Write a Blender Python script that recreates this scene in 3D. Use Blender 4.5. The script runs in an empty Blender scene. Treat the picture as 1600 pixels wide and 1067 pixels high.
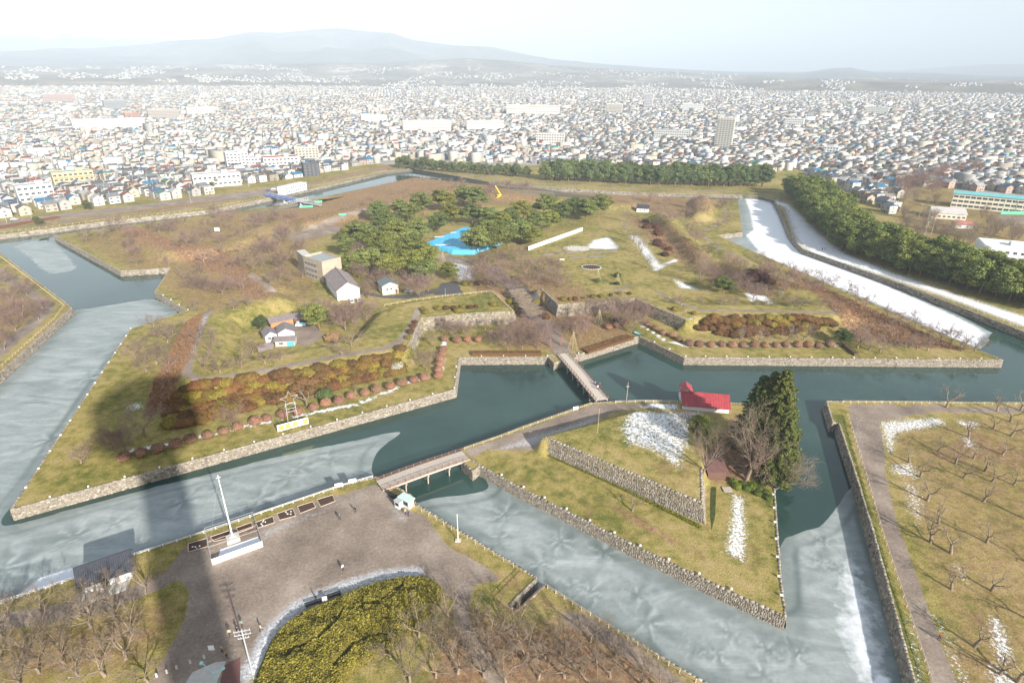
import bpy, bmesh, math, random
import numpy as np
from mathutils import Vector, Matrix
from mathutils.geometry import delaunay_2d_cdt
R = math.radians
rng = np.random.default_rng(7)
random.seed(7)
scene = bpy.context.scene
col = scene.collection

# ---------------------------------------------------------------- camera
F_PX, PITCH, ROLL, CAM_H = 915.17, 0.423973, -0.0084248, 93.0     # photograph is 1600 x 1067
cam_d = bpy.data.cameras.new('camera')
cam = bpy.data.objects.new('camera', cam_d)
col.objects.link(cam)
cam_d.sensor_width = 36.0
cam_d.lens = F_PX / 1600 * 36
cam_d.clip_start, cam_d.clip_end = 0.5, 60000
cam.matrix_world = (Matrix.Translation((0, 0, CAM_H)) @ Matrix.Rotation(math.pi / 2 - PITCH, 4, 'X')
                    @ Matrix.Rotation(-ROLL, 4, 'Z'))
scene.camera = cam

# ---------------------------------------------------------------- sky, sun, exposure
SUN_EL = R(24.0)
LDIR = np.array([-0.565, 0.825])                       # the way shadows fall on the ground
world = bpy.data.worlds.new('World')
scene.world = world
world.use_nodes = True
wn = world.node_tree
sky = wn.nodes.new('ShaderNodeTexSky')
sky.sky_type = 'NISHITA'
sky.sun_disc = False
sky.sun_elevation = SUN_EL
sky.sun_rotation = math.atan2(-LDIR[0], -LDIR[1])
sky.dust_density = 1.2
sky.air_density = 1.15
sky.ozone_density = 1.0
bg = wn.nodes['Background']
bg.inputs['Strength'].default_value = 0.07
hsv = wn.nodes.new('ShaderNodeHueSaturation')          # thin winter overcast takes colour out of the blue
hsv.inputs['Saturation'].default_value = 0.5
wn.links.new(sky.outputs[0], hsv.inputs['Color'])
wn.links.new(hsv.outputs[0], bg.inputs['Color'])
sun_d = bpy.data.lights.new('sun', 'SUN')
sun = bpy.data.objects.new('sun', sun_d)
col.objects.link(sun)
sun_d.energy = 5.0
sun_d.angle = R(0.9)
sun_d.color = (1.0, 0.94, 0.85)
sun.rotation_euler = Vector((LDIR[0] * math.cos(SUN_EL), LDIR[1] * math.cos(SUN_EL), -math.sin(SUN_EL))).to_track_quat('-Z', 'Y').to_euler()
vs = scene.view_settings
vs.view_transform = 'Standard'
vs.look = 'None'
vs.gamma = 1.0
vs.exposure = 1.45
scene.cycles.use_denoising = True
scene.cycles.max_bounces = 4
scene.cycles.diffuse_bounces = 2
scene.cycles.volume_bounces = 0
scene.cycles.transparent_max_bounces = 8

# ---------------------------------------------------------------- pixel <-> ground
_cp, _sp, _cr, _sr = math.cos(PITCH), math.sin(PITCH), math.cos(ROLL), math.sin(ROLL)
def G(u, v, z=0.0):
    du, dv = u - 800, v - 533.5
    a = du * _cr + dv * _sr
    b = -du * _sr + dv * _cr
    dx, dy, dz = a, F_PX * _cp - b * _sp, -F_PX * _sp - b * _cp
    t = (z - CAM_H) / dz
    return np.array([dx * t, dy * t])
def gp(pts, z=0.0):
    return np.array([G(u, v, z) for u, v in pts])
def PX(x, y, z):
    zz = z - CAM_H
    fw = y * _cp - zz * _sp
    up = y * _sp + zz * _cp
    u, v = F_PX * x / fw, -F_PX * up / fw
    return 800 + u * _cr - v * _sr, 533.5 + u * _sr + v * _cr

# ---------------------------------------------------------------- 2-D helpers
def inside(P, poly):
    x, y = P[:, 0], P[:, 1]
    r = np.zeros(len(P), bool)
    n = len(poly)
    for i in range(n):
        x0, y0 = poly[i]
        x1, y1 = poly[(i + 1) % n]
        c = (y0 > y) != (y1 > y)
        with np.errstate(divide='ignore', invalid='ignore'):
            xi = (x1 - x0) * (y - y0) / (y1 - y0) + x0
        r ^= c & (x < xi)
    return r
def segd(P, a, b):
    ab = b - a
    t = np.clip(((P - a) @ ab) / max(ab @ ab, 1e-9), 0, 1)
    return np.hypot(*(P - a - t[:, None] * ab).T)
def lined(P, line, closed=False):
    n = len(line)
    d = np.full(len(P), 1e9)
    for i in range(n if closed else n - 1):
        d = np.minimum(d, segd(P, line[i], line[(i + 1) % n]))
    return d
def sdist(P, poly):                                     # negative inside
    return np.where(inside(P, poly), -1, 1) * lined(P, poly, True)
def sstep(a, b, x):
    t = np.clip((x - a) / (b - a), 0, 1)
    return t * t * (3 - 2 * t)
def resample(line, step, closed=False):
    line = np.asarray(line, float)
    out = []
    n = len(line)
    for i in range(n if closed else n - 1):
        a, b = line[i], line[(i + 1) % n]
        k = max(1, int(np.hypot(*(b - a)) / step))
        for j in range(k):
            out.append(a + (b - a) * j / k)
    if not closed:
        out.append(line[-1])
    return np.array(out)
def smooth_line(line, it=2, closed=False):              # Chaikin
    line = np.asarray(line, float)
    for _ in range(it):
        nxt = np.roll(line, -1, 0)
        q, r = line * .75 + nxt * .25, line * .25 + nxt * .75
        new = np.empty((2 * len(line), 2))
        new[0::2], new[1::2] = q, r
        if not closed:
            new = np.vstack([line[:1], new[:-2], line[-1:]])
        line = new
    return line
_perm = rng.permutation(512)
_grad = rng.normal(size=(512, 2))
_grad /= np.linalg.norm(_grad, axis=1)[:, None]
def noise2(x, y):
    x, y = np.asarray(x, float), np.asarray(y, float)
    xi, yi = np.floor(x).astype(int), np.floor(y).astype(int)
    xf, yf = x - xi, y - yi
    def g(a, b):
        h = _perm[(_perm[a & 511] + b) & 511]
        return _grad[h, 0] * (x - a) + _grad[h, 1] * (y - b)
    u, v = xf * xf * xf * (xf * (xf * 6 - 15) + 10), yf * yf * yf * (yf * (yf * 6 - 15) + 10)
    a = g(xi, yi) * (1 - u) + g(xi + 1, yi) * u
    b = g(xi, yi + 1) * (1 - u) + g(xi + 1, yi + 1) * u
    return a * (1 - v) + b * v
def fbm(x, y, o=4):
    s, a = 0, 1
    for i in range(o):
        s = s + a * noise2(x * 2 ** i + 17 * i, y * 2 ** i - 9 * i)
        a *= .5
    return s

# ---------------------------------------------------------------- object helpers
def link(o, parent=None):
    col.objects.link(o)
    if parent is not None:
        o.parent = parent
    return o
def tag(o, label=None, cat=None, group=None, kind=None):
    if label: o['label'] = label
    if cat: o['category'] = cat
    if group: o['group'] = group
    if kind: o['kind'] = kind
    return o
def thing(name, label, cat, loc=(0, 0, 0), rz=0.0, group=None, scale=None):
    o = bpy.data.objects.new(name, None)
    o.empty_display_size = .3
    o.location = loc
    o.rotation_euler = (0, 0, rz)
    if scale is not None:
        o.scale = (scale, scale, scale) if np.isscalar(scale) else scale
    col.objects.link(o)
    return tag(o, label, cat, group)
def mkmesh(name, V, Fc, mats=None, smooth=False, mi=None, attrs=None):
    """V (n,3); Fc array (m,k) or list of face tuples; attrs {name: (domain, type, data)}"""
    me = bpy.data.meshes.new(name)
    V = np.asarray(V, np.float32)
    if isinstance(Fc, np.ndarray) and Fc.ndim == 2:
        m, k = Fc.shape
        me.vertices.add(len(V))
        me.vertices.foreach_set('co', V.ravel())
        me.loops.add(m * k)
        me.loops.foreach_set('vertex_index', Fc.astype(np.int32).ravel())
        me.polygons.add(m)
        me.polygons.foreach_set('loop_start', np.arange(0, m * k, k, dtype=np.int32))
        me.update(calc_edges=True)
    else:
        me.from_pydata([tuple(map(float, v)) for v in V], [], [tuple(map(int, f)) for f in Fc])
        me.update()
    if mats is not None:
        for mm in (mats if isinstance(mats, (list, tuple)) else [mats]):
            me.materials.append(mm)
    if mi is not None:
        me.polygons.foreach_set('material_index', np.asarray(mi, np.int32))
    if smooth:
        me.polygons.foreach_set('use_smooth', np.ones(len(me.polygons), bool))
    for an, (dom, ty, data) in (attrs or {}).items():
        a = me.attributes.new(an, ty, dom)
        data = np.asarray(data, np.float32)
        if ty == 'FLOAT':
            a.data.foreach_set('value', data.ravel())
        else:
            if data.shape[1] == 3:
                data = np.hstack([data, np.ones((len(data), 1), np.float32)])
            a.data.foreach_set('color', data.ravel())
    return me
def mobj(name, me, parent=None, loc=None, rz=None, color=None):
    o = bpy.data.objects.new(name, me)
    if loc is not None: o.location = loc
    if rz is not None: o.rotation_euler = (0, 0, rz)
    if color is not None: o.color = (*color[:3], 1)
    return link(o, parent)
class MB:
    """collects boxes, tubes and prisms into one mesh"""
    def __init__(s):
        s.v, s.f, s.m = [], [], []
    def add(s, V, Fs, m=0):
        n = len(s.v)
        s.v += [tuple(map(float, p)) for p in V]
        for f in Fs:
            s.f.append(tuple(n + i for i in f)); s.m.append(m)
        return s
    def box(s, c, d, rz=0.0, m=0, taper=1.0):
        hx, hy, hz = d[0] / 2, d[1] / 2, d[2] / 2
        ca, sa = math.cos(rz), math.sin(rz)
        V = []
        for z, k in ((-hz, 1), (hz, taper)):
            for x, y in ((-hx, -hy), (hx, -hy), (hx, hy), (-hx, hy)):
                V.append((c[0] + (x * ca - y * sa) * k, c[1] + (x * sa + y * ca) * k, c[2] + z))
        return s.add(V, [(3, 2, 1, 0), (4, 5, 6, 7), (0, 1, 5, 4), (1, 2, 6, 5), (2, 3, 7, 6), (3, 0, 4, 7)], m)
    def tube(s, a, b, r0, r1=None, n=6, m=0, caps=True):
        r1 = r0 if r1 is None else r1
        a, b = Vector(a), Vector(b)
        d = (b - a)
        if d.length < 1e-6: return s
        q = d.to_track_quat('Z', 'Y')
        V = []
        for p, r in ((a, r0), (b, r1)):
            for i in range(n):
                t = 2 * math.pi * i / n
                V.append(p + q @ Vector((r * math.cos(t), r * math.sin(t), 0)))
        Fs = [(i, (i + 1) % n, n + (i + 1) % n, n + i) for i in range(n)]
        if caps:
            Fs += [tuple(range(n - 1, -1, -1)), tuple(range(n, 2 * n))]
        return s.add(V, Fs, m)
    def prism(s, poly, z0, z1, m=0, top=None):
        poly = [tuple(p[:2]) for p in poly]
        if sum(poly[i][0] * poly[(i + 1) % len(poly)][1] - poly[(i + 1) % len(poly)][0] * poly[i][1] for i in range(len(poly))) < 0:
            poly = poly[::-1]
        n = len(poly)
        V = [(x, y, z0) for x, y in poly] + [(x, y, z1) for x, y in poly]
        Fs = [tuple(range(n - 1, -1, -1)), tuple(range(n, 2 * n))] + [(i, (i + 1) % n, n + (i + 1) % n, n + i) for i in range(n)]
        n0 = len(s.m)
        s.add(V, Fs, m)
        if top is not None: s.m[n0 + 1] = top
        return s
    def gable(s, w, d, h, rise, over=.35, th=.16, mw=0, mr=1, walls=True, roof=True, c=(0, 0, 0)):
        """house body: w along x (ridge along x), d along y"""
        x, y = w / 2, d / 2
        cx, cy, cz = c
        if walls:
            s.add([(cx - x, cy - y, cz), (cx + x, cy - y, cz), (cx + x, cy + y, cz), (cx - x, cy + y, cz),
                   (cx - x, cy - y, cz + h), (cx + x, cy - y, cz + h), (cx + x, cy + y, cz + h), (cx - x, cy + y, cz + h),
                   (cx - x, cy, cz + h + rise), (cx + x, cy, cz + h + rise)],
                  [(0, 1, 5, 4), (1, 2, 6, 9, 5), (2, 3, 7, 6), (3, 0, 4, 8, 7), (3, 2, 1, 0)], mw)
        if roof:
            k = rise / y
            X, Y = x + over, y + over
            for sg in (-1, 1):
                e, r = cz + h - over * k + .01, cz + h + rise + .01
                A = [(cx - X, cy + sg * Y, e), (cx + X, cy + sg * Y, e), (cx + X, cy, r), (cx - X, cy, r)]
                B = [(a, b, z + th) for a, b, z in A]
                fs = [(0, 1, 2, 3), (7, 6, 5, 4), (0, 4, 5, 1), (1, 5, 6, 2), (3, 2, 6, 7), (0, 3, 7, 4)]
                s.add(A + B, fs if sg > 0 else [f[::-1] for f in fs], mr)
        return s
    def mesh(s, name, mats, smooth=False):
        return mkmesh(name, np.array(s.v), s.f, mats, smooth, s.m)
    def build(s, name, mats, parent=None, **kw):
        return mobj(name, s.mesh(name, mats), parent, **kw)

# ---------------------------------------------------------------- materials
class NT:
    def __init__(s, name):
        s.m = bpy.data.materials.new(name)
        s.m.use_nodes = True
        s.t = s.m.node_tree
        s.b = s.t.nodes['Principled BSDF']
        s.out = s.t.nodes['Material Output']
    def n(s, ty, **kw):
        nd = s.t.nodes.new('ShaderNode' + ty)
        for k, v in kw.items():
            if k.startswith('i_'):
                nd.inputs[int(k[2:]) if k[2:].isdigit() else k[2:].replace('_', ' ')].default_value = v
            else:
                setattr(nd, k, v)
        return nd
    def l(s, a, b):
        s.t.links.new(a, b)
        return s
    def noise(s, scale, detail=4, rough=.55, vec=None, out=0):
        nd = s.n('TexNoise')
        nd.inputs['Scale'].default_value = scale
        nd.inputs['Detail'].default_value = detail
        nd.inputs['Roughness'].default_value = rough
        if vec is None: vec = s.pos()
        s.l(vec, nd.inputs['Vector'])
        return nd.outputs[out]
    def pos(s):
        if not hasattr(s, '_p'):
            s._p = s.n('NewGeometry').outputs['Position']
        return s._p
    def objc(s):
        return s.n('TexCoord').outputs['Object']
    def attr(s, name, out='Fac'):
        nd = s.n('Attribute', attribute_name=name)
        return nd.outputs[out]
    def ramp(s, fac, stops, interp='LINEAR'):
        nd = s.n('ValToRGB')
        cr = nd.color_ramp
        cr.interpolation = interp
        while len(cr.elements) < len(stops): cr.elements.new(.5)
        for e, (p, c) in zip(cr.elements, stops):
            e.position = p
            e.color = (c, c, c, 1) if np.isscalar(c) else (*c, 1)
        s.l(fac, nd.inputs[0])
        return nd.outputs[0]
    def mix(s, fac, a, b, mode='MIX'):
        nd = s.n('Mix', data_type='RGBA', blend_type=mode)
        for sock, v in ((nd.inputs[0], fac), (nd.inputs[6], a), (nd.inputs[7], b)):
            if isinstance(v, bpy.types.NodeSocket): s.l(v, sock)
            elif np.isscalar(v): sock.default_value = v
            else: sock.default_value = (*v, 1)
        return nd.outputs[2]
    def math(s, op, a, b=None, clamp=False):
        nd = s.n('Math', operation=op, use_clamp=clamp)
        for sock, v in zip(nd.inputs, (a, b)):
            if v is None: continue
            if isinstance(v, bpy.types.NodeSocket): s.l(v, sock)
            else: sock.default_value = v
        return nd.outputs[0]
    def bump(s, h, strength=.3, dist=.1):
        nd = s.n('Bump')
        nd.inputs['Strength'].default_value = strength
        nd.inputs['Distance'].default_value = dist
        s.l(h, nd.inputs['Height'])
        s.l(nd.outputs[0], s.b.inputs['Normal'])
        return s
    def fin(s, colour=None, rough=.8, spec=.3):
        if colour is not None:
            if isinstance(colour, bpy.types.NodeSocket): s.l(colour, s.b.inputs['Base Color'])
            else: s.b.inputs['Base Color'].default_value = (*colour, 1)
        if isinstance(rough, bpy.types.NodeSocket): s.l(rough, s.b.inputs['Roughness'])
        else: s.b.inputs['Roughness'].default_value = rough
        s.b.inputs['Specular IOR Level'].default_value = spec
        return s.m
MATS = {}
def plain(name, c, rough=.75, var=.18, scale=1.5, spec=.3, bump=0.0, bscale=8.0, metal=0.0):
    """a surface with mottled colour and light relief"""
    if name in MATS: return MATS[name]
    t = NT(name)
    nz = t.noise(scale, 5)
    nz2 = t.noise(scale * 9, 3)
    k = t.math('ADD', t.math('MULTIPLY', nz, .7), t.math('MULTIPLY', nz2, .3))
    c = np.array(c)
    cc = t.ramp(k, [(.3, tuple(np.clip(c * (1 - var), 0, 1))), (.7, tuple(np.clip(c * (1 + var), 0, 1)))])
    if bump: t.bump(t.noise(bscale, 4), bump, .05)
    m = t.fin(cc, rough, spec)
    t.b.inputs['Metallic'].default_value = metal
    MATS[name] = m
    return m
def ocol(name, rough=.7, var=.2, scale=1.2, spec=.3, stripes=0.0):
    """takes the object's own colour (many houses share meshes)"""
    if name in MATS: return MATS[name]
    t = NT(name)
    oi = t.n('ObjectInfo')
    nz = t.noise(scale, 4)
    f = t.ramp(nz, [(.3, 1 - var), (.7, 1.0)])
    cc = t.mix(1.0, oi.outputs['Color'], f, 'MULTIPLY')
    if stripes:
        w = t.n('TexWave', wave_type='BANDS', bands_direction='X')
        w.inputs['Scale'].default_value = stripes
        t.l(t.objc(), w.inputs['Vector'])
        t.bump(w.outputs['Fac'], .5, .04)
    m = t.fin(cc, rough, spec)
    MATS[name] = m
    return m
# ================================================================ LAND
WZ = -2.8                                              # water level; 0 is the top of the moat walls
SC, SR_, SROT = np.array([-27.35, 353.06]), 261.16, 4.36383
def star(pt, k):                                       # turn a point about the fort's centre by k fifths
    a = k * 2 * math.pi / 5
    d = np.asarray(pt) - SC
    return SC + np.array([d[0] * math.cos(a) - d[1] * math.sin(a), d[0] * math.sin(a) + d[1] * math.cos(a)])
tip = [SC + SR_ * np.array([math.cos(SROT + k * 2 * math.pi / 5), math.sin(SROT + k * 2 * math.pi / 5)]) for k in range(5)]
notchEA = gp([(186, 434), (264, 428), (240, 465), (291, 494), (203, 524)])
ISL = np.vstack([gp([(20, 810), (712, 610), (718, 560), (856, 557), (905, 552), (998, 522), (1070, 554), (1568, 550),
                     (1159, 380), (1118, 362), (1157, 357), (1149, 307)]),
                 [star(p, -2) for p in notchEA[::-1]], [tip[3]], [star(p, -1) for p in notchEA[::-1][::2]], gp([(82, 380)]), notchEA])
# the moat's outer bank, all round
DIKE = gp([(-45, 386), (0, 380), (80, 369), (160, 357), (320, 337), (430, 313), (600, 271), (640, 266), (700, 275), (760, 285), (870, 293),
           (1000, 298), (1156, 299), (1187, 301), (1206, 306), (1216, 325), (1230, 358), (1239, 370), (1252, 382), (1397, 430), (1600, 505), (1760, 562)])
L4E = gp([(1850, 614), (1600, 616), (1292, 618), (1303, 652), (1312, 652), (1341, 736), (1368, 820), (1440, 1067), (1480, 1230)])
L3E = gp([(1330, 1190), (1125, 1067), (1075, 1040), (858, 912), (815, 953), (803, 946), (846, 902), (830, 892), (750, 845), (655, 789), (647, 776), (625, 764),
          (592, 748), (540, 761), (324, 837), (216, 875), (128, 912), (0, 957), (-260, 1035)])
L5E = gp([(-260, 800), (0, 598), (112, 492), (0, 410)])
MOAT = np.vstack([DIKE, L4E, L3E, L5E])
RAV = gp([(722, 703), (786, 680), (820, 667), (927, 627), (961, 624), (1057, 622), (1197, 624), (1207, 700), (1214, 748), (1219, 811), (1227, 896), (1236, 957),
          (1148, 919), (1004, 853), (820, 764), (752, 728), (739, 720)])
# raised ground: (outline in photo pixels at its own height, height, run of the slope outside each edge); a small run is a stone wall
PLATS = [
    (gp([(297, 600), (470, 577), (600, 552), (636, 546), (657, 500), (742, 490), (803, 487), (769, 456), (690, 467), (640, 476), (600, 490), (570, 530), (500, 548), (400, 570), (330, 583)], 5), 5.0,
     [9, 9, 7, 1, 1, 1, 1, 9, 9, 9, 9, 9, 9, 9, 9]),
    (gp([(290, 600), (300, 540), (312, 503), (335, 490), (420, 463), (430, 470), (345, 500), (330, 520), (318, 575), (310, 595)], 5), 5.0, [11] * 10),
    (gp([(844, 450), (871, 475), (991, 463), (1072, 495), (1100, 487), (1305, 484), (1318, 474), (1300, 464), (1200, 470), (1095, 472), (1000, 444), (930, 442)], 5), 5.0,
     [1, 1, 1, 2.5, 9, 9, 9, 9, 9, 9, 9, 9]),
    (gp([(1318, 474), (1284, 455), (1174, 405), (1120, 372), (1112, 375), (1165, 412), (1270, 460)], 5), 4.5, [11] * 7),
    (gp([(853, 681), (1102, 781), (1100, 725), (1098, 690), (1085, 650), (1000, 640), (945, 655)], 4.5), 4.5, [1.2, 1.0, 2.5, 3, 4, 5, 3]),
    (gp([(190, 363), (265, 392), (345, 383), (430, 350), (440, 356), (350, 392), (262, 402), (186, 370)], 4), 4.0, [10] * 8),
    (gp([(352, 400), (425, 455), (435, 450), (370, 398)], 4), 3.6, [9] * 4),
    (gp([(1025, 330), (1060, 360), (1095, 400), (1105, 398), (1066, 356), (1034, 328)], 4), 4.2, [7] * 6),
    (gp([(1085, 308), (1095, 300), (1104, 310), (1096, 330), (1086, 330)], 4), 4.5, [7] * 5),
    (gp([(600, 318), (720, 292), (860, 305), (980, 312), (975, 316), (860, 310), (720, 298), (606, 323)], 4), 4.0, [11] * 8),
    (gp([(470, 345), (590, 318), (594, 322), (476, 351)], 4), 3.6, [9] * 4),
]
def hfun(P):
    P = np.asarray(P, float).reshape(-1, 2)
    h = np.zeros(len(P))
    for poly, z, ss in PLATS:
        lo, hi = poly.min(0) - 14, poly.max(0) + 14
        k = np.where((P > lo).all(1) & (P < hi).all(1))[0]
        if not len(k): continue
        Q = P[k]
        hh = np.where(inside(Q, poly), 1.0, 0.0)
        for i, s in enumerate(ss):
            d = segd(Q, poly[i], poly[(i + 1) % len(poly)])
            t = np.clip(1 - d / s, 0, 1)
            hh = np.maximum(hh, t if s < 2 else t * t * (3 - 2 * t))
        h[k] = np.maximum(h[k], z * hh)
    return h
def land_mask(P):
    return (~inside(P, MOAT)) | inside(P, ISL) | inside(P, RAV)
def T(u, v):                                           # where the ray through a pixel meets the land
    z = 0.0
    for _ in range(9):
        p = G(u, v, z)
        h = float(hfun(p)[0])
        if h == 0 and z == 0: break
        z += .7 * (h - z)
    return np.array([p[0], p[1], z])
def tp(pts):
    return np.array([T(u, v)[:2] for u, v in pts])

# ---- ground cover: soft masks with shapes of their own
PAINT = []
def paint(kind, pts, val=1.0, feather=1.2, line=None, ground=False):
    PAINT.append((kind, np.asarray(pts) if ground else tp(pts), val, feather, line))
paint('path', [(262, 905), (300, 857), (330, 845), (592, 759), (615, 777), (640, 800), (668, 806), (705, 855), (766, 886), (790, 906), (739, 916), (732, 943), (700, 930), (640, 900), (590, 900),
               (520, 925), (450, 970), (410, 1020), (400, 1067), (390, 1150), (200, 1150), (256, 1051), (287, 997), (300, 960), (302, 930), (287, 916), (262, 922)], 1, .7)
paint('path', [(-40, 995), (0, 986), (100, 968), (180, 950), (262, 915)], 1, 1.2, 2.2)
paint('path', [(735, 920), (725, 950), (735, 990), (770, 1040), (800, 1090)], .9, 1.5, 1.6)
paint('path', [(880, 950), (925, 955), (1000, 1000), (1075, 1055), (1110, 1090), (1040, 1060), (960, 1010), (890, 975)], .8, 2)
paint('frost', [(395, 1060), (412, 1030), (432, 990), (472, 952), (540, 922), (600, 903), (655, 897)], .75, 1.6, 1.8)
paint('snow', [(404, 1060), (412, 1035), (424, 1005)], .6, 1.0, .7)
paint('litter', [(720, 940), (780, 960), (830, 975), (900, 960), (1000, 1005), (1090, 1070), (1000, 1120), (660, 1120), (690, 1000)], .75, 5)
paint('litter', [(0, 1000), (120, 985), (230, 950), (290, 930), (296, 960), (270, 1010), (200, 1060), (0, 1100)], .55, 5)
paint('litter', [(700, 838), (790, 895), (1125, 1072), (1115, 1080), (780, 905), (695, 845)], .5, 1)
paint('path', [(1326, 624), (1600, 621), (1750, 621), (1750, 634), (1600, 633), (1480, 633), (1375, 646), (1385, 695), (1387, 732), (1404, 800), (1426, 856), (1460, 947), (1502, 1051), (1530, 1120), (1490, 1120),
               (1467, 1061), (1384, 820), (1355, 732), (1338, 680)], 1, .8)
for q, w in (([(1376, 650), (1400, 645), (1470, 640), (1482, 652), (1430, 662), (1405, 668), (1398, 700), (1388, 695)], .62), ([(1390, 715), (1430, 713), (1442, 738), (1400, 732)], .55),
             ([(1412, 740), (1440, 745), (1452, 790), (1440, 815), (1420, 780)], .42), ([(1498, 645), (1532, 647), (1530, 656), (1502, 654)], .7), ([(1505, 668), (1520, 672), (1530, 690), (1512, 686)], .62),
             ([(1552, 950), (1568, 952), (1582, 985), (1592, 1012), (1575, 1030), (1560, 1000)], .72), ([(1462, 946), (1474, 952), (1500, 1000), (1530, 1067), (1508, 1055)], .5),
             ([(1336, 640), (1345, 640), (1352, 700), (1344, 690)], .4), ([(1424, 950), (1432, 960), (1452, 1067), (1443, 1067)], .6), ([(1498, 870), (1508, 872), (1520, 900), (1506, 892)], .55), ([(1555, 1020), (1600, 1050), (1600, 1067), (1550, 1060)], .6)):
    paint('snow', q, w * .86, 1.8)
paint('litter', [(1515, 655), (1620, 690), (1620, 730), (1560, 715), (1480, 715), (1430, 700), (1470, 680)], .6, 4)
paint('litter', [(1480, 990), (1560, 1000), (1620, 1060), (1500, 1080)], .55, 4)
paint('moss', [(1312, 640), (1320, 640), (1350, 735), (1376, 820), (1458, 1067), (1445, 1067), (1368, 820), (1342, 736)], .9, .6)
paint('path', [(-30, 415), (0, 436), (60, 470), (86, 489), (80, 502), (0, 575), (-60, 630), (-60, 600), (0, 552), (58, 503), (66, 496), (46, 478), (0, 450), (-30, 432)], .9, 1.0)
paint('litter', [(-40, 440), (40, 478), (60, 495), (0, 550), (-60, 600)], .55, 3)
paint('litter', [(-30, 404), (0, 413), (104, 488), (0, 585), (-30, 610), (-30, 620), (0, 597), (112, 490), (0, 409)], .5, .8)
paint('path', [(652, 486), (643, 512), (622, 538), (600, 548), (530, 560), (440, 580), (350, 598), (310, 602), (293, 592), (296, 570), (312, 520), (322, 500), (345, 490), (400, 472), (425, 462), (416, 452), (390, 435)], .95, 1, 1.5)
paint('snow', [(296, 570), (312, 520), (322, 500)], .5, 1, .6)
paint('snow', [(345, 489), (400, 471), (426, 461)], .55, 1, .5)
paint('path', [(960, 452), (1002, 451), (1040, 462), (1095, 480), (1200, 479), (1300, 480), (1315, 474), (1284, 457), (1174, 408), (1122, 382), (1105, 371), (1090, 360), (1112, 349), (1129, 339), (1127, 312)], .85, 1, 1.3)
paint('path', [(866, 553), (896, 549), (872, 512), (848, 490), (806, 440), (775, 415), (745, 420), (790, 450), (826, 498), (846, 525)], 1, 1)
paint('tar', [(688, 444), (712, 440), (724, 462), (676, 464)], 1, .8)
paint('tar', [(540, 462), (600, 470), (640, 470), (690, 458), (690, 450), (640, 462), (600, 464), (545, 455)], .7, 1.5)
paint('snow', [(693, 410), (737, 416), (738, 438), (716, 440), (708, 424)], .68, 2)
paint('path', [(660, 393), (705, 403), (742, 405), (738, 416), (698, 412), (664, 404)], .9, 1)
paint('path', [(458, 512), (492, 512), (508, 530), (476, 548), (458, 542)], .9, 1.5)
paint('path', [(724, 706), (786, 684), (927, 631), (960, 628), (1060, 627), (1060, 634), (1010, 634), (985, 637), (958, 642), (935, 657), (862, 681), (846, 696), (765, 702), (742, 716)], 1, .8)
paint('frost', [(850, 692), (800, 702), (765, 705), (850, 675), (930, 650), (945, 652)], .55, 1.5)
paint('snow', [(986, 645), (1010, 640), (1102, 636), (1092, 655), (1078, 690), (1064, 727), (1048, 716), (1020, 700), (985, 690), (972, 668)], .56, 2.6)
paint('snow', [(1062, 627), (1020, 626), (1000, 633), (1060, 636)], .62, 1.0)
paint('snow', [(1148, 765), (1166, 770), (1172, 830), (1170, 873), (1138, 858), (1145, 810)], .58, 1.6)
paint('litter', [(1100, 690), (1150, 640), (1200, 640), (1205, 740), (1160, 750), (1110, 745)], .8, 3)
paint('litter', [(930, 770), (1000, 800), (1070, 840), (1060, 850), (990, 815)], .6, 1.5)
paint('snow', [(912, 386), (924, 372), (950, 367), (966, 386), (940, 388)], .7, 2)
paint('snow', [(988, 366), (1000, 380), (1016, 402), (1026, 414)], .68, 3, 3)
paint('snow', [(1020, 418), (1054, 402)], .85, 1.2, 1.2)
paint('snow', [(1045, 428), (1090, 446), (1115, 450), (1060, 446)], .6, 2)
paint('snow', [(1160, 450), (1172, 466), (1185, 462), (1212, 472), (1196, 455)], .72, 2)
paint('snow', [(1208, 447), (1222, 446), (1226, 452)], .7, 1.5)
paint('snow', [(205, 640), (225, 637), (230, 648), (190, 656)], .45, 1.5)
paint('path', [(425, 374), (500, 358), (535, 345), (562, 337), (610, 328)], .8, 2, 3)
paint('path', [(446, 378), (520, 356), (535, 366), (455, 384)], .9, 1.5)
paint('litter', [(238, 610), (300, 505), (316, 500), (302, 560), (272, 640), (225, 665)], 1.0, 2.5)
paint('litter', [(170, 372), (215, 362), (300, 393), (350, 398), (405, 440), (436, 470), (392, 478), (340, 440), (285, 420), (215, 395)], .8, 5)
paint('litter', [(400, 345), (560, 298), (650, 273), (780, 288), (1000, 302), (1130, 308), (1100, 330), (980, 325), (860, 315), (700, 325), (600, 345), (500, 372)], .62, 6)
paint('litter', [(960, 330), (1030, 335), (1100, 390), (1190, 425), (1300, 462), (1200, 458), (1100, 430), (1020, 380)], .62, 6)
paint('litter', [(1225, 414), (1400, 488), (1520, 538), (1430, 532), (1330, 522), (1300, 478), (1250, 440)], .75, 3)
paint('litter', [(720, 440), (870, 430), (960, 500), (1000, 520), (900, 548), (780, 545), (800, 500)], .6, 4)
for a in ([(205, 716), (300, 695), (420, 665), (560, 636), (640, 600), (672, 588)], [(690, 580), (695, 530)], [(1003, 506), (1040, 528), (1075, 536), (1320, 531)]):
    paint('snow', a, .95, .5, .6)
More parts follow.
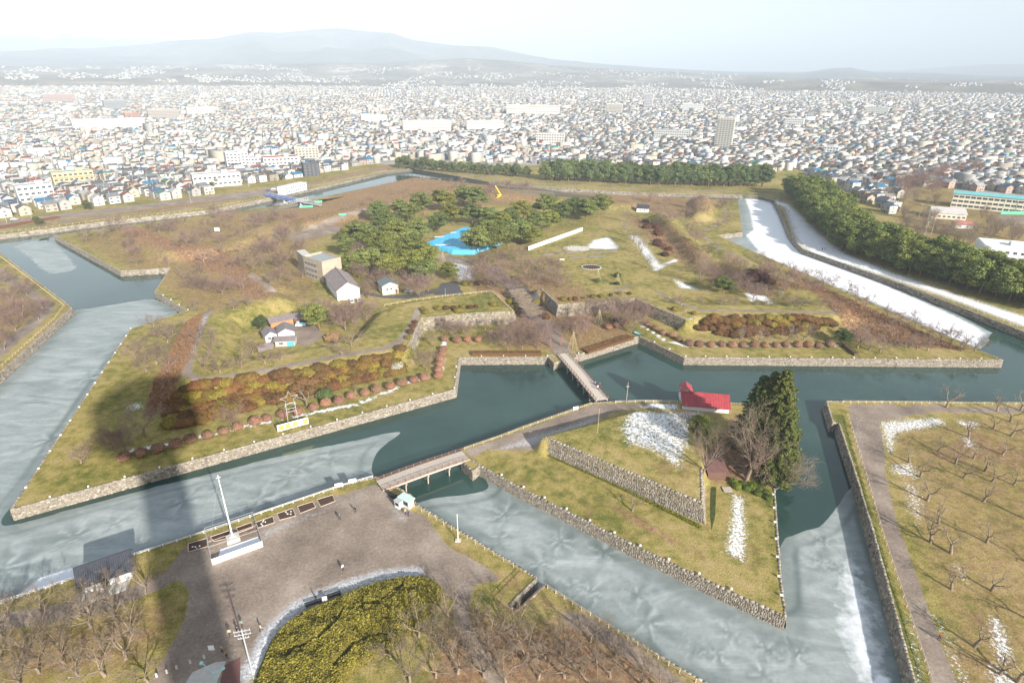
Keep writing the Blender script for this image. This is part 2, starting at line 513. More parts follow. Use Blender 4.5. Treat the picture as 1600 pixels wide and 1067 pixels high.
# the outer bank and the snow-covered dry moat beyond the right-hand dike
paint('snow', [(1180, 300), (1230, 312), (1280, 358), (1320, 388), (1400, 418), (1500, 450), (1640, 492), (1640, 512), (1500, 462), (1390, 426), (1262, 388), (1240, 372), (1222, 318)], .72, 5)
paint('path', [(1212, 304), (1226, 322), (1240, 356), (1256, 374), (1300, 392), (1400, 424), (1500, 458), (1640, 510)], .9, 1.5, 2.2)
paint('path', [(-60, 384), (0, 373), (160, 350), (320, 330), (430, 306), (600, 265), (640, 261), (760, 279), (870, 287), (1000, 291), (1190, 295)], .75, 2, 3)
paint('litter', [(60, 362), (320, 322), (500, 285), (615, 258), (620, 264), (440, 305), (320, 328), (60, 368)], .7, 4)
paint('path', [(-60, 370), (60, 350), (300, 318), (390, 305), (430, 296), (480, 288), (420, 312), (300, 326), (60, 360), (-60, 380)], .7, 2)
paint('litter', [(1400, 262), (1600, 250), (1760, 260), (1760, 440), (1600, 430), (1500, 400), (1420, 360), (1380, 320)], .45, 8)
paint('path', [(1556, 322), (1760, 330), (1760, 345), (1560, 338)], .9, 4)
paint('litter', [(1380, 650), (1700, 630), (1700, 1100), (1540, 1100), (1440, 860), (1395, 720)], .43, 4)
paint('tar', [(786, 452), (820, 446), (856, 490), (826, 502)], 1, 1.5)  # ground colour darkened under the trellis so its sides read dark
paint('frost', [(404, 838), (470, 812), (530, 792), (560, 775), (590, 764), (575, 778), (520, 802), (440, 838), (415, 856)], .42, 2)
paint('frost', [(605, 792), (618, 790), (650, 815), (632, 822)], .4, 1.2)
paint('litter', [(110, 385), (300, 350), (430, 330), (560, 330), (480, 400), (500, 470), (430, 470), (330, 500), (230, 450)], .5, 6)
KINDS = ('path', 'snow', 'frost', 'litter', 'moss', 'tar')
def masks(P):
    out = {k: np.zeros(len(P)) for k in KINDS}
    for kind, poly, val, fe, line in PAINT:
        pad = fe * 2 + (line or 0)
        lo, hi = poly.min(0) - pad, poly.max(0) + pad
        k = np.where((P > lo).all(1) & (P < hi).all(1))[0]
        if not len(k): continue
        d = lined(P[k], poly) - line if line else sdist(P[k], poly)
        out[kind][k] = np.maximum(out[kind][k], val * sstep(fe, -fe, d))
    return out

# ---- land meshes
def land_mesh(outer, holes, spacing, extra):
    """triangulated sheet: boundary kept exactly, jittered points inside, z from hfun"""
    lo, hi = outer.min(0), outer.max(0)
    pts, cells = [], []
    edges, coords = [], []
    def addline(ln, closed):
        n0 = len(coords)
        coords.extend(ln)
        m = len(ln)
        for i in range(m if closed else m - 1):
            edges.append((n0 + i, n0 + (i + 1) % m))
    addline(resample(outer, 4, True), True)
    for h in holes:
        addline(resample(h, 2.5, True), True)
    for e in extra:
        addline(resample(e, 1.5), False)
    cs = np.array(coords)
    for y0, y1, s in spacing:
        gx = np.arange(lo[0], hi[0], s)
        gy = np.arange(max(lo[1], y0), min(hi[1], y1), s)
        if not len(gy) or not len(gx): continue
        X, Y = np.meshgrid(gx, gy)
        P = np.column_stack([X.ravel(), Y.ravel()]) + rng.uniform(-.35, .35, (X.size, 2)) * s
        ok = inside(P, outer)
        for h in holes: ok &= ~inside(P, h)
        P = P[ok]
        d = lined(P, outer, True)
        for h in holes: d = np.minimum(d, lined(P, h, True))
        for e in extra: d = np.minimum(d, lined(P, e))
        pts.append(P[d > .35 * s])
    allp = np.vstack([cs] + pts)
    r = delaunay_2d_cdt([Vector(p) for p in allp], edges, [], 0, 1e-4)
    V = np.array([tuple(v) for v in r[0]])
    Fs = np.array([f for f in r[2] if len(f) == 3])
    c = V[Fs].mean(1)
    ok = inside(c, outer)
    for h in holes: ok &= ~inside(c, h)
    Fs = Fs[ok]
    a, b, d = V[Fs[:, 0]], V[Fs[:, 1]], V[Fs[:, 2]]
    cr = (b - a)[:, 0] * (d - a)[:, 1] - (b - a)[:, 1] * (d - a)[:, 0]
    Fs[cr < 0] = Fs[cr < 0][:, ::-1]
    return V, Fs
def offset_edge(a, b, d, poly):
    t = (b - a) / np.hypot(*(b - a))
    n = np.array([t[1], -t[0]])
    if inside(((a + b) / 2 + n * .3)[None], poly)[0]: n = -n
    return a + n * d, b + n * d, n
EXTRA = {'isl': [], 'rav': []}
STONE_EDGES = []                                       # (chain of top points, outline, height, run)
for i, (poly, z, ss) in enumerate(PLATS):
    key = 'rav' if i == 4 else 'isl'
    if i not in (0, 2, 4): continue
    for j, s in enumerate(ss):
        if s < 2:
            a, b = poly[j], poly[(j + 1) % len(poly)]
            EXTRA[key].append(np.array([a, b]))
            fa, fb, _ = offset_edge(a, b, s, poly)
            EXTRA[key].append(np.array([fa, fb]))
def ground_mat():
    t = NT('ground_cover')
    p = t.pos()
    n1, n2, n3 = t.noise(.035, 5, .6), t.noise(.35, 5, .65), t.noise(3.5, 4, .6)
    k = t.math('ADD', t.math('MULTIPLY', n1, .45), t.math('ADD', t.math('MULTIPLY', n2, .5), t.math('MULTIPLY', n3, .2)))
    grass = t.ramp(k, [(.46, (.115, .13, .028)), (.54, (.235, .205, .058)), (.61, (.34, .275, .095)), (.69, (.42, .31, .15))])
    fine = t.ramp(t.noise(3.2, 6, .8), [(.32, .42), (.68, 1.42)])
    grass = t.mix(1.0, grass, fine, 'MULTIPLY')
    bare = t.ramp(t.noise(.13, 7, .7), [(.57, 0.0), (.68, 1.0)])
    grass = t.mix(t.math('MULTIPLY', bare, .65), grass, (.2, .12, .065))
    def soft(attr, amp, sc, w=.12, det=6):
        a = t.attr(attr)
        nz = t.math('MULTIPLY', t.math('SUBTRACT', t.math('ADD', t.math('MULTIPLY', t.noise(sc, det, .65), .6), t.math('MULTIPLY', t.noise(sc * 6, 4, .7), .4)), .5), amp)
        v = t.math('ADD', a, nz)
        return t.ramp(v, [(.5 - w, 0.0), (.5 + w, 1.0)])
    litter = t.ramp(t.noise(.8, 6, .7), [(.35, (.13, .078, .045)), (.5, (.26, .15, .085)), (.65, (.4, .265, .16))])
    c = t.mix(soft('litter', 1.8, .5, .25), grass, litter)
    moss = t.ramp(t.noise(1.4, 5, .7), [(.35, (.05, .06, .012)), (.65, (.2, .2, .045))])
    c = t.mix(soft('moss', 1.2, .6, .15), c, moss)
    gr1 = t.ramp(t.math('ADD', t.math('MULTIPLY', t.noise(.1, 5, .6), .65), t.math('MULTIPLY', t.noise(1.6, 6, .7), .35)), [(.36, (.18, .14, .115)), (.5, (.27, .215, .175)), (.64, (.38, .315, .26))])
    gr1 = t.mix(1.0, gr1, t.ramp(t.noise(14, 2, .6), [(.3, .82), (.7, 1.1)]), 'MULTIPLY')
    c = t.mix(soft('path', .9, .9, .12), c, gr1)
    tar = t.ramp(t.noise(.6, 5, .6), [(.3, (.075, .072, .072)), (.7, (.13, .125, .125))])
    c = t.mix(soft('tar', .3, .9, .1), c, tar)
    fr = t.ramp(t.noise(2.2, 6, .75), [(.4, (.3, .3, .31)), (.62, (.66, .68, .72))])
    c = t.mix(soft('frost', 1.6, 1.3, .25), c, fr)
    c = t.mix(soft('snow', 3.6, 1.7, .1, 8), c, (.83, .85, .9))
    t.bump(t.math('ADD', t.noise(1.2, 4, .6), t.math('MULTIPLY', t.noise(7, 3, .6), .5)), .55, .25)
    return t.fin(c, .95, .15)
M_GROUND = ground_mat()
def land(name, outer, holes, spacing, extra, skirt=True):
    V, Fs = land_mesh(outer, holes, spacing, extra)
    z = hfun(V)
    z = z + .07 * fbm(V[:, 0] * .12, V[:, 1] * .12, 3) * (z > -1) * sstep(.5, 4, np.minimum(lined(V, ISL, True), np.minimum(lined(V, MOAT, True), lined(V, RAV, True))))
    mk = masks(V)
    me = mkmesh(name, np.column_stack([V, z]), Fs, M_GROUND, True, None, {k: ('POINT', 'FLOAT', mk[k]) for k in KINDS})
    o = mobj(name, me)
    return tag(o, kind='structure')
BOX = np.array([[-420, 40], [420, 40], [420, 700], [-420, 700]], float)
land('fort_island_ground', ISL, [], [(0, 285, 1.5), (285, 800, 3.2)], EXTRA['isl'])
land('ravelin_ground', RAV, [], [(0, 300, .8)], EXTRA['rav'])
land('outer_ground', BOX, [MOAT], [(0, 150, 1.0), (150, 260, 2.5), (260, 720, 4.5)], [])

# ---- water and the ice on it
def star_marks(P):
    dark, pale = np.zeros(len(P)), np.zeros(len(P))
    cs = [(793, 805, 5), (786, 842, 4), (849, 881, 6.5), (930, 923, 4.5), (901, 913, 3), (1021, 968, 7), (948, 860, 4.5), (1094, 1007, 3.5), (1131, 1017, 3.5), (1208, 1009, 3.5), (1249, 1014, 4),
          (1202, 1046, 4), (1293, 839, 4), (1150, 985, 4), (880, 845, 5), (1005, 925, 4), (1290, 870, 4), (1320, 880, 5), (292, 791, 6), (410, 786, 7), (454, 751, 5), (476, 736, 5), (13, 903, 8), (520, 724, 4), (350, 770, 4), (120, 850, 5), (180, 830, 4), (80, 700, 5), (140, 600, 6), (60, 640, 5), (150, 560, 5)]
    for u, v, r in cs:
        c = G(u, v, WZ)
        k = np.where(np.hypot(*(P - c).T) < 3 * r)[0]
        if not len(k): continue
        d = P[k] - c
        rr = np.hypot(*d.T) + 1e-6
        th = np.arctan2(d[:, 1], d[:, 0])
        ph = rng.uniform(0, 6.28)
        wob = fbm(d[:, 0] / r * 1.5 + u, d[:, 1] / r * 1.5 + v, 3)
        lobe = .5 + .5 * np.cos(th * rng.integers(5, 8) + ph + wob * 2)
        dark[k] = np.maximum(dark[k], np.exp(-(rr / (r * (.45 + .45 * lobe))) ** 2) * (.35 + .65 * lobe))
        spoke = np.abs(np.cos(th * rng.integers(4, 7) * .5 + ph + wob * 1.6)) ** 14
        pale[k] = np.maximum(pale[k], spoke * np.exp(-rr / (r * .9)) * sstep(.2, .9, rr))
        dark[k] = np.maximum(dark[k], 1.0 * np.exp(-(rr / .45) ** 2))
    return dark, pale
ICE = [smooth_line(gp(q, WZ), 3, True) for q in (
    [(640, 672), (560, 692), (440, 718), (330, 748), (200, 783), (80, 818), (14, 838), (0, 830), (60, 760), (200, 540), (283, 504), (268, 483), (232, 476), (190, 484), (150, 492), (100, 498), (60, 540), (-300, 760), (-320, 1020), (0, 975), (300, 860), (560, 770), (592, 752), (583, 735), (590, 712), (606, 696)],
    [(640, 800), (652, 788), (680, 780), (715, 776), (745, 772), (768, 764), (764, 752), (752, 740), (800, 745), (1000, 838), (1226, 950), (1229, 900), (1222, 838), (1250, 826), (1285, 816), (1306, 795), (1330, 755), (1345, 740), (1400, 900), (1480, 1100), (1480, 1250), (1200, 1150), (1050, 1050), (830, 920)],
    [(14, 398), (45, 390), (78, 387), (92, 398), (105, 415), (121, 433), (100, 437), (84, 441), (62, 434), (56, 425), (42, 414)],
    [(1120, 366), (1150, 363), (1146, 310), (1160, 296), (1200, 300), (1215, 325), (1242, 375), (1300, 400), (1400, 440), (1551, 503), (1546, 518), (1532, 531), (1520, 536), (1400, 480), (1160, 384)])]
GAP = [gp(q, WZ) for q in ([(590, 745), (540, 763), (324, 840)], [(752, 738), (1236, 968)])]
gx = np.concatenate([np.arange(-420, -150, 3.0), np.arange(-150, 112, .55), np.arange(112, 420, 3.0)])
gy = np.concatenate([np.arange(40, 190, .55), np.arange(190, 720, 2.5)])
X, Y = np.meshgrid(gx, gy)
P = np.column_stack([X.ravel(), Y.ravel()])
idx = np.arange(len(P)).reshape(len(gy), len(gx))
Q = np.stack([idx[:-1, :-1], idx[:-1, 1:], idx[1:, 1:], idx[1:, :-1]], -1).reshape(-1, 4)
cc = P[Q].mean(1)
keep = (inside(cc, MOAT) | (lined(cc, MOAT, True) < 4)) & ~(inside(cc, ISL) & (lined(cc, ISL, True) > 4)) & ~(inside(cc, RAV) & (lined(cc, RAV, True) > 4))
Q = Q[keep]
used = np.unique(Q)
remap = np.full(len(P), -1)
remap[used] = np.arange(len(used))
P, Q = P[used], remap[Q]
ice = np.zeros(len(P))
for pl in ICE:
    ice = np.maximum(ice, sstep(.7, -.7, sdist(P, pl) + .5 * fbm(P[:, 0] * .12, P[:, 1] * .12, 3)))
dark, pale = star_marks(P)
# thin wet margins along the walls, old crack lines and drifts of frost
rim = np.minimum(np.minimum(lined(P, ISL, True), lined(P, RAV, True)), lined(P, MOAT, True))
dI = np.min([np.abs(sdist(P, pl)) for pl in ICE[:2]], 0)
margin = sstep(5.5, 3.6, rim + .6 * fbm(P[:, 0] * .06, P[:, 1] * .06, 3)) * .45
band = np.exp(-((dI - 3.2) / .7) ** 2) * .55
white = np.zeros(len(P))
white = np.maximum(white, sstep(3, -9, sdist(P, ICE[3])) * sstep(-3, 6, sdist(P, gp([(1100, 350), (1150, 290), (1165, 320), (1172, 352), (1160, 362), (1180, 385), (1150, 390)], WZ))))
white = np.maximum(white, .75 * sstep(2, -2, sdist(P, gp([(1335, 745), (1430, 1030), (1420, 1080), (1480, 1100), (1445, 1040), (1365, 830)], WZ))))
white = np.maximum(white, .55 * sstep(4, -8, sdist(P, gp([(1300, 860), (1345, 830), (1400, 950), (1430, 1080), (1330, 1080), (1290, 960)], WZ))))
white = np.maximum(white, .9 * sstep(1.5, -2, sdist(P, gp([(30, 945), (70, 912), (140, 890), (150, 905), (60, 940)], WZ))))
white = np.maximum(white, .85 * sstep(1.5, -1.5, sdist(P, gp([(1368, 1060), (1380, 1040), (1400, 1050), (1405, 1080), (1370, 1080)], WZ))))
def water_mat():
    t = NT('moat_water')
    ic, dk, pl, wh = (t.attr(a) for a in ('ice', 'dark', 'pale', 'white'))
    w1 = t.ramp(t.noise(.03, 4, .6), [(.35, (.022, .052, .045)), (.65, (.038, .078, .067))])
    sw = t.n('Mapping')
    sw.inputs['Rotation'].default_value = (0, 0, R(-25))
    sw.inputs['Scale'].default_value = (.5, 1.6, 1)
    t.l(t.pos(), sw.inputs['Vector'])
    dn = t.n('TexNoise')
    dn.inputs['Scale'].default_value = .09
    dn.inputs['Detail'].default_value = 8
    dn.inputs['Roughness'].default_value = .62
    dn.inputs['Distortion'].default_value = 1.4
    t.l(sw.outputs[0], dn.inputs['Vector'])
    k = t.math('ADD', t.math('MULTIPLY', dn.outputs[0], .75), t.math('MULTIPLY', t.noise(.9, 6, .65), .25))
    icec = t.ramp(k, [(.34, (.19, .222, .218)), (.5, (.27, .305, .3)), (.64, (.37, .405, .4)), (.8, (.55, .575, .57))])
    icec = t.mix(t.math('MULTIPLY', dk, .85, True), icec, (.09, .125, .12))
    icec = t.mix(t.math('MULTIPLY', pl, .55, True), icec, (.6, .64, .63))
    wf = t.ramp(t.math('ADD', wh, t.math('MULTIPLY', t.math('SUBTRACT', t.noise(.35, 7, .65), .5), .7)), [(.3, 0.0), (.62, 1.0)])
    icec = t.mix(wf, icec, (.84, .86, .9))
    f = t.ramp(t.math('ADD', ic, t.math('MULTIPLY', t.math('SUBTRACT', t.noise(.5, 6, .6), .5), .25)), [(.42, 0.0), (.58, 1.0)])
    c = t.mix(f, w1, icec)
    rg = t.mix(f, (.07,) * 3, (.45,) * 3)
    b = t.n('Bump')
    b.inputs['Strength'].default_value = .12
    b.inputs['Distance'].default_value = .05
    t.l(t.noise(2.2, 4, .6), b.inputs['Height'])
    t.l(b.outputs[0], t.b.inputs['Normal'])
    return t.fin(c, rg, .5)
me = mkmesh('moat_water', np.column_stack([P, np.full(len(P), WZ)]), Q, water_mat(), True, None,
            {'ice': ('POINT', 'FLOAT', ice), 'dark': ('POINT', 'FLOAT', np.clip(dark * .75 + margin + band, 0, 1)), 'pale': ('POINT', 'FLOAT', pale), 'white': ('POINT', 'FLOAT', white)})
tag(mobj('moat_water', me), kind='structure')

# ---- stone walls
M_STONE = None
def stone_mat():
    t = NT('wall_stone')
    v = t.attr('v')
    c = t.ramp(v, [(0, (.13, .11, .085)), (.35, (.25, .215, .17)), (.7, (.35, .305, .25)), (1, (.45, .41, .35))])
    d = t.ramp(t.noise(2.5, 5, .7), [(.3, .7), (.7, 1.1)])
    c = t.mix(1.0, c, d, 'MULTIPLY')
    t.bump(t.noise(5, 4, .7), .5, .08)
    return t.fin(c, .92, .15)
M_STONE = stone_mat()
M_JOINT = plain('wall_joint', (.17, .15, .12), .95, .3, 2)
M_LAWN_EDGE = M_GROUND
def stone_wall(name, label, chain, z1, z0, run, outline, rows=.42, length=.55, cap=True, group=None):
    """battered wall below a chain of top points; outline tells which side is the land"""
    chain = np.asarray(chain, float)
    root = thing(name, label, 'wall', (chain[0][0], chain[0][1], 0), 0, group)
    org = np.array([chain[0][0], chain[0][1]])
    n = len(chain) - 1
    # outward normals, mitred
    nrm = []
    for i in range(n):
        _, _, nn = offset_edge(chain[i], chain[i + 1], 1, outline)
        nrm.append(nn)
    vn = []
    for i in range(n + 1):
        if i == 0: m = nrm[0]
        elif i == n: m = nrm[-1]
        else:
            m = nrm[i - 1] + nrm[i]
            m = m / max(m @ nrm[i], .35)
        vn.append(m)
    V, Fs = [], []
    for i in range(n + 1):
        a = chain[i] - org
        V += [(*(a - vn[i] * .05), z1), (*(a + vn[i] * run), z0)]
    for i in range(n):
        Fs.append((2 * i, 2 * i + 1, 2 * i + 3, 2 * i + 2))
    mobj('wall_core', mkmesh('wall_core', V, Fs, M_JOINT), root)
    SV, SF, SVv = [], [], []
    H = z1 - z0
    nr = max(2, int(round(H / rows)))
    for i in range(n):
        a0, a1 = chain[i] - org, chain[i + 1] - org
        b0, b1 = a0 + vn[i] * run, a1 + vn[i + 1] * run
        L = np.hypot(*(a1 - a0))
        for r in range(nr):
            x = -rng.uniform(0, .5)
            f0, f1 = r / nr, (r + 1) / nr
            while x < L:
                w = length * rng.uniform(.55, 1.5)
                u0, u1 = max(0, x) / L, min(L, x + w - .05) / L
                x += w
                if u1 - u0 < .12 / L: continue
                g = .03 / H
                jj = rng.uniform(-.05, .05, 4) / H
                o = rng.uniform(.03, .11)
                nn = nrm[i]
                def pt(u, f, off):
                    p = (a0 * (1 - u) + a1 * u) * (1 - f) + (b0 * (1 - u) + b1 * u) * f
                    return (p[0] + nn[0] * off, p[1] + nn[1] * off, z1 - H * f)
                fa, fb = f0 + g, f1 - g
                k = len(SV)
                SV += [pt(u0, fa, -.02), pt(u1, fa, -.02), pt(u1, fb, -.02), pt(u0, fb, -.02)]
                e = .07 / L
                SV += [pt(u0 + e, fa + abs(jj[0]), o * rng.uniform(.7, 1.2)), pt(u1 - e, fa + abs(jj[1]), o * rng.uniform(.7, 1.2)), pt(u1 - e, fb - abs(jj[2]), o), pt(u0 + e, fb - abs(jj[3]), o)]
                q = [(4, 5, 6, 7), (0, 1, 5, 4), (1, 2, 6, 5), (2, 3, 7, 6), (3, 0, 4, 7)]
                SF += [tuple(k + t_ for t_ in f) for f in q]
                vv = np.clip(rng.normal(.55, .22), 0, 1)
                SVv += [vv] * 5
    me = mkmesh('stones', np.array(SV), np.array(SF), M_STONE, False, None, {'v': ('FACE', 'FLOAT', SVv)})
    tag(mobj('stones', me, root), kind='stuff')
    if cap:                                            # uneven coping stones along the top
        CV, CF, CVv = [], [], []
        for i in range(n):
            a0, a1 = chain[i] - org, chain[i + 1] - org
            L = np.hypot(*(a1 - a0))
            tt = (a1 - a0) / L
            x = 0
            while x < L - .3:
                w = min(rng.uniform(.6, 1.3), L - x)
                c = a0 + tt * (x + w / 2) + nrm[i] * rng.uniform(-.22, -.12)
                hx, hy = tt * (w / 2 - .04), nrm[i] * .26
                zz = rng.uniform(.05, .17)
                k = len(CV)
                for z in (-.2, zz):
                    for sx, sy in ((-1, -1), (1, -1), (1, 1), (-1, 1)):
                        q = c + hx * sx * (1 if z < 0 else .9) + hy * sy * (1 if z < 0 else .85)
                        CV.append((q[0], q[1], z1 + z))
                CF += [tuple(k + t_ for t_ in f) for f in ((4, 5, 6, 7), (0, 1, 5, 4), (1, 2, 6, 5), (2, 3, 7, 6), (3, 0, 4, 7))]
                CVv += [np.clip(rng.normal(.6, .2), 0, 1)] * 5
                x += w
        if CV:
            tag(mobj('coping', mkmesh('coping', np.array(CV), np.array(CF), M_STONE, False, None, {'v': ('FACE', 'FLOAT', CVv)}), root), kind='stuff')
    return root
GW = 'stone walls of the moat'
WB = WZ - .5
I_ = ISL
stone_wall('moat_wall', 'long pale stone wall along the front left side of the fort island, behind the yellow sign', I_[0:3], 0, WB, .55, ISL, group=GW)
stone_wall('moat_wall', 'pale stone wall left of the far bridge, below a clipped brown hedge', I_[2:5], 0, WB, .5, ISL, group=GW)
stone_wall('moat_wall', 'short stone wall right of the far bridge, running to the small blue boat', I_[4:6], 0, WB, .5, ISL, group=GW)
stone_wall('moat_wall', 'long pale stone wall below the right row of round shrubs', I_[5:8], 0, WB, .5, ISL, group=GW)
stone_wall('moat_wall', 'low stone edge of the island along the white frozen moat', I_[7:9], 0, WB, .5, ISL, .7, 1.4, group=GW)
stone_wall('moat_wall', 'far right stone wall of the island at the snowy notch', I_[8:12], 0, WB, .5, ISL, .8, 1.6, False, GW)
stone_wall('moat_wall', 'far back stone wall of the island behind the pines', I_[11:21], 0, WB, .5, ISL, 1.4, 3.0, False, GW)
k0 = len(ISL) - 6
stone_wall('moat_wall', 'stone wall of the far left bastion beside the open dark water', np.vstack([I_[k0:], ])[:4], 0, WB, .5, ISL, .6, 1.0, True, GW)
stone_wall('moat_wall', 'left stone edge of the island between grass and grey ice', np.vstack([I_[-3:], I_[:1]]), 0, WB, .5, ISL, .6, 1.0, True, GW)
stone_wall('moat_wall', 'rough stone wall along the near left side of the ravelin', RAV[11:17][::1], 0, WB, .6, RAV, .38, .46, True, GW)
stone_wall('moat_wall', 'right stone edge of the ravelin with white lamps', RAV[6:12], 0, WB, .5, RAV, .6, 1.0, True, GW)
stone_wall('moat_wall', 'back stone edge of the ravelin by the red roofed house', np.vstack([RAV[0:1], RAV[1:7]]), 0, WB, .5, RAV, .7, 1.2, True, GW)
n1, n2 = len(DIKE), len(DIKE) + len(L4E)
stone_wall('moat_wall', 'grey stone dike wall behind the white frozen moat', DIKE[11:], 0, WB, .8, np.vstack([DIKE[11:], [DIKE[-1] + [60, 60], DIKE[11] + [60, 120]]]), .7, 1.1, True, GW)
stone_wall('moat_wall', 'long low stone bank along the far left outer path', DIKE[:12], 0, WB, .8, np.vstack([DIKE[:12], [DIKE[11] + [0, 100], DIKE[0] + [-60, 100]]]), .8, 1.5, True, GW)
stone_wall('moat_wall', 'mossy stone wall below the right hand park path', L4E[2:], 0, WB, .8, np.vstack([L4E[2:], [L4E[-1] + [80, 0], L4E[2] + [80, 0]]]), .45, .6, True, GW)
stone_wall('moat_wall', 'stone bank along the top edge of the right hand park', L4E[:3], 0, WB, .4, np.vstack([L4E[:3], [L4E[2] + [40, -60], L4E[0] + [0, -60]]]), .7, 1.2, True, GW)
stone_wall('moat_wall', 'stone bank under the fence from the inlet to the bottom edge', L3E[0:4], 0, WB, .4, np.vstack([L3E[0:4], [L3E[3] + [-20, -40], L3E[0] + [-20, -30]]]), .5, .8, True, GW)
stone_wall('moat_wall', 'stone lining of the narrow inlet cut into the near bank', L3E[3:7], 0, WB, .2, np.vstack([L3E[3:4], L3E[3:4] + [[5, -6]], L3E[4:6] + [[0, -6]], L3E[6:7] + [[-8, 0]], L3E[6:7], L3E[5:6], L3E[4:5]]), .5, .7, True, GW)
stone_wall('moat_wall', 'stone bank under the fence between near bridge and inlet', L3E[6:13], 0, WB, .4, np.vstack([L3E[6:13], [L3E[12] + [0, -50], L3E[6] + [-20, -30]]]), .5, .8, True, GW)
stone_wall('moat_wall', 'stone bank along the plaza left of the near bridge', L3E[12:], 0, WB, .4, np.vstack([L3E[12:], [L3E[-1] + [0, -60], L3E[12] + [0, -60]]]), .5, .8, True, GW)
stone_wall('moat_wall', 'stone wall around the pointed bank at the left edge', np.vstack([L5E, DIKE[:1]]), 0, WB, .7, np.vstack([L5E, DIKE[:1], [DIKE[0] + [-90, 0], L5E[0] + [-90, 0]]]), .55, .8, True, GW)
RG = 'tall retaining walls of the ramparts'
p0 = PLATS[0][0]
stone_wall('rampart_wall', 'tall grey stone rampart wall left of the trellis walk', p0[3:8], 5.0, 0, 1.05, p0, .6, .9, True, RG)
p2 = PLATS[2][0]
stone_wall('rampart_wall', 'tall grey stone rampart wall right of the trellis walk', np.vstack([p2[0:4], p2[3:4] * .6 + p2[4:5] * .4]), 5.0, 0, 1.05, p2, .6, .9, True, RG)
p4 = PLATS[4][0]
stone_wall('rampart_wall', 'sloping stone wall across the middle of the grassy ravelin', p4[0:3], 4.5, 0, 1.25, p4, .42, .52, True, RG)

# ---- the observation tower the picture is taken from (its shadow falls across plaza and moat)
def build_tower():
    ax = np.array([5.7, -16.4])
    tw = thing('observation_tower', 'white observation tower that casts the long shadow over plaza and moat', 'tower', (ax[0], ax[1], 0))
    white = plain('tower_white', (.75, .75, .75), .5, .05)
    glass = plain('tower_glass', (.05, .07, .09), .1, .1, spec=.6)
    def ring(rs, zs, n=10, rot=0.0):
        V, Fs = [], []
        for r, z in zip(rs, zs):
            for i in range(n):
                a = rot + 2 * math.pi * i / n
                rr = r * (1.0 if i % 2 == 0 else .86)
                V.append((rr * math.cos(a), rr * math.sin(a), z))
        for k in range(len(rs) - 1):
            for i in range(n):
                Fs.append((k * n + i, k * n + (i + 1) % n, (k + 1) * n + (i + 1) % n, (k + 1) * n + i))
        Fs.append(tuple((len(rs) - 1) * n + i for i in range(n)))
        Fs.append(tuple(range(n - 1, -1, -1)))
        return V, Fs
    mobj('shaft', mkmesh('shaft', *ring([7, 6, 5.4, 5.2], [-1, 12, 40, 79.9]), white), tw)
    mobj('deck', mkmesh('deck', *ring([5.5, 13.2, 14.4, 14.4], [80, 84, 86, 87.2]), white), tw)
    mobj('deck_glass', mkmesh('deck_glass', *ring([14.2, 14.2], [87.21, 95]), glass), tw)
    mobj('roof', mkmesh('roof', *ring([14.6, 14.4, 9, 3], [95.01, 97, 99, 101]), white), tw)
    MB().tube((0, 0, 101), (0, 0, 108), .4, .1, 8).build('mast', white, tw)
build_tower()
# ================================================================ CITY, HILLS, HAZE
def hc(x, y):                                          # the plain rises gently towards the hills
    d = np.hypot(x, y)
    return .011 * np.maximum(0, d - 1500) + np.where(d > 1500, 5 * fbm(x / 900, y / 900, 3) * sstep(1500, 3000, d), 0)
def city_ground_mat():
    t = NT('city_ground')
    n1, n2, n3 = t.noise(.004, 4, .6), t.noise(.03, 5, .7), t.noise(.15, 4, .7)
    k = t.math('ADD', t.math('MULTIPLY', n1, .35), t.math('ADD', t.math('MULTIPLY', n2, .4), t.math('MULTIPLY', n3, .25)))
    c = t.ramp(k, [(.35, (.17, .15, .115)), (.45, (.27, .25, .22)), (.55, (.36, .345, .33)), (.68, (.5, .49, .48))])
    return t.fin(c, .95, .1)
xs = np.concatenate([np.arange(-9000, -420, 165.0), np.arange(-420, 421, 60.0), np.arange(585, 9001, 165.0)])
ys = np.concatenate([np.arange(-260, 40, 60.0), np.arange(40, 701, 60.0), np.arange(860, 9001, 160.0)])
X, Y = np.meshgrid(xs, ys)
idx = np.arange(X.size).reshape(X.shape)
Q = np.stack([idx[:-1, :-1], idx[:-1, 1:], idx[1:, 1:], idx[1:, :-1]], -1).reshape(-1, 4)
cx, cy = X.ravel()[Q].mean(1), Y.ravel()[Q].mean(1)
Q = Q[~((np.abs(cx) < 420) & (cy > 40) & (cy < 700))]
tag(mobj('city_ground', mkmesh('city_ground', np.column_stack([X.ravel(), Y.ravel(), hc(X.ravel(), Y.ravel())]), Q, city_ground_mat(), True)), kind='structure')

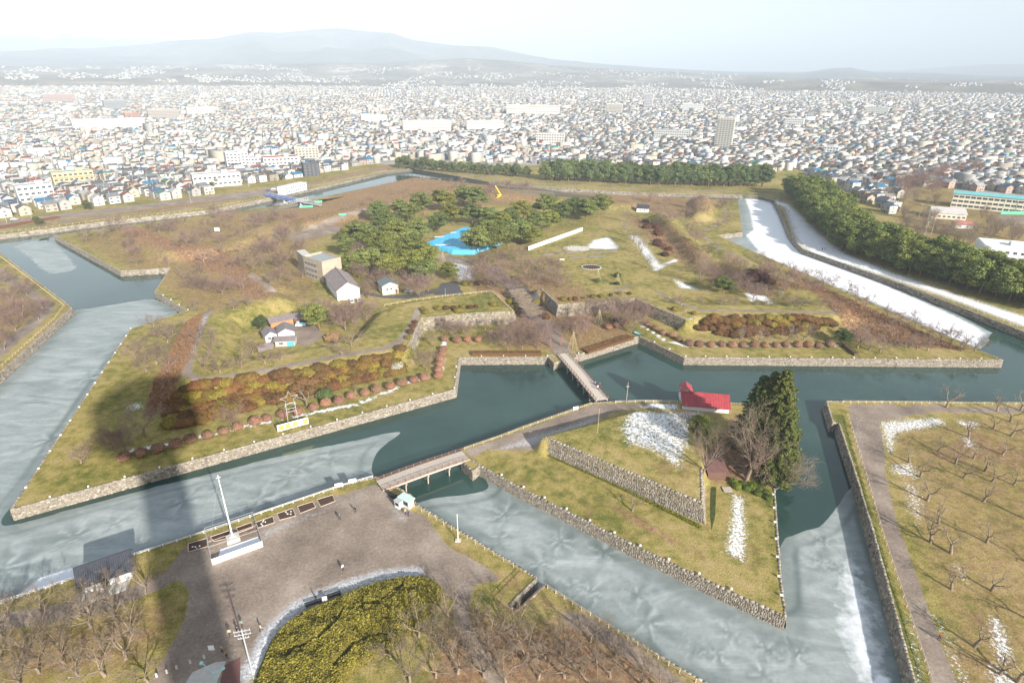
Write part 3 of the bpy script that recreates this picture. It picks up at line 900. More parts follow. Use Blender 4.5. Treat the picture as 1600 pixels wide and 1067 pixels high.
def hill_mat(name, stops, snow=None, sc=.0011):
    t = NT(name)
    k = t.math('ADD', t.math('MULTIPLY', t.noise(sc, 6, .6), .6), t.math('MULTIPLY', t.noise(sc * 9, 5, .65), .4))
    c = t.ramp(k, stops)
    if snow:
        z = t.n('SeparateXYZ')
        t.l(t.pos(), z.inputs[0])
        zz = t.math('MULTIPLY', t.math('SUBTRACT', z.outputs[2], snow), 1 / 260.0)
        f = t.ramp(t.math('ADD', zz, t.math('MULTIPLY', t.math('SUBTRACT', t.noise(.0022, 7, .7), .5), 3.2)), [(.45, 0.0), (.75, 1.0)])
        c = t.mix(f, c, (.82, .84, .88))
    return t.fin(c, .95, .05)
HILLS = []
def ridge(name, r0, wf, wb, sky_px, mat, amp, rough=1.0, nr=46, na=420):
    us = np.array([p[0] for p in sky_px], float)
    az = np.array([math.atan2((u - 800), F_PX / math.cos(PITCH) * 1.0) for u in us])
    A, Z = [], []
    for u, v in sky_px:
        du, dv = u - 800, v - 533.5
        a = du * _cr + dv * _sr
        b = -du * _sr + dv * _cr
        dx, dy, dz = a, F_PX * _cp - b * _sp, -F_PX * _sp - b * _cp
        A.append(math.atan2(dx, dy))
        Z.append(CAM_H + r0 * dz / math.hypot(dx, dy))
    aa = np.linspace(-.95, .95, na)
    crest = np.interp(aa, A, Z)
    ts = np.concatenate([np.linspace(-1, 0, int(nr * .75), endpoint=False), np.linspace(0, 1, nr - int(nr * .75))])
    V = []
    for t in ts:
        r = r0 + (t * wf if t < 0 else t * wb)
        x, y = r * np.sin(aa), r * np.cos(aa)
        base = hc(x, y) - 4
        prof = (1 - abs(t)) ** 1.35 if t < 0 else (1 - t * .9)
        prof = prof + 0 * aa
        nz = fbm(x / (r0 * amp), y / (r0 * amp), 5) * rough
        spur = prof * (1 + .55 * nz * (1 - prof ** 3) ) + .07 * nz * (prof < .97) * prof
        V.append(np.column_stack([x, y, base + (np.maximum(crest - base, 2)) * np.maximum(spur, 0)]))
    V = np.vstack(V)
    n = len(aa)
    idx = np.arange(len(V)).reshape(len(ts), n)
    Q = np.stack([idx[:-1, :-1], idx[:-1, 1:], idx[1:, 1:], idx[1:, :-1]], -1).reshape(-1, 4)
    HILLS.append((V, Q))
    return tag(mobj(name, mkmesh(name, V, Q, mat, True)), kind='structure')
ridge('mountains', 17000, 5500, 3000, [(-300, 50), (-100, 42), (0, 38), (60, 41), (140, 44), (220, 53), (330, 66), (420, 78), (520, 92), (700, 108), (1000, 111), (1150, 105), (1290, 104), (1400, 100), (1480, 93), (1540, 88), (1650, 86), (1900, 92)],
      hill_mat('mountain_snow', [(.35, (.07, .08, .08)), (.7, (.14, .14, .13))], 600), .12)
ridge('foothill_mountains', 10500, 4200, 2500, [(-300, 104), (0, 94), (150, 86), (250, 77), (330, 68), (385, 57), (430, 58), (480, 52), (520, 49), (560, 53), (600, 55), (640, 66), (700, 73), (760, 74), (800, 82), (850, 92), (950, 99), (1050, 104), (1150, 107), (1250, 106), (1290, 99), (1320, 97), (1360, 104), (1450, 103), (1550, 106), (1900, 108)],
      hill_mat('foothill', [(.3, (.05, .06, .06)), (.5, (.09, .09, .08)), (.62, (.18, .16, .13)), (.72, (.5, .47, .42))]), .1)
ridge('hills', 6600, 2000, 1800, [(-300, 120), (0, 118), (150, 116), (300, 111), (430, 106), (560, 103), (650, 98), (720, 93), (780, 95), (850, 101), (950, 106), (1060, 109), (1150, 112), (1250, 114), (1350, 112), (1450, 115), (1600, 112), (1900, 114)],
      hill_mat('hill', [(.3, (.06, .058, .05)), (.46, (.13, .11, .085)), (.56, (.24, .2, .15)), (.64, (.55, .51, .45)), (.76, (.12, .1, .075))], None, .0022), .09)
ridge('wooded_bluff', 4500, 500, 700, [(-300, 134), (100, 134), (230, 132), (290, 126), (350, 127), (420, 134), (520, 131), (600, 128), (700, 133), (760, 129), (850, 133), (930, 127), (1000, 134), (1100, 126), (1230, 121), (1280, 116), (1330, 119), (1450, 119), (1600, 118), (1900, 118)],
      hill_mat('bluff_wood', [(.3, (.07, .075, .06)), (.48, (.14, .12, .09)), (.58, (.25, .2, .15)), (.7, (.45, .38, .28))], None, .004), .05)

# ---- town houses
WALLC = np.array([(.78, .77, .74), (.7, .66, .58), (.62, .55, .44), (.8, .8, .8), (.55, .53, .5), (.68, .6, .48), (.45, .38, .3), (.74, .72, .62), (.5, .54, .56), (.6, .45, .36)])
WALLC *= .66
WALLN = ['white', 'cream', 'tan', 'bright white', 'grey', 'beige', 'brown', 'ivory', 'blue grey', 'salmon']
WALLP = np.array([.17, .14, .11, .13, .12, .1, .07, .08, .05, .03])
ROOFC = np.array([(.13, .13, .14), (.22, .23, .25), (.1, .15, .24), (.3, .1, .07), (.16, .1, .08), (.5, .5, .5), (.05, .22, .4), (.08, .25, .18), (.36, .16, .1), (.68, .68, .68), (.3, .27, .24)])
ROOFC *= .8
ROOFN = ['charcoal', 'slate grey', 'navy blue', 'red', 'dark brown', 'silver', 'bright blue', 'green', 'rust orange', 'white', 'taupe']
ROOFP = np.array([.2, .2, .11, .08, .11, .09, .05, .04, .03, .03, .06])
VLIM = np.array([(-400, 415), (0, 356), (150, 333), (300, 316), (420, 290), (500, 276), (615, 252), (830, 256), (1200, 264), (1240, 258), (1300, 283), (1395, 330), (1402, 280), (1470, 284), (1600, 290), (1900, 300)], float)
TH1 = math.atan2(*(DIKE[5] - DIKE[2])[::-1])
TH2 = math.atan2(*(DIKE[20] - DIKE[19])[::-1])
BIG = []                                               # footprints kept clear: (x, y, radius)
def lattice(d0, d1, sx, sy, th, road, sel, gap=0.0):
    n = int(d1 * 1.5 / min(sx, sy))
    I, J = np.meshgrid(np.arange(-n, n), np.arange(-n, n))
    I, J = I.ravel(), J.ravel()
    u = I * sx + (I // 9) * road
    v = J * sy + (J // 2) * road
    x, y = u * math.cos(th) - v * math.sin(th), u * math.sin(th) + v * math.cos(th)
    d = np.hypot(x, y)
    k = (d > d0) & (d < d1) & (y > 60) & (np.abs(x) < y * 1.05 + 30) & sel(x, y)
    x, y = x[k], y[k]
    dens = fbm(x / 260, y / 260, 3)
    k = rng.random(len(x)) > gap + .5 * (dens > .45) + .25 * (dens < -.5)
    x, y = x[k], y[k]
    z = hc(x, y)
    pu, pv = PX(x, y, z)
    vl = np.interp(pu, VLIM[:, 0], VLIM[:, 1])
    k = (pv < vl) & (pu > -140) & (pu < 1740)
    x, y = x[k], y[k]
    for bx, by, br in BIG:
        k = np.hypot(x - bx, y - by) > br
        x, y = x[k], y[k]
    return x + rng.uniform(-1, 1, len(x)), y + rng.uniform(-1, 1, len(x))
left = lambda x, y: x < .06 * y
right = lambda x, y: x >= .06 * y
BLOCKS = [  # u0, u1, v of base, v of top, depth m, floors, wall, roof, name, label
    (1110, 1136, 229, 178, 10, 17, (.72, .7, .64), (.5, .5, .5), 'apartment_tower', 'tall cream apartment tower standing alone above the houses'),
    (625, 700, 209, 191, 18, 4, (.82, .8, .7), (.7, .7, .7), 'school_building', 'long cream school building with rows of windows, left of centre'),
    (785, 868, 180, 164, 18, 4, (.82, .8, .72), (.7, .7, .66), 'school_building', 'long cream school building far off above the centre'),
    (724, 782, 206, 190, 20, 3, (.85, .85, .84), (.75, .75, .75), 'office_building', 'white flat roofed hall right of the cream school'),
    (1016, 1072, 212, 200, 20, 3, (.66, .66, .64), (.3, .32, .36), 'school_building', 'pale grey school with tall pillars left of the apartment tower'),
    (832, 876, 224, 208, 18, 4, (.72, .7, .66), (.5, .5, .5), 'office_building', 'grey white office block beyond the gap in the pines'),
    (120, 216, 213, 197, 24, 3, (.86, .84, .78), (.72, .72, .7), 'factory_building', 'very long white low building far left'),
    (162, 192, 184, 167, 16, 8, (.45, .46, .47), (.4, .4, .4), 'apartment_building', 'grey apartment slab far left above the long white building'),
    (231, 273, 197, 180, 16, 7, (.62, .56, .5), (.5, .5, .5), 'apartment_building', 'beige apartment slab with balconies far left'),
    (69, 110, 174, 159, 16, 7, (.62, .48, .44), (.5, .45, .42), 'apartment_building', 'pinkish apartment slab near the left skyline'),
    (192, 214, 197, 187, 16, 4, (.5, .27, .2), (.4, .3, .26), 'office_building', 'red brown block beside the beige apartments'),
    (459, 494, 257, 236, 15, 5, (.78, .7, .58), (.6, .6, .58), 'apartment_building', 'cream five storey apartment block right of the red roofs'),
    (354, 386, 274, 246, 18, 6, (.86, .86, .86), (.75, .75, .75), 'office_building', 'bright white tall block left of the red roofs'),
    (385, 411, 270, 253, 16, 3, (.8, .8, .78), (.6, .6, .62), 'office_building', 'white office with window bands beside the red roofs'),
    (411, 462, 270, 252, 18, 3, (.8, .76, .72), (.5, .12, .1), 'office_building', 'white building under a large red roof'),
    (472, 496, 281, 261, 14, 4, (.1, .1, .11), (.35, .35, .36), 'office_building', 'black clad block near the left moat bank'),
    (89, 142, 303, 280, 14, 3, (.74, .62, .36), (.3, .55, .6), 'apartment_building', 'yellow three storey apartments with pale blue roof'),
    (34, 80, 327, 302, 14, 3, (.84, .84, .84), (.6, .6, .6), 'clinic_building', 'white three storey building near the left edge'),
    (304, 372, 300, 280, 16, 2, (.85, .84, .8), (.7, .7, .7), 'office_building', 'wide white flat roofed building behind the left bank'),
    (1281, 1302, 234, 221, 14, 3, (.85, .85, .85), (.7, .7, .7), 'office_building', 'small bright white block right of the apartment tower'),
    (1220, 1247, 192, 178, 18, 4, (.85, .85, .85), (.7, .7, .7), 'hospital_building', 'white block far right of the apartment tower'),
    (1347, 1378, 170, 158, 18, 4, (.83, .82, .78), (.7, .7, .7), 'hospital_building', 'white block in the far right of the town'),
    (1060, 1090, 172, 158, 20, 4, (.84, .83, .8), (.6, .6, .6), 'office_building', 'white block high up left of the apartment tower'),
    (560, 600, 196, 184, 20, 4, (.83, .82, .8), (.65, .65, .65), 'office_building', 'pale block above the left pine belt'),
    (290, 330, 190, 176, 18, 5, (.8, .78, .74), (.6, .6, .6), 'apartment_building', 'off white apartments far left of centre'),
    (940, 965, 176, 160, 16, 7, (.8, .76, .66), (.6, .6, .6), 'apartment_building', 'cream apartments above the middle pine belt'),
    (1000, 1012, 168, 142, 12, 10, (.7, .7, .72), (.5, .5, .5), 'apartment_tower', 'slim grey tower far behind the middle pine belt'),
]
M_WALL, M_ROOF, M_FLAT = ocol('town_wall', .8, .12, .8), ocol('town_roof', .6, .25, .6, .35, 3.0), ocol('town_flat_roof', .9, .25, .5)
M_PANE = plain('window_pane', (.05, .06, .075), .15, .2, spec=.6)
M_FRAME = plain('window_frame', (.6, .6, .6), .5, .1)
_wm = {}
def window_mesh(w, h):
    k = (round(w, 2), round(h, 2))
    if k not in _wm:
        b = MB()
        b.box((0, 0, 0), (w, .06, h), m=0)
        b.box((0, -.02, h / 2), (w + .14, .1, .09), m=1).box((0, -.02, -h / 2), (w + .14, .14, .09), m=1)
        b.box((0, -.02, 0), (.07, .09, h), m=1)
        _wm[k] = b.mesh('window', [M_PANE, M_FRAME])
    return _wm[k]
def put_window(parent, x, y, z, ang, w=1.5, h=1.2):
    o = mobj('window', window_mesh(w, h), parent, (x, y, z), ang)
    return o
def block(spec):
    u0, u1, vb, vt, depth, fl, wc, rc, name, label = spec
    uc = (u0 + u1) / 2
    p = G(uc, vb)
    for _ in range(6):
        p = G(uc, vb, float(hc(p[0], p[1])))
    z0 = float(hc(p[0], p[1]))
    dist = math.hypot(p[0], p[1])
    # height from the top pixel at that distance
    q0, q1 = PX(p[0], p[1], z0), PX(p[0], p[1], z0 + 10)
    h = 10 * (vb - vt) / max(q0[1] - q1[1], .1) * .96
    w = (u1 - u0) / F_PX * (p[1] * _cp + (CAM_H - z0) * _sp)
    th = math.atan2(p[0], p[1]) * -1 + (.12 if uc < 800 else -.1)
    t = thing(name, label, 'building', (p[0], p[1], z0), th)
    BIG.append((p[0], p[1] + depth * .3, max(w, depth) * .62))
    fh = h / fl
    wc, rc = tuple(np.array(wc) * .72), tuple(np.array(rc) * .72)
    b = MB().box((0, depth / 2, h / 2), (w, depth, h))
    b.build('wall', M_WALL, t, color=wc)
    MB().box((0, depth / 2, h + .15), (w - .8, depth - .8, .3)).build('roof', M_FLAT, t, color=rc)
    par = MB()
    for x, y, sx, sy in ((0, .2, w + .1, .4), (0, depth - .2, w + .1, .4), (-w / 2 + .2, depth / 2, .4, depth - .85), (w / 2 - .2, depth / 2, .4, depth - .85)):
        par.box((x, y, h + .4), (sx, sy, .8))
    par.build('parapet', M_WALL, t, color=wc)
    MB().box((w * .2, depth * .6, h + 1.4), (min(5, w * .3), 4, 2.6)).build('penthouse', M_WALL, t, color=wc)
    nw = max(3, int(w / 3.6))
    if 'apartment' in name:
        bal = MB()
        for f in range(1, fl):
            bal.box((0, -.55, f * fh + .55), (w * .94, 1.1, 1.05))
        bal.build('balcony', M_WALL, t, color=tuple(np.array(wc) * .93))
    for f in range(fl):
        for i in range(nw):
            if fl * nw > 160 and (i % 2): continue
            put_window(t, -w / 2 + (i + .5) * w / nw, -.04, (f + .55) * fh, 0, min(2.2, w / nw * .62), min(1.7, fh * .5))
    for f in range(fl):
        for i in range(2):
            put_window(t, (w / 2 + .04) * (1 if uc < 800 else -1), depth * (.3 + .4 * i), (f + .55) * fh, math.pi / 2 if uc < 800 else -math.pi / 2, 1.6, min(1.5, fh * .5))
    return t
for s_ in BLOCKS: block(s_)

near_pts, far_pts = [], []
for sel, th in ((left, TH1), (right, TH2)):
    near_pts.append(lattice(300, 1500, 10.5, 12.5, th, 4.5, sel, .06))
    far_pts.append(lattice(1500, 2600, 12.5, 15, th, 4.5, sel, .1))
    far_pts.append(lattice(2600, 4500, 17, 21, th, 4, sel, .15))
nx, ny = np.concatenate([p[0] for p in near_pts]), np.concatenate([p[1] for p in near_pts])
fx, fy = np.concatenate([p[0] for p in far_pts]), np.concatenate([p[1] for p in far_pts])
k = rng.random(len(fx)) > sstep(3300, 4300, np.hypot(fx, fy)) * .8
fx, fy = fx[k], fy[k]
def theta(x, y): return np.where(left(x, y), TH1, TH2)
# the nearest 300 in view are houses of their own
pu, pv = PX(nx, ny, 0 * nx)
okv = (pu > -5) & (pu < 1605)
order = np.argsort(np.where(okv, np.hypot(nx, ny), 1e9))[:298]
ind = np.zeros(len(nx), bool)
ind[order] = True
HP = []
for (w, d, h, rise, kind) in ((9, 7.2, 5.4, 1.9, 'gable'), (7.6, 7.2, 5.6, 2.2, 'gable'), (9.5, 7.8, 3.2, 1.8, 'gable'), (8, 7.2, 6.0, .5, 'flat'), (9, 8, 5.8, 1.1, 'gable'), (10, 8.5, 8.2, .5, 'flat')):
    if kind == 'gable':
        wm = MB().gable(w, d, h, rise, roof=False).mesh('wall', M_WALL)
        rm = MB().gable(w, d, h, rise, walls=False, mr=0).mesh('roof', M_ROOF)
    else:
        wm = MB().box((0, 0, h / 2), (w, d, h)).mesh('wall', M_WALL)
        rm = MB().box((0, 0, h + .12), (w + .5, d + .5, .24)).box((w * .2, 0, h + .5), (1.2, 1.0, .6)).mesh('roof', M_FLAT)
    HP.append((w, d, h, rise, kind, wm, rm))
pipe_me = MB().tube((0, 0, 0), (0, 0, 2.4), .13, n=6).tube((0, 0, 2.4), (0, 0, 2.6), .2, n=6).mesh('chimney_pipe', plain('pipe_metal', (.45, .45, .45), .4, .1))
door_me = MB().box((0, 0, 0), (1.0, .08, 2.0)).box((0, -.5, 1.25), (1.6, 1.1, .12)).mesh('door', plain('door_brown', (.16, .1, .07), .6, .2))
hrec = []
for i in order:
    x, y = nx[i], ny[i]
    hp = HP[rng.choice(6, p=[.26, .24, .16, .14, .15, .05])]
    w, d, h, rise, kind, wm, rm = hp
    th = float(theta(x, y)) + rng.choice([0, math.pi / 2, math.pi, -math.pi / 2]) + rng.normal(0, .03)
    wi, ri = rng.choice(10, p=WALLP), rng.choice(11, p=ROOFP)
    u, v = PX(x, y, 0)
    zone = 'left of the moat' if u < 430 else 'behind left pines' if u < 840 else 'behind middle pines' if u < 1215 else 'beyond right pines'
    storey = 'low' if h < 4 else 'tall' if h > 8 else 'two-storey'
    hrec.append([u, WALLN[wi], ROOFN[ri], storey + ' ' + ('flat-topped' if kind == 'flat' else 'gabled'), zone, x, y, th, hp, WALLC[wi], ROOFC[ri]])
ORD = ['first', 'second', 'third', 'fourth', 'fifth', 'sixth', 'seventh', 'eighth', 'ninth', 'tenth', 'eleventh', 'twelfth', 'thirteenth', 'fourteenth', 'fifteenth', 'sixteenth', 'seventeenth', 'eighteenth', 'nineteenth', 'twentieth']
def ordn(i):
    if i < 20: return ORD[i]
    i += 1
    return str(i) + ('th' if 10 < i % 100 < 14 else {1: 'st', 2: 'nd', 3: 'rd'}.get(i % 10, 'th'))
from collections import defaultdict
byk = defaultdict(list)
for r in hrec: byk[tuple(r[1:5])].append(r)
for key, rs in byk.items():
    rs.sort(key=lambda r: r[0])
    for j, r in enumerate(rs):
        u, wn_, rn, st, zone, x, y, th, hp, wc, rc = r
        w, d, h, rise, kind, wm, rm = hp
        lab = f'{wn_} {st} house, {rn} roof, {zone}' + (f', {ordn(j)} such from left' if len(rs) > 1 else '')
        t = thing('house', lab, 'house', (x, y, 0), th, 'town houses nearest the moat')
        mobj('wall', wm, t, color=wc * rng.uniform(.92, 1.04))
        mobj('roof', rm, t, color=rc * rng.uniform(.85, 1.1))
        nf = 1 if h < 4 else 2 if h < 8 else 3
        for f in range(nf):
            zz = 1.5 + f * 2.7
            for sx in (-.28, .28):
                put_window(t, sx * w, -d / 2 - .02, zz, 0)
                put_window(t, -sx * w, d / 2 + .02, zz, math.pi)
            put_window(t, w / 2 + .02, 0, zz, math.pi / 2, 1.2, 1.1)
            put_window(t, -w / 2 - .02, 0, zz, -math.pi / 2, 1.2, 1.1)
        mobj('door', door_me, t, (0, -d / 2 - .03, 1.0))
        mobj('chimney_pipe', pipe_me, t, (w * .3, d * .2, h + (rise * .6 if kind == 'gable' else .2)))
# the rest of the town, too many to pick apart
def town(name, x, y, label, big, z=None):
    n = len(x)
    if z is None: z = hc(x, y)
    th = theta(x, y) + rng.choice([0, math.pi / 2], n) + rng.normal(0, .04, n)
    w, d = rng.uniform(5.5, 9.8, n) * big, rng.uniform(5.2, 8.0, n) * big
    h = rng.choice([3.2, 5.6, 6.0, 8.5], n, p=[.2, .45, .27, .08]) * (1 + (big - 1) * .3)
    large = rng.random(n) < .045
    w = np.where(large, w * rng.uniform(1.6, 3.2, n), w)
    h = np.where(large, h * rng.uniform(1.2, 1.9, n), h)
    flat = (rng.random(n) < .3) | large
    rise = np.where(flat, .15, rng.uniform(.9, 2.3, n))
    wi, ri = rng.choice(10, n, p=WALLP), rng.choice(11, n, p=ROOFP)
    wc = WALLC[wi] * rng.uniform(.85, 1.08, (n, 1))
    rc = ROOFC[ri] * rng.uniform(.75, 1.2, (n, 1))
    rc[flat] = (rc[flat] * .4 + .3)
    ca, sa = np.cos(th), np.sin(th)
    loc = np.zeros((n, 10, 3))
    sx, sy = np.array([-1, 1, 1, -1, -1, 1, 1, -1, -1, 1]), np.array([-1, -1, 1, 1, -1, -1, 1, 1, 0, 0])
    lx, ly = sx[None] * w[:, None] / 2, sy[None] * d[:, None] / 2
    loc[:, :, 0] = x[:, None] + lx * ca[:, None] - ly * sa[:, None]
    loc[:, :, 1] = y[:, None] + lx * sa[:, None] + ly * ca[:, None]
    loc[:, 4:8, 2] = h[:, None]
    loc[:, 8:, 2] = (h + rise)[:, None]
    loc[:, :, 2] += z[:, None] - .3
    tri = np.array([(0, 1, 5), (0, 5, 4), (1, 2, 6), (1, 6, 5), (2, 3, 7), (2, 7, 6), (3, 0, 4), (3, 4, 7), (5, 6, 9), (7, 4, 8), (4, 5, 9), (4, 9, 8), (6, 7, 8), (6, 8, 9)])
    Fs = (np.arange(n)[:, None, None] * 10 + tri[None]).reshape(-1, 3)
    cl = np.zeros((n, 14, 3))
    cl[:, :10] = wc[:, None]
    cl[:, 10:] = rc[:, None]
    t = NT(name + '_paint')
    cc_ = t.mix(1.0, t.attr('col', 'Color'), t.ramp(t.noise(.5, 3), [(.3, .85), (.7, 1.05)]), 'MULTIPLY')
    me = mkmesh(name, loc.reshape(-1, 3), Fs, t.fin(cc_, .75, .3), False, None, {'col': ('FACE', 'FLOAT_COLOR', np.clip(cl, 0, .88).reshape(-1, 3))})
    return tag(mobj(name, me), label, 'town', kind='stuff')
town('town_houses', nx[~ind], ny[~ind], 'dense mass of small houses filling the middle distance', 1.0)
town('far_town', fx, fy, 'hazy sea of far roofs reaching to the hills', 1.25)

# villages scattered over the first slopes
from mathutils.bvhtree import BVHTree
trees_ = [BVHTree.FromPolygons([tuple(v) for v in V], [tuple(q) for q in Q.tolist()]) for V, Q in HILLS[2:]]
hx = []
for _ in range(5200):
    u, v = rng.uniform(-20, 1620), 108 + 30 * rng.random() ** .8
    if noise2(u / 60, v / 9) < (.05 if u < 1150 else .22): continue
    a, b = (u - 800) * _cr + (v - 533.5) * _sr, -(u - 800) * _sr + (v - 533.5) * _cr
    d = Vector((a, F_PX * _cp - b * _sp, -F_PX * _sp - b * _cp)).normalized()
    hit = [h for h in (t_.ray_cast(Vector((0, 0, CAM_H)), d) for t_ in trees_) if h[0] is not None]
    if hit:
        h = min(hit, key=lambda q: q[3])
        hx.append(tuple(h[0]))
hx = np.array(hx)
town('hill_villages', hx[:, 0], hx[:, 1], 'pale specks of far houses on the first hill slopes', 1.5, hx[:, 2])
# trees and bushes between the houses, one far-off mass
n = 5200
d = np.sqrt(rng.uniform(480.0 ** 2, 3800.0 ** 2, n)); a = rng.uniform(-.75, .75, n)
x, y = d * np.sin(a), d * np.cos(a)
pu, pv = PX(x, y, hc(x, y))
k = (pv < np.interp(pu, VLIM[:, 0], VLIM[:, 1])) & (noise2(x / 180, y / 180) > -.05)
x, y = x[k], y[k]
n = len(x)
K = 16
c = np.repeat(np.column_stack([x, y, hc(x, y) + 2.6]), K, 0)
dv = rng.normal(0, 1, (n * K, 3)); dv /= np.linalg.norm(dv, axis=1)[:, None]
sz = np.repeat(rng.uniform(1.4, 3.6, n), K)[:, None]
c = c + dv * sz * [1, 1, 1.1]
u1 = rng.normal(0, 1, (n * K, 3)); u1 /= np.linalg.norm(u1, axis=1)[:, None]
u2 = np.cross(u1, dv)
V = np.stack([c + u1 * sz * .7, c - u1 * sz * .4 + u2 * sz * .6, c - u1 * sz * .4 - u2 * sz * .6], 1).reshape(-1, 3)
pal = np.array([(.05, .065, .025), (.13, .085, .055), (.09, .075, .04), (.16, .1, .07)])[rng.integers(0, 4, n)]
t = NT('town_tree_paint')
me = mkmesh('town_trees', V, np.arange(3 * n * K).reshape(-1, 3), t.fin(t.attr('col', 'Color'), .9, .1), False, None, {'col': ('FACE', 'FLOAT_COLOR', np.repeat(pal, K, 0) * rng.uniform(.7, 1.3, (n * K, 1)))})
tag(mobj('town_trees', me), 'dark specks of trees between the town houses', 'trees', kind='stuff')

# ---- the air
hz = MB().box((0, 9000, 640), (46000, 30000, 1400))
t = NT('haze_air')
t.t.nodes.remove(t.b)
pv_ = t.n('VolumePrincipled')
pv_.inputs['Color'].default_value = (.74, .865, 1.0, 1)
pv_.inputs['Density'].default_value = 1.6e-4
pv_.inputs['Anisotropy'].default_value = -.15
t.l(pv_.outputs[0], t.out.inputs['Volume'])
hobj = hz.build('haze', t.m)
tag(hobj, kind='stuff')
# ================================================================ VEGETATION
def bark_mat(name, c1, c2):
    t = NT(name)
    c = t.ramp(t.noise(3, 4, .7), [(.35, c1), (.65, c2)])
    oi = t.n('ObjectInfo')
    c = t.mix(1.0, c, t.ramp(oi.outputs['Random'], [(0, .75), (1, 1.15)]), 'MULTIPLY')
    return t.fin(c, .9, .1)
M_BARK = bark_mat('cherry_bark', (.15, .115, .085), (.34, .27, .2))
M_CHERRY = bark_mat('cherry_limb', (.19, .135, .105), (.34, .25, .2))
M_PALEBARK = bark_mat('pale_bark', (.17, .13, .098), (.36, .285, .21))
M_TWIG = bark_mat('red_twig', (.19, .125, .105), (.34, .235, .2))
M_PINEBARK = bark_mat('pine_bark', (.14, .085, .055), (.3, .17, .11))
def leaf_mat(name, lo=.36, hi=1.5):
    t = NT(name)
    oi = t.n('ObjectInfo')
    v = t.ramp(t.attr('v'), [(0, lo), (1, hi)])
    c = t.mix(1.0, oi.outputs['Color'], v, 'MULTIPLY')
    rr = t.ramp(oi.outputs['Random'], [(0, (.82, .9, .85)), (.5, (1, 1, 1)), (1, (1.15, 1.06, .9))])
    c = t.mix(1.0, c, rr, 'MULTIPLY')
    return t.fin(c, .7, .2)
M_LEAF = leaf_mat('foliage')
class Chains:
    def __init__(s): s.V, s.F, s.n = [], [], 0
    def add(s, pts, rad, n):
        pts = np.asarray(pts, float)
        m = len(pts)
        d = np.gradient(pts, axis=0)
        d /= np.linalg.norm(d, axis=1)[:, None] + 1e-9
        ref = np.where(np.abs(d[:, 2:3]) > .9, [[1., 0, 0]], [[0, 0, 1.]])
        a = np.cross(d, ref)
        a /= np.linalg.norm(a, axis=1)[:, None] + 1e-9
        b = np.cross(d, a)
        th = 2 * np.pi * np.arange(n) / n
        ring = pts[:, None] + np.asarray(rad)[:, None, None] * (a[:, None] * np.cos(th)[None, :, None] + b[:, None] * np.sin(th)[None, :, None])
        s.V.append(ring.reshape(-1, 3))
        i = np.arange(m - 1)[:, None] * n
        j = np.arange(n)[None]
        q = np.stack([i + j, i + (j + 1) % n, i + n + (j + 1) % n, i + n + j], -1).reshape(-1, 4)
        s.F.append(q + s.n)
        s.n += m * n
    def arr(s): return np.vstack(s.V), np.vstack(s.F)
def bare_tree(seed, H=6.0, trunk=1.6, r0=.24, spread=.75, nl=(4, 4, 5, 5), twig=.014, gnarl=.28, up=.1, lean=.1, droop=0.0):
    g = np.random.default_rng(seed)
    tr, cr = Chains(), Chains()
    def walk(p, d, L, r, r1, k, gn, upb):
        pts, rr = [p.copy()], [r]
        for i in range(k):
            d = d + g.normal(0, gn, 3) * .6 + np.array([0, 0, upb])
            d /= np.linalg.norm(d)
            p = p + d * L / k
            pts.append(p.copy())
            rr.append(r + (r1 - r) * (i + 1) / k)
        return pts, rr, d
    d0 = np.array([g.normal(0, lean), g.normal(0, lean), 1.0])
    pts, rr, d = walk(np.array([0, 0, -.25]), d0 / np.linalg.norm(d0), trunk + .25, r0 * 1.25, r0 * .85, 4, .1, 0)
    tr.add(pts, rr, 7)
    def grow(p, d, L, r, lv):
        k = 4 if lv < 2 else 3
        pts, rr, de = walk(p, d, L, r, max(r * .45, twig * .6), k, gnarl * (1 if lv else .8), up if lv < 3 else up * .3 - droop)
        cr.add(pts, rr, 5 if lv == 0 else 4 if lv == 1 else 3)
        if lv + 1 >= len(nl): return
        m = nl[lv + 1]
        for i in range(m):
            t = (.3 + .7 * (i + g.uniform(.2, .8)) / m) if lv < 2 else (.15 + .85 * (i + .5) / m)
            t = min(t, .99)
            kk = int(t * k)
            q = pts[kk] + (pts[kk + 1] - pts[kk]) * (t * k - kk)
            dd = (pts[kk + 1] - pts[kk])
            dd = dd / np.linalg.norm(dd)
            a = g.normal(0, 1, 3)
            a -= dd * (a @ dd)
            a /= np.linalg.norm(a)
            nd = dd * g.uniform(.5, .9) + a * g.uniform(.6, 1.0)
            nd /= np.linalg.norm(nd)
            grow(q, nd, L * g.uniform(.45, .7), max(rr[kk] * .55, twig), lv + 1)
    n0 = nl[0]
    for i in range(n0):
        a = 2 * math.pi * (i + g.uniform(-.3, .3)) / n0
        nd = np.array([math.cos(a) * spread, math.sin(a) * spread, g.uniform(.5, 1.0)])
        nd /= np.linalg.norm(nd)
        grow(pts[-1] - np.array([0, 0, g.uniform(0, .3) * trunk * .5]), nd, (H - trunk) * g.uniform(.6, .85), r0 * .55, 0)
    return tr.arr(), cr.arr()
def leaf_quads(C, N, size, g, up=.35, flat=None):
    """quads at points C with normals mixed from N and noise"""
    n = len(C)
    nn = N * .8 + g.normal(0, .7, (n, 3)) + np.array([0, 0, up])
    nn /= np.linalg.norm(nn, axis=1)[:, None] + 1e-9
    a = np.cross(nn, g.normal(0, 1, (n, 3)))
    a /= np.linalg.norm(a, axis=1)[:, None] + 1e-9
    b = np.cross(nn, a)
    s = size * g.uniform(.55, 1.25, (n, 1))
    V = np.stack([C - a * s - b * s * .45, C + a * s * .7 - b * s * .6, C + a * s + b * s * .5, C - a * s * .6 + b * s * .6], 1).reshape(-1, 3)
    return V, np.arange(4 * n).reshape(n, 4)
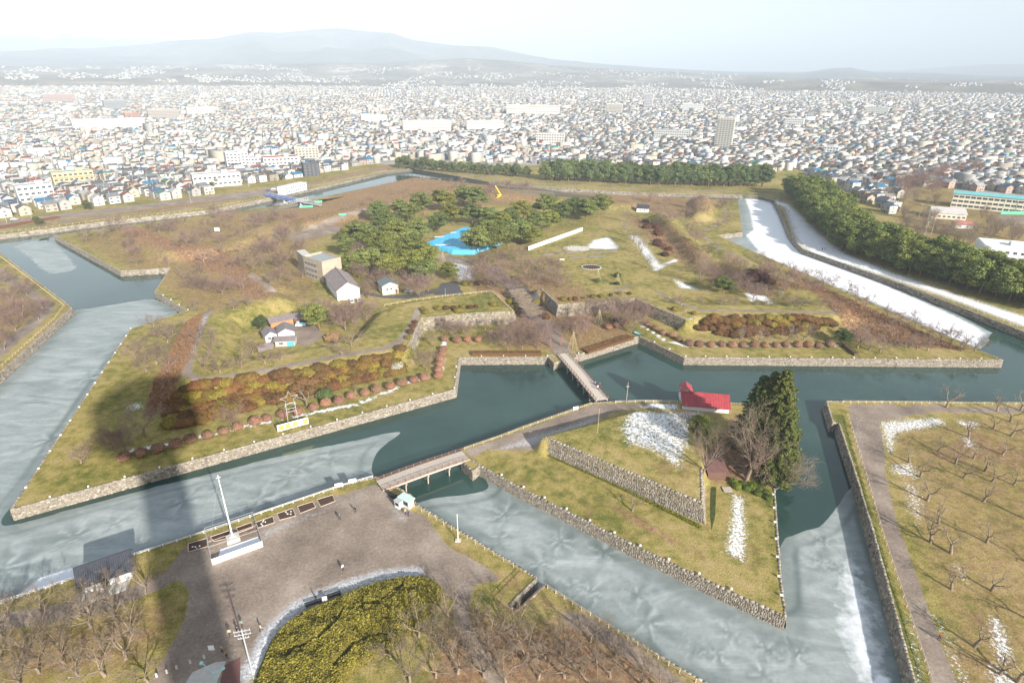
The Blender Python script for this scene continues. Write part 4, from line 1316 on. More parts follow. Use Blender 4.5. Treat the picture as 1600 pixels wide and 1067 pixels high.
def cloud(blobs, per, size, g, up=.4, shell=.55):
    """leaf quads spread through flattened clumps"""
    Cs, Ns, vs = [], [], []
    for (c, r) in blobs:
        m = max(6, int(per * r[0] * r[1]))
        d = g.normal(0, 1, (m, 3))
        d /= np.linalg.norm(d, axis=1)[:, None]
        rad = shell + (1 - shell) * g.random((m, 1)) ** .5
        rad *= 1 + .25 * g.normal(0, 1, (m, 1)).clip(-1, 1)
        Cs.append(np.asarray(c) + d * rad * np.asarray(r))
        Ns.append(d)
        vs.append(np.clip(g.normal(.5, .2, m) + g.normal(0, .12), 0, 1))
    C, N, v = np.vstack(Cs), np.vstack(Ns), np.concatenate(vs)
    V, Q = leaf_quads(C, N, size, g, up)
    return V, Q, v
def pine(seed, H=12.0, base=.35, spread=3.6, nb=16, per=26, size=.38, flat=.42, umbrella=True):
    g = np.random.default_rng(seed)
    tr, br = Chains(), Chains()
    p, d = np.array([0, 0, -.3]), np.array([g.normal(0, .12), g.normal(0, .12), 1.0])
    pts, rr = [p.copy()], [.3 * H / 12]
    for i in range(7):
        d = d + g.normal(0, .09, 3)
        d[2] = abs(d[2])
        d /= np.linalg.norm(d)
        p = p + d * (H * .92 / 7)
        pts.append(p.copy())
        rr.append(.3 * H / 12 * (1 - .8 * (i + 1) / 7))
    tr.add(pts, rr, 7)
    pts = np.array(pts)
    blobs = [(pts[-1] + [0, 0, .2], (spread * .42, spread * .42, .9))]
    for i in range(nb):
        t = base + (1 - base) * (i + g.uniform(.1, .9)) / nb
        k = t * 7
        kk = min(int(k), 6)
        q = pts[kk] + (pts[kk + 1] - pts[kk]) * (k - kk)
        a = i * 2.4 + g.uniform(-.5, .5)
        prof = math.sin(min(1, (1 - t) / (1 - base) * 1.25 + .22) * math.pi * .5) if umbrella else 1 - .72 * (t - base) / (1 - base)
        L = spread * prof * g.uniform(.65, 1.1)
        e = q + np.array([math.cos(a) * L, math.sin(a) * L, L * g.uniform(.05, .35)])
        mid = (q + e) / 2 + g.normal(0, .15, 3)
        br.add([q, mid, e], [.09, .06, .03], 4)
        rb = L * g.uniform(.36, .5) + .35
        blobs.append((e + [0, 0, .15], (rb, rb, rb * flat)))
        blobs.append(((q * .4 + e * .6) + g.normal(0, .3, 3), (rb * .8, rb * .8, rb * flat * .8)))
    V, Q, v = cloud(blobs, per, size, g, .7)
    return tr.arr(), br.arr(), (V, Q, v)
def fir(seed, H=22.0, Rb=7.4):
    g = np.random.default_rng(seed)
    tr = Chains()
    tr.add([(0, 0, -.3), (0, 0, H * .5), (0, 0, H * .97)], [.38, .24, .04], 7)
    Cs, Ns, vs = [], [], []
    br = Chains()
    z = H * .07
    while z < H * .985:
        f = 1 - z / H
        L0 = Rb * (f ** .55) * .86 + .1
        nb = 8 if f > .25 else 6
        ph = g.uniform(0, 6)
        for i in range(nb):
            a = ph + 2 * math.pi * i / nb + g.uniform(-.25, .25)
            L = L0 * g.uniform(.75, 1.15)
            drp = L * g.uniform(.12, .3)
            e = np.array([math.cos(a) * L, math.sin(a) * L, z - drp])
            br.add([(0, 0, z), (e[0] * .5, e[1] * .5, z - drp * .25), tuple(e)], [.05, .035, .015], 3)
            m = int(26 + 42 * L)
            t = g.random(m) ** .7
            side = g.normal(0, .2, m) * L * (1.05 - t) + g.normal(0, .12, m)
            C = np.column_stack([e[0] * t - math.sin(a) * side, e[1] * t + math.cos(a) * side, z - drp * t ** 1.5 - np.abs(g.normal(0, .14, m))])
            Cs.append(C)
            Ns.append(np.tile([math.cos(a) * .6, math.sin(a) * .6, .6], (m, 1)))
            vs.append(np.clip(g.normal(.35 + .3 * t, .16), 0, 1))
        z += H * .028 * (0.75 + f * .5)
    C, N, v = np.vstack(Cs), np.vstack(Ns), np.concatenate(vs)
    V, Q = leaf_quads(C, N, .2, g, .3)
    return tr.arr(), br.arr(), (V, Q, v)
def shrub(seed, rx=1.6, h=2.2, n=900, size=.14, lump=.12):
    g = np.random.default_rng(seed)
    bm = bmesh.new()
    bmesh.ops.create_icosphere(bm, subdivisions=3, radius=1)
    V = np.array([tuple(v.co) for v in bm.verts])
    Fs = np.array([[v.index for v in f.verts] for f in bm.faces])
    bm.free()
    k = 1 + lump * fbm(V[:, 0] * 1.7 + seed, V[:, 1] * 1.7 + V[:, 2] * 1.3, 3)
    V = V * k[:, None] * np.array([rx, rx, h * .55]) + [0, 0, h * .42]
    V[:, 2] = np.maximum(V[:, 2], -.1)
    d = g.normal(0, 1, (n, 3))
    d[:, 2] = np.abs(d[:, 2]) * 1.1 - .25
    d /= np.linalg.norm(d, axis=1)[:, None]
    kk = 1 + lump * fbm(d[:, 0] * 1.7 + seed, d[:, 1] * 1.7 + d[:, 2] * 1.3, 3)
    C = d * (kk * g.uniform(.95, 1.07, n))[:, None] * np.array([rx, rx, h * .55]) + [0, 0, h * .42]
    k2 = C[:, 2] > 0
    C, d = C[k2], d[k2]
    LV, LQ = leaf_quads(C, d, size, g, .2)
    tri = np.array([(0, 1, 2), (0, 2, 3)])
    LT = LQ[:, tri].reshape(-1, 3)
    v = np.concatenate([np.full(len(Fs), .25), np.repeat(np.clip(g.normal(.55, .22, len(LQ)), 0, 1), 2)])
    return np.vstack([V, LV]), np.vstack([Fs, LT + len(V)]), v
def tmesh(name, arr, mat): return mkmesh(name, arr[0], arr[1], mat, True)
def lmesh(name, V, Q, v, mat=None): return mkmesh(name, V, Q, mat or M_LEAF, False, None, {'v': ('FACE', 'FLOAT', v)})
def proto_bare(n, seed, bark, **kw):
    out = []
    for i in range(n):
        a, b = bare_tree(seed + i, **kw)
        out.append([('trunk', tmesh('trunk', a, bark), None), ('crown', tmesh('crown', b, bark), None)])
    return out
def proto_pine(n, seed, bark=M_PINEBARK, f=pine, **kw):
    out = []
    for i in range(n):
        a, b, c = f(seed + i, **kw)
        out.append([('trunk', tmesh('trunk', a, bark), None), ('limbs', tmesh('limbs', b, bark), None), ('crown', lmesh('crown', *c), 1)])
    return out
PR = {
    'cherry': proto_bare(5, 10, M_CHERRY, H=7.6, trunk=1.5, r0=.27, spread=.95, nl=(4, 4, 5, 5), twig=.03, gnarl=.34, up=.07),
    'park': proto_bare(5, 30, M_PALEBARK, H=8.0, trunk=2.0, r0=.27, spread=.8, nl=(4, 4, 5, 6), twig=.018, gnarl=.27, up=.09),
    'stub': proto_bare(5, 50, M_BARK, H=6.5, trunk=2.0, r0=.3, spread=.85, nl=(3, 3, 3, 4), twig=.018, gnarl=.38, up=.12, lean=.2),
    'fine': proto_bare(4, 70, M_TWIG, H=9.5, trunk=1.6, r0=.22, spread=.7, nl=(6, 5, 6, 5), twig=.03, gnarl=.2, up=.08),
    'tall': proto_bare(3, 90, M_PALEBARK, H=14, trunk=2.6, r0=.34, spread=.5, nl=(5, 5, 5, 6), twig=.018, gnarl=.2, up=.16),
    'scrub': proto_bare(4, 110, M_TWIG, H=3.0, trunk=.3, r0=.07, spread=.6, nl=(7, 4, 4), twig=.014, gnarl=.2, up=.08),
    'pale': proto_bare(2, 130, M_PALEBARK, H=7.0, trunk=.5, r0=.16, spread=.42, nl=(9, 5, 5), twig=.022, gnarl=.12, up=.16),
    'pine': proto_pine(5, 200, H=13, base=.35, spread=5.2, nb=24, per=60, size=.28, flat=.32),
    'belt': proto_pine(5, 220, H=12, base=.28, spread=3.6, nb=24, per=75, size=.24, flat=.62),
    'fir': proto_pine(2, 240, f=fir),
}
SH = {'round': [lmesh('foliage', *shrub(1 + i)) for i in range(3)],
      'mass': [lmesh('foliage', *shrub(20 + i, 2.6, 3.0, 1500, .17, .45)) for i in range(4)],
      'small': [lmesh('foliage', *shrub(40 + i, .9, 1.1, 450, .11, .3)) for i in range(3)]}
PLANTS = []
def plant(name, kind, x, y, z, s, base, group, cat='tree', colour=None, tilt=None, zs=None):
    PLANTS.append((name, kind, x, y, z, s, base, group, cat, colour, tilt, zs))
def at(u, v): return T(u, v)
def height_at(p, vt):
    lo, hi = 0, 60
    for _ in range(30):
        m = (lo + hi) / 2
        if PX(p[0], p[1], p[2] + m)[1] > vt: lo = m
        else: hi = m
    return lo
def scatter(poly_px, n, mind, lines=False):
    poly = tp(poly_px)
    lo, hi = poly.min(0), poly.max(0)
    out = []
    tries = 0
    while len(out) < n and tries < n * 60:
        tries += 1
        p = rng.uniform(lo, hi)
        if not inside(p[None], poly)[0]: continue
        if out and np.min(np.hypot(*(np.array(out) - p).T)) < mind: continue
        out.append(p)
    out = np.array(out)
    return np.column_stack([out, hfun(out)])
# cherries of the right-hand park
for u, v in [(1516, 671), (1581, 646), (1496, 713), (1542, 724), (1509, 735), (1553, 740), (1587, 744), (1441, 735), (1453, 771), (1468, 694), (1423, 712), (1540, 771), (1471, 807), (1547, 835), (1459, 836), (1491, 853), (1569, 697),
             (1555, 656), (1582, 668), (1524, 705), (1493, 909), (1555, 910), (1530, 998), (1571, 1040), (1598, 1052), (1612, 800), (1640, 880), (1626, 960), (1560, 630), (1480, 625), (1596, 628)]:
    p = at(u, v)
    plant('cherry_tree', 'stub', *p, rng.uniform(.8, 1.12), 'pruned bare cherry tree in the right hand park', 'pruned cherries of the right park')
for u, v in [(234, 937), (132, 974), (76, 992), (98, 1023), (150, 992), (47, 1045), (10, 1047), (70, 1064), (130, 1066), (173, 1066), (69, 964), (146, 968), (177, 946), (205, 1040), (25, 990), (110, 1050), (215, 1000), (190, 985), (10, 1010), (-20, 1000), (240, 1075), (40, 1085)]:
    p = at(u, v)
    plant('cherry_tree', 'park', *p, rng.uniform(.72, 1.0), 'bare spreading cherry tree in the lower left park', 'cherries of the lower left park')
for u, v in [(663, 998), (619, 1031), (698, 1015), (709, 968), (724, 1053), (755, 977), (771, 1010), (786, 1035), (832, 1037), (892, 1010), (891, 1057), (962, 1055), (907, 1042), (765, 1057), (815, 992), (970, 1022), (850, 1060), (930, 1000), (1010, 1066), (690, 1060), (800, 1068), (740, 1020), (860, 1030), (1040, 1075), (650, 1070), (940, 1080)]:
    p = at(u, v)
    plant('cherry_tree', 'park', *p, rng.uniform(.7, 1.0), 'bare cherry tree on the bottom centre slope', 'cherries of the bottom slope')
for u, v in [(25, 530), (60, 512), (20, 485), (42, 475), (8, 560), (72, 500), (5, 455), (35, 508), (-15, 520), (15, 510)]:
    p = at(u, v)
    plant('cherry_tree', 'fine', *p, rng.uniform(.7, 1.0), 'bare cherry tree on the pointed bank at the left edge', 'cherries of the left bank')
for u, v in [(304, 494), (364, 491), (388, 485), (245, 579), (235, 570), (255, 560), (262, 545), (270, 530), (212, 569), (321, 583), (333, 543), (379, 581), (345, 589), (250, 540), (230, 590), (225, 555), (240, 520), (415, 575), (330, 560), (130, 735), (262, 590), (310, 545), (550, 545), (395, 560), (440, 570), (535, 560)]:
    p = at(u, v)
    plant('cherry_tree', 'cherry', *p, rng.uniform(.65, .95), 'bare cherry tree on the front left bastion', 'cherries of the front left bastion')
p = at(227, 691); plant('bare_tree', 'park', *p, 1.35, 'large bare tree standing in the tower shadow', None)
p = at(364, 673); plant('bare_tree', 'fine', *p, .62, 'small pinkish bare tree with pale trunk before the brown hedge', None)
p = at(482, 640); plant('bare_tree', 'stub', *p, 1.25, 'pale spreading bare tree behind the yellow sign', None)
p = at(556, 617); plant('bare_tree', 'stub', *p, .5, 'small pale bare tree among the round shrubs', None)
for u, v in [(199, 713), (181, 716)]:
    p = at(u, v); plant('bare_tree', 'fine', *p, .7, 'bare tree at the lower edge of the tower shadow', 'trees at the shadow edge')
for u, v, k, s in [(667, 580, 'fine', .8), (678, 544, 'tall', .5), (709, 529, 'fine', .75), (728, 526, 'fine', .7), (793, 546, 'fine', .85), (816, 545, 'fine', .9), (840, 545, 'fine', .85), (802, 528, 'fine', .8), (830, 521, 'fine', .8), (758, 516, 'pale', .8), (783, 514, 'pale', .75), (850, 530, 'fine', .7), (775, 540, 'fine', .7), (690, 515, 'fine', .6)]:
    p = at(u, v); plant('bare_tree', k, *p, s, 'bare twiggy tree left of the far bridge', 'trees left of the far bridge')
for u, v, k, s in [(899, 500, 'pale', 1.05), (897, 516, 'fine', .7), (878, 524, 'fine', .75), (916, 517, 'fine', .75), (986, 517, 'fine', .9), (953, 498, 'fine', .8), (967, 489, 'fine', .9), (930, 492, 'fine', .8), (985, 490, 'fine', .75), (1000, 490, 'fine', .7), (905, 525, 'fine', .7), (970, 505, 'fine', .7), (1010, 495, 'fine', .6)]:
    p = at(u, v); plant('bare_tree', k, *p, s, 'bare reddish tree right of the far bridge', 'trees right of the far bridge')
for u, v in [(760, 440), (790, 432), (820, 427), (740, 430), (800, 455), (830, 450), (855, 440), (770, 455), (735, 447), (810, 410), (845, 425), (780, 418), (866, 430), (755, 420), (875, 450), (640, 462), (655, 468), (668, 458), (540, 520), (555, 512), (520, 512), (572, 505), (500, 505)]:
    p = at(u, v); plant('bare_tree', 'fine', *p, rng.uniform(.8, 1.1), 'dense bare purplish tree behind the ramparts', 'dense bare trees behind the ramparts')
for u, v in [(1158, 524), (1185, 528), (1231, 525), (1255, 524), (1327, 524), (1345, 525), (1358, 538), (1375, 540), (1393, 515), (1415, 535), (1432, 536), (1450, 537), (1340, 535)]:
    p = at(u, v); plant('cherry_tree', 'cherry', *p, rng.uniform(.75, 1.0), 'bare cherry tree behind the right row of round shrubs', 'cherries below the right rampart')
for u, v in [(1063, 473), (1093, 475), (1127, 475), (1144, 474), (1189, 474), (1205, 473), (1236, 473), (1251, 474), (1281, 473), (1298, 472)]:
    p = at(u, v); plant('cherry_tree', 'cherry', *p, rng.uniform(.65, .85), 'bare cherry tree along the path on the right rampart', 'cherries on the right rampart')
for u, v in [(1215, 415), (1235, 420), (1262, 428), (1285, 437), (1300, 440), (1322, 450), (1338, 462), (1352, 472), (1385, 488), (1397, 498), (1413, 500), (1430, 500), (1452, 512), (1470, 520), (1487, 525), (1503, 537), (1523, 537), (1180, 402), (1195, 408)]:
    p = at(u, v); plant('cherry_tree', 'cherry', *p, rng.uniform(.75, 1.0), 'bare cherry tree on the edge of the white frozen moat', 'cherries along the white moat')
for poly, n, s0, s1, base, grp in (
        ([(1190, 425), (1300, 462), (1180, 462), (1110, 445), (1100, 420), (1140, 410)], 26, .6, .9, 'bare cherry tree inside the right bastion', 'cherries inside the right bastion'),
        ([(1000, 312), (1140, 312), (1140, 350), (1100, 358), (1090, 375), (1120, 395), (1080, 392), (1020, 345)], 34, .6, .9, 'bare cherry tree on the far right bastion', 'cherries of the far right bastion'),
        ([(120, 385), (300, 352), (430, 332), (520, 362), (440, 375), (470, 400), (480, 460), (440, 452), (300, 478), (215, 428)], 86, .6, .95, 'bare cherry tree on the far left bastion', 'cherries of the far left bastion'),
        ([(480, 350), (600, 300), (680, 280), (800, 296), (760, 315), (640, 318), (560, 345)], 26, .6, .9, 'bare cherry tree on the far back bastion', 'cherries of the far back bastion')):
    for p in scatter(poly, n, 5.0):
        plant('cherry_tree', 'cherry' if rng.random() < .7 else 'fine', *p, rng.uniform(s0, s1), base, grp)
for u, v, s in [(985, 380, 1.0), (1000, 395, 1.1), (1090, 440, 1.3), (1100, 425, 1.1), (975, 365, .9), (985, 318, 1.1), (978, 345, 1.0), (1010, 415, .7), (880, 400, .6)]:
    p = at(u, v); plant('bare_tree', 'tall', *p, s * .72, 'tall pale bare tree right of the garden lawn', 'tall bare trees by the garden')
p = at(497, 440); plant('bare_tree', 'pale', *p, 1.2, 'orange brown bushy tree against the concrete building', None)
for u, v in [(560, 440), (585, 452), (575, 470), (600, 445), (420, 405), (560, 405)]:
    p = at(u, v); plant('bare_tree', 'fine', *p, .85, 'greyish bare tree between the storehouse and the pines', 'bare trees by the storehouse')
for a, b, n_ in (((440, 322), (640, 276), 26), ((400, 326), (620, 268), 20), ((640, 272), (850, 302), 20)):
    for k in range(n_):
        f = (k + rng.uniform(.2, .8)) / n_
        p = at(a[0] + (b[0] - a[0]) * f, a[1] + (b[1] - a[1]) * f + rng.uniform(-1.5, 3))
        if not land_mask(p[None, :2])[0]: continue
        plant('bare_tree', 'fine', *p, rng.uniform(.6, .9), 'bare brown tree along the far back moat', 'bare trees of the far back banks')
# red pines inside the fort
PINEC = (.15, .175, .05)
for u, v, s in [(500, 520, .75), (548, 432, .8), (575, 426, .9), (600, 418, .9), (640, 432, .95), (655, 442, .8), (625, 388, 1), (600, 372, 1), (570, 388, .9), (550, 383, .9), (640, 352, 1), (660, 338, 1), (620, 348, 1), (690, 332, 1), (720, 322, 1), (745, 327, 1), (705, 352, 1), (760, 380, 1.05), (775, 395, 1.1), (792, 386, 1.05),
                (748, 398, 1), (812, 378, 1), (830, 363, 1), (852, 358, 1), (870, 348, 1), (845, 338, 1), (912, 343, 1), (930, 338, 1.05), (942, 333, .9), (892, 332, .9), (697, 440, .55), (545, 405, .8), (590, 350, .9), (682, 366, .9), (735, 352, 1), (815, 345, 1), (612, 440, .8), (592, 400, .9), (655, 380, .9), (640, 410, .95), (662, 420, .8), (770, 355, 1), (795, 360, 1), (780, 372, 1), (830, 385, .8), (1128, 456, .6), (538, 428, .7)]:
    p = at(u, v); plant('red_pine', 'pine', *p, s * rng.uniform(1.1, 1.35), 'spreading green pine inside the fort', 'pines inside the fort', colour=np.array(PINEC) * rng.uniform(.85, 1.2) * (np.array([1.25, 1.1, .8]) if rng.random() < .2 else 1))
p = at(407, 522); plant('pine_tree', 'belt', *p, .55, 'small dark pine at the left end of the farmhouse', None, colour=(.07, .1, .035))
p = at(1315, 529); plant('pine_tree', 'pine', *p, .5, 'small pine at the right end of the round shrub row', None, colour=(.09, .12, .04))
# pine belts
def belt(line_px, rows, step, base, grp, s0, s1, colour, off=6.5):
    ln = np.array([G(u, v) for u, v in line_px])
    L = resample(ln, step)
    d = np.gradient(L, axis=0)
    d /= np.linalg.norm(d, axis=1)[:, None]
    nn = np.column_stack([-d[:, 1], d[:, 0]])
    for r in range(rows):
        for q, m in zip(L, nn):
            p = q + m * (r * off) + rng.uniform(-1.6, 1.6, 2)
            plant('pine_tree', 'belt', p[0], p[1], 0, rng.uniform(s0, s1), base, grp, colour=np.array(colour) * rng.uniform(.8, 1.2))
belt([(848, 281), (1000, 285), (1100, 286), (1190, 286)], 2, 7.0, 'dark pine in the middle belt beyond the moat', 'pines of the middle belt', 1.5, 1.85, (.14, .18, .07))
belt([(618, 265), (700, 271), (818, 277)], 1, 6.0, 'pine in the thin left belt beyond the moat', 'pines of the left belt', .9, 1.2, (.13, .16, .065))
belt([(1640, 474), (1500, 441), (1400, 411), (1318, 384), (1280, 352), (1242, 306), (1228, 297)][::-1], 4, 6.6, 'green pine in the long wood along the right bank', 'pines of the right wood', 1.3, 1.65, (.165, .2, .05), 6.0)
# ravelin trees
def tall_at(name, kind, u, vb, vt, Hp, base, grp=None, colour=None, tilt=None):
    p = at(u, vb)
    h = height_at(p, vt)
    plant(name, kind, *p, h / Hp, base, grp, colour=colour, tilt=tilt)
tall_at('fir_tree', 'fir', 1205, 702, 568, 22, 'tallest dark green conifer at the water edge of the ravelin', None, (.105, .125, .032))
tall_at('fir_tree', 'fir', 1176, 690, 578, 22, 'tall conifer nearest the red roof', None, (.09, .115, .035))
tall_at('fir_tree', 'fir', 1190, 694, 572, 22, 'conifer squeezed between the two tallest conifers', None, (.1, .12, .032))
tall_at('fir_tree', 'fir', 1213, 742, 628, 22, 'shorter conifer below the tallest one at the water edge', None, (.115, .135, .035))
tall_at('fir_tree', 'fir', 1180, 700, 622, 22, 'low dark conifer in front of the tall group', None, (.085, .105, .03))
tall_at('yew_tree', 'belt', 1094, 686, 645, 12, 'small bushy yew left of the tall conifers beside the snow', None, (.15, .16, .035))
tall_at('bare_tree', 'tall', 1169, 744, 642, 14, 'large pale bare tree below the tall conifers')
tall_at('bare_tree', 'tall', 1101, 735, 672, 14, 'bare tree standing beside the brown roofed hut')
tall_at('bare_tree', 'fine', 1190, 738, 690, 7.5, 'reddish bare tree at the foot of the shorter conifer')
p = at(1216, 756); plant('bare_tree', 'tall', *p, .78, 'reddish bare tree leaning out over the moat', None, tilt=(.15, .62))
p = at(992, 795); plant('bare_tree', 'stub', *p, .75, 'low sprawling bare tree below the ravelin wall', None)
p = at(1080, 672); plant('bare_tree', 'fine', *p, .7, 'bare twiggy tree in front of the red roof', None)
for u, v in [(1380, 300), (1400, 285), (1420, 275), (1440, 272), (1460, 268), (1425, 300), (1445, 310), (1440, 335), (1455, 350), (1470, 365), (1490, 370), (1510, 375), (1540, 340), (1530, 330), (1405, 310), (1500, 262), (1520, 258), (1475, 262), (1415, 290), (1450, 290)] + [(float(a), float(b)) for a, b in zip(rng.uniform(1395, 1470, 26), rng.uniform(262, 372, 26))] + [(float(a), float(b)) for a, b in zip(rng.uniform(1470, 1590, 16), rng.uniform(346, 372, 16))]:
    p = G(u, v)
    plant('bare_tree', 'fine' if v < 300 else 'pale', p[0], p[1], 0, rng.uniform(1.1, 1.6), 'bare brown tree near the teal roofed school', 'bare trees by the school')
# shrubs
def shrub_at(kind, u, v, s, base, grp, colour, zs=1.0, name='shrub'):
    p = at(u, v)
    plant(name, kind, *p, s, base, grp, 'shrub', np.array(colour) * rng.uniform(.85, 1.15), zs=zs)
RED = (.3, .165, .11)
for u, v in [(199, 728), (224, 721), (251, 714), (278, 706), (301, 698), (328, 691), (353, 685), (375, 677), (402, 669), (420, 663), (445, 657), (468, 652), (492, 645), (511, 638), (532, 634), (551, 626), (572, 621), (590, 615), (611, 610), (630, 604), (648, 599), (665, 595)]:
    shrub_at('round', u, v, rng.uniform(.85, 1.1), 'round russet shrub in the front left row', 'front left row of round shrubs', RED)
for u, v in [(686, 592), (686, 583), (688, 574), (689, 566), (691, 558), (693, 550), (695, 534), (714, 536), (730, 534), (747, 534)]:
    shrub_at('round', u, v, rng.uniform(.85, 1.05), 'round russet shrub in the notch left of the far bridge', 'round shrubs left of the far bridge', RED)
for u, v in [(950, 511), (961, 508), (974, 505), (1011, 505), (1023, 511), (1035, 518), (1050, 522), (1061, 528)]:
    shrub_at('round', u, v, rng.uniform(.85, 1.05), 'round russet shrub right of the far bridge', 'round shrubs right of the far bridge', RED)
for u, v in [(1077, 535), (1092, 536), (1110, 536), (1127, 535), (1144, 536), (1160, 536), (1178, 535), (1195, 535), (1212, 535), (1227, 534), (1246, 534), (1262, 534), (1279, 535), (1296, 533)]:
    shrub_at('round', u, v, rng.uniform(.9, 1.12), 'round russet shrub in the long right row', 'long right row of round shrubs', (.29, .17, .115))
HC = [(.2, .105, .04), (.18, .095, .042), (.22, .14, .04), (.27, .21, .045), (.21, .115, .05), (.19, .11, .04), (.2, .1, .045)]
def mass(poly, n, base, grp, mind=3.0, s0=.72, s1=.98, pal=HC):
    for p in scatter(poly, n, mind):
        plant('shrub', 'mass', *p, rng.uniform(s0, s1), base, grp, 'shrub', np.array(pal[rng.integers(len(pal))]) * rng.uniform(.8, 1.1), zs=.82)
mass([(268, 640), (300, 615), (400, 598), (470, 588), (605, 562), (628, 562), (628, 585), (560, 604), (480, 622), (400, 645), (300, 672), (262, 680)], 190, 'brown clipped bush on the front left rampart slope', 'bushes on the left rampart slope', 2.0)
mass([(1078, 500), (1110, 492), (1230, 490), (1290, 492), (1300, 505), (1240, 512), (1150, 520), (1085, 512)], 95, 'brown bush on the right rampart slope', 'bushes on the right rampart slope', 2.0)
mass([(1165, 415), (1195, 420), (1205, 440), (1180, 445)], 8, 'dark red bush inside the right bastion', 'dark bushes inside the right bastion', 3, .8, 1.1, [(.12, .05, .035)])
mass([(1000, 340), (1020, 350), (1050, 400), (1035, 405)], 12, 'dark red bush along the garden ditch', 'bushes along the garden ditch', 3, .8, 1.1, [(.15, .06, .04), (.12, .06, .04)])
for u, v in [(660, 487), (664, 492), (684, 486), (696, 485), (708, 484), (714, 489), (722, 482), (734, 483), (743, 481), (770, 478), (778, 477), (648, 507), (645, 514), (641, 523), (638, 532)]:
    shrub_at('small', u, v, rng.uniform(.9, 1.6), 'small shrub on top of the left rampart', 'shrubs on the left rampart top', [(.2, .16, .035), (.12, .06, .03)][rng.integers(2)])
for u, v in [(879, 468), (890, 467), (897, 467), (911, 465), (925, 463), (938, 462), (953, 459), (967, 457), (982, 457), (1053, 481), (1083, 486)]:
    shrub_at('small', u, v, rng.uniform(.9, 1.6), 'small shrub on top of the right rampart', 'shrubs on the right rampart top', [(.2, .16, .035), (.12, .06, .03)][rng.integers(2)])
for u, v, c in [(795, 474, 0), (800, 482, 0), (837, 474, 0), (845, 486, 1), (852, 497, 1), (810, 490, 1), (725, 447, 0), (733, 446, 0), (745, 445, 1), (757, 443, 0), (766, 444, 1), (770, 447, 0), (932, 438, 2), (963, 430, 2), (962, 443, 3), (934, 503, 2), (770, 525, 3), (965, 500, 3)]:
    shrub_at('small', u, v, rng.uniform(1.2, 2.0), 'garden shrub near the trellis walk', 'garden shrubs by the trellis walk', [(.19, .17, .03), (.12, .06, .03), (.08, .1, .025), (.03, .035, .02)][c])
shrub_at('mass', 510, 626, 1.0, 'green bush behind the pale spreading tree', None, (.09, .12, .04))
shrub_at('mass', 622, 582, .95, 'pale dry clump at the end of the brown hedge', None, (.5, .45, .36))
shrub_at('mass', 520, 535, 1.15, 'tan rounded mound beside the farmhouse yard', None, (.3, .2, .12), .7)
mass([(1150, 748), (1175, 752), (1200, 760), (1212, 772), (1206, 778), (1180, 762), (1150, 756)], 12, 'bright green bush along the ravelin ridge', 'green bushes on the ravelin ridge', 1.6, .35, .5, [(.16, .2, .03), (.13, .17, .03)])
for u, v, s in [(60, 365, 1.0), (100, 335, .9), (135, 340, 1.1), (165, 325, 1.0), (330, 300, 1.4), (325, 308, 1.2), (1395, 312, .9), (1330, 300, .9), (420, 283, .9)]:
    p = G(u, v)
    plant('garden_tree', 'belt', p[0], p[1], 0, s * .6, 'small evergreen among the nearest houses', 'evergreens among the houses', colour=(.1, .11, .04))
# place them all; alike neighbours are told apart by their order in the picture
bykey = defaultdict(list)
for q in PLANTS: bykey[q[6]].append(q)
for base, qs in bykey.items():
    qs.sort(key=lambda q: PX(q[2], q[3], q[4])[0])
    for i, (name, kind, x, y, z, s, b, grp, cat, colour, tilt, zs) in enumerate(qs):
        lab = b + (f', {ordn(i)} from the left' if len(qs) > 1 else '')
        s3 = (s, s, s * (zs or 1))
        if kind in SH:
            me = SH[kind][rng.integers(len(SH[kind]))]
            o = mobj(name, me, None, (x, y, z - .05), rng.uniform(0, 6.28), colour)
            o.scale = s3
            tag(o, lab, cat, grp)
        else:
            pr = PR[kind][rng.integers(len(PR[kind]))]
            t_ = thing(name, lab, cat, (x, y, z), rng.uniform(0, 6.28), grp, s3)
            if tilt: t_.rotation_euler = (tilt[0], tilt[1], 0)
            for pn, me, c in pr:
                mobj(pn, me, t_, color=colour if c else None)

# ---- the big clipped azalea bed at the bottom
BEDP = smooth_line(gp([(404, 1075), (412, 1048), (421, 1024), (432, 999), (458, 972), (490, 953), (535, 935), (569, 919), (602, 908), (636, 900), (670, 899), (692, 909), (701, 922), (690, 947), (664, 972), (645, 997), (604, 1024), (580, 1037), (557, 1052), (545, 1070), (540, 1130), (400, 1130)], .8), 1, True)
CREASE = [gp(q, 1.2) for q in ([(544, 959), (535, 977), (521, 990), (506, 1004), (485, 1013), (467, 1019), (460, 1031)], [(571, 954), (580, 947), (602, 945), (614, 954), (611, 968)], [(634, 914), (625, 925), (607, 936)], [(640, 985), (600, 992), (560, 1010), (530, 1040)])]
def bed_h(P):
    e = -sdist(P, BEDP)
    h = 1.2 * sstep(-.05, 1.0, e) + 1.0 * sstep(0, 9, e) + .75 * fbm(P[:, 0] * .3, P[:, 1] * .3, 4) * sstep(.3, 2, e) + .16 * fbm(P[:, 0] * 1.6, P[:, 1] * 1.6, 3)
    for c in CREASE:
        h -= 1.0 * sstep(.75, .05, lined(P, c) + .6 * fbm(P[:, 0] * .5, P[:, 1] * .5, 3))
    return np.where(e > 0, np.maximum(h, .02), .02)
lo, hi = BEDP.min(0), BEDP.max(0)
gx, gy = np.arange(lo[0], hi[0], .42), np.arange(max(lo[1], 52), hi[1], .42)
X, Y = np.meshgrid(gx, gy)
P = np.column_stack([X.ravel(), Y.ravel()])
idx = np.arange(len(P)).reshape(X.shape)
Q = np.stack([idx[:-1, :-1], idx[:-1, 1:], idx[1:, 1:], idx[1:, :-1]], -1).reshape(-1, 4)
Q = Q[inside(P[Q].mean(1), BEDP)]
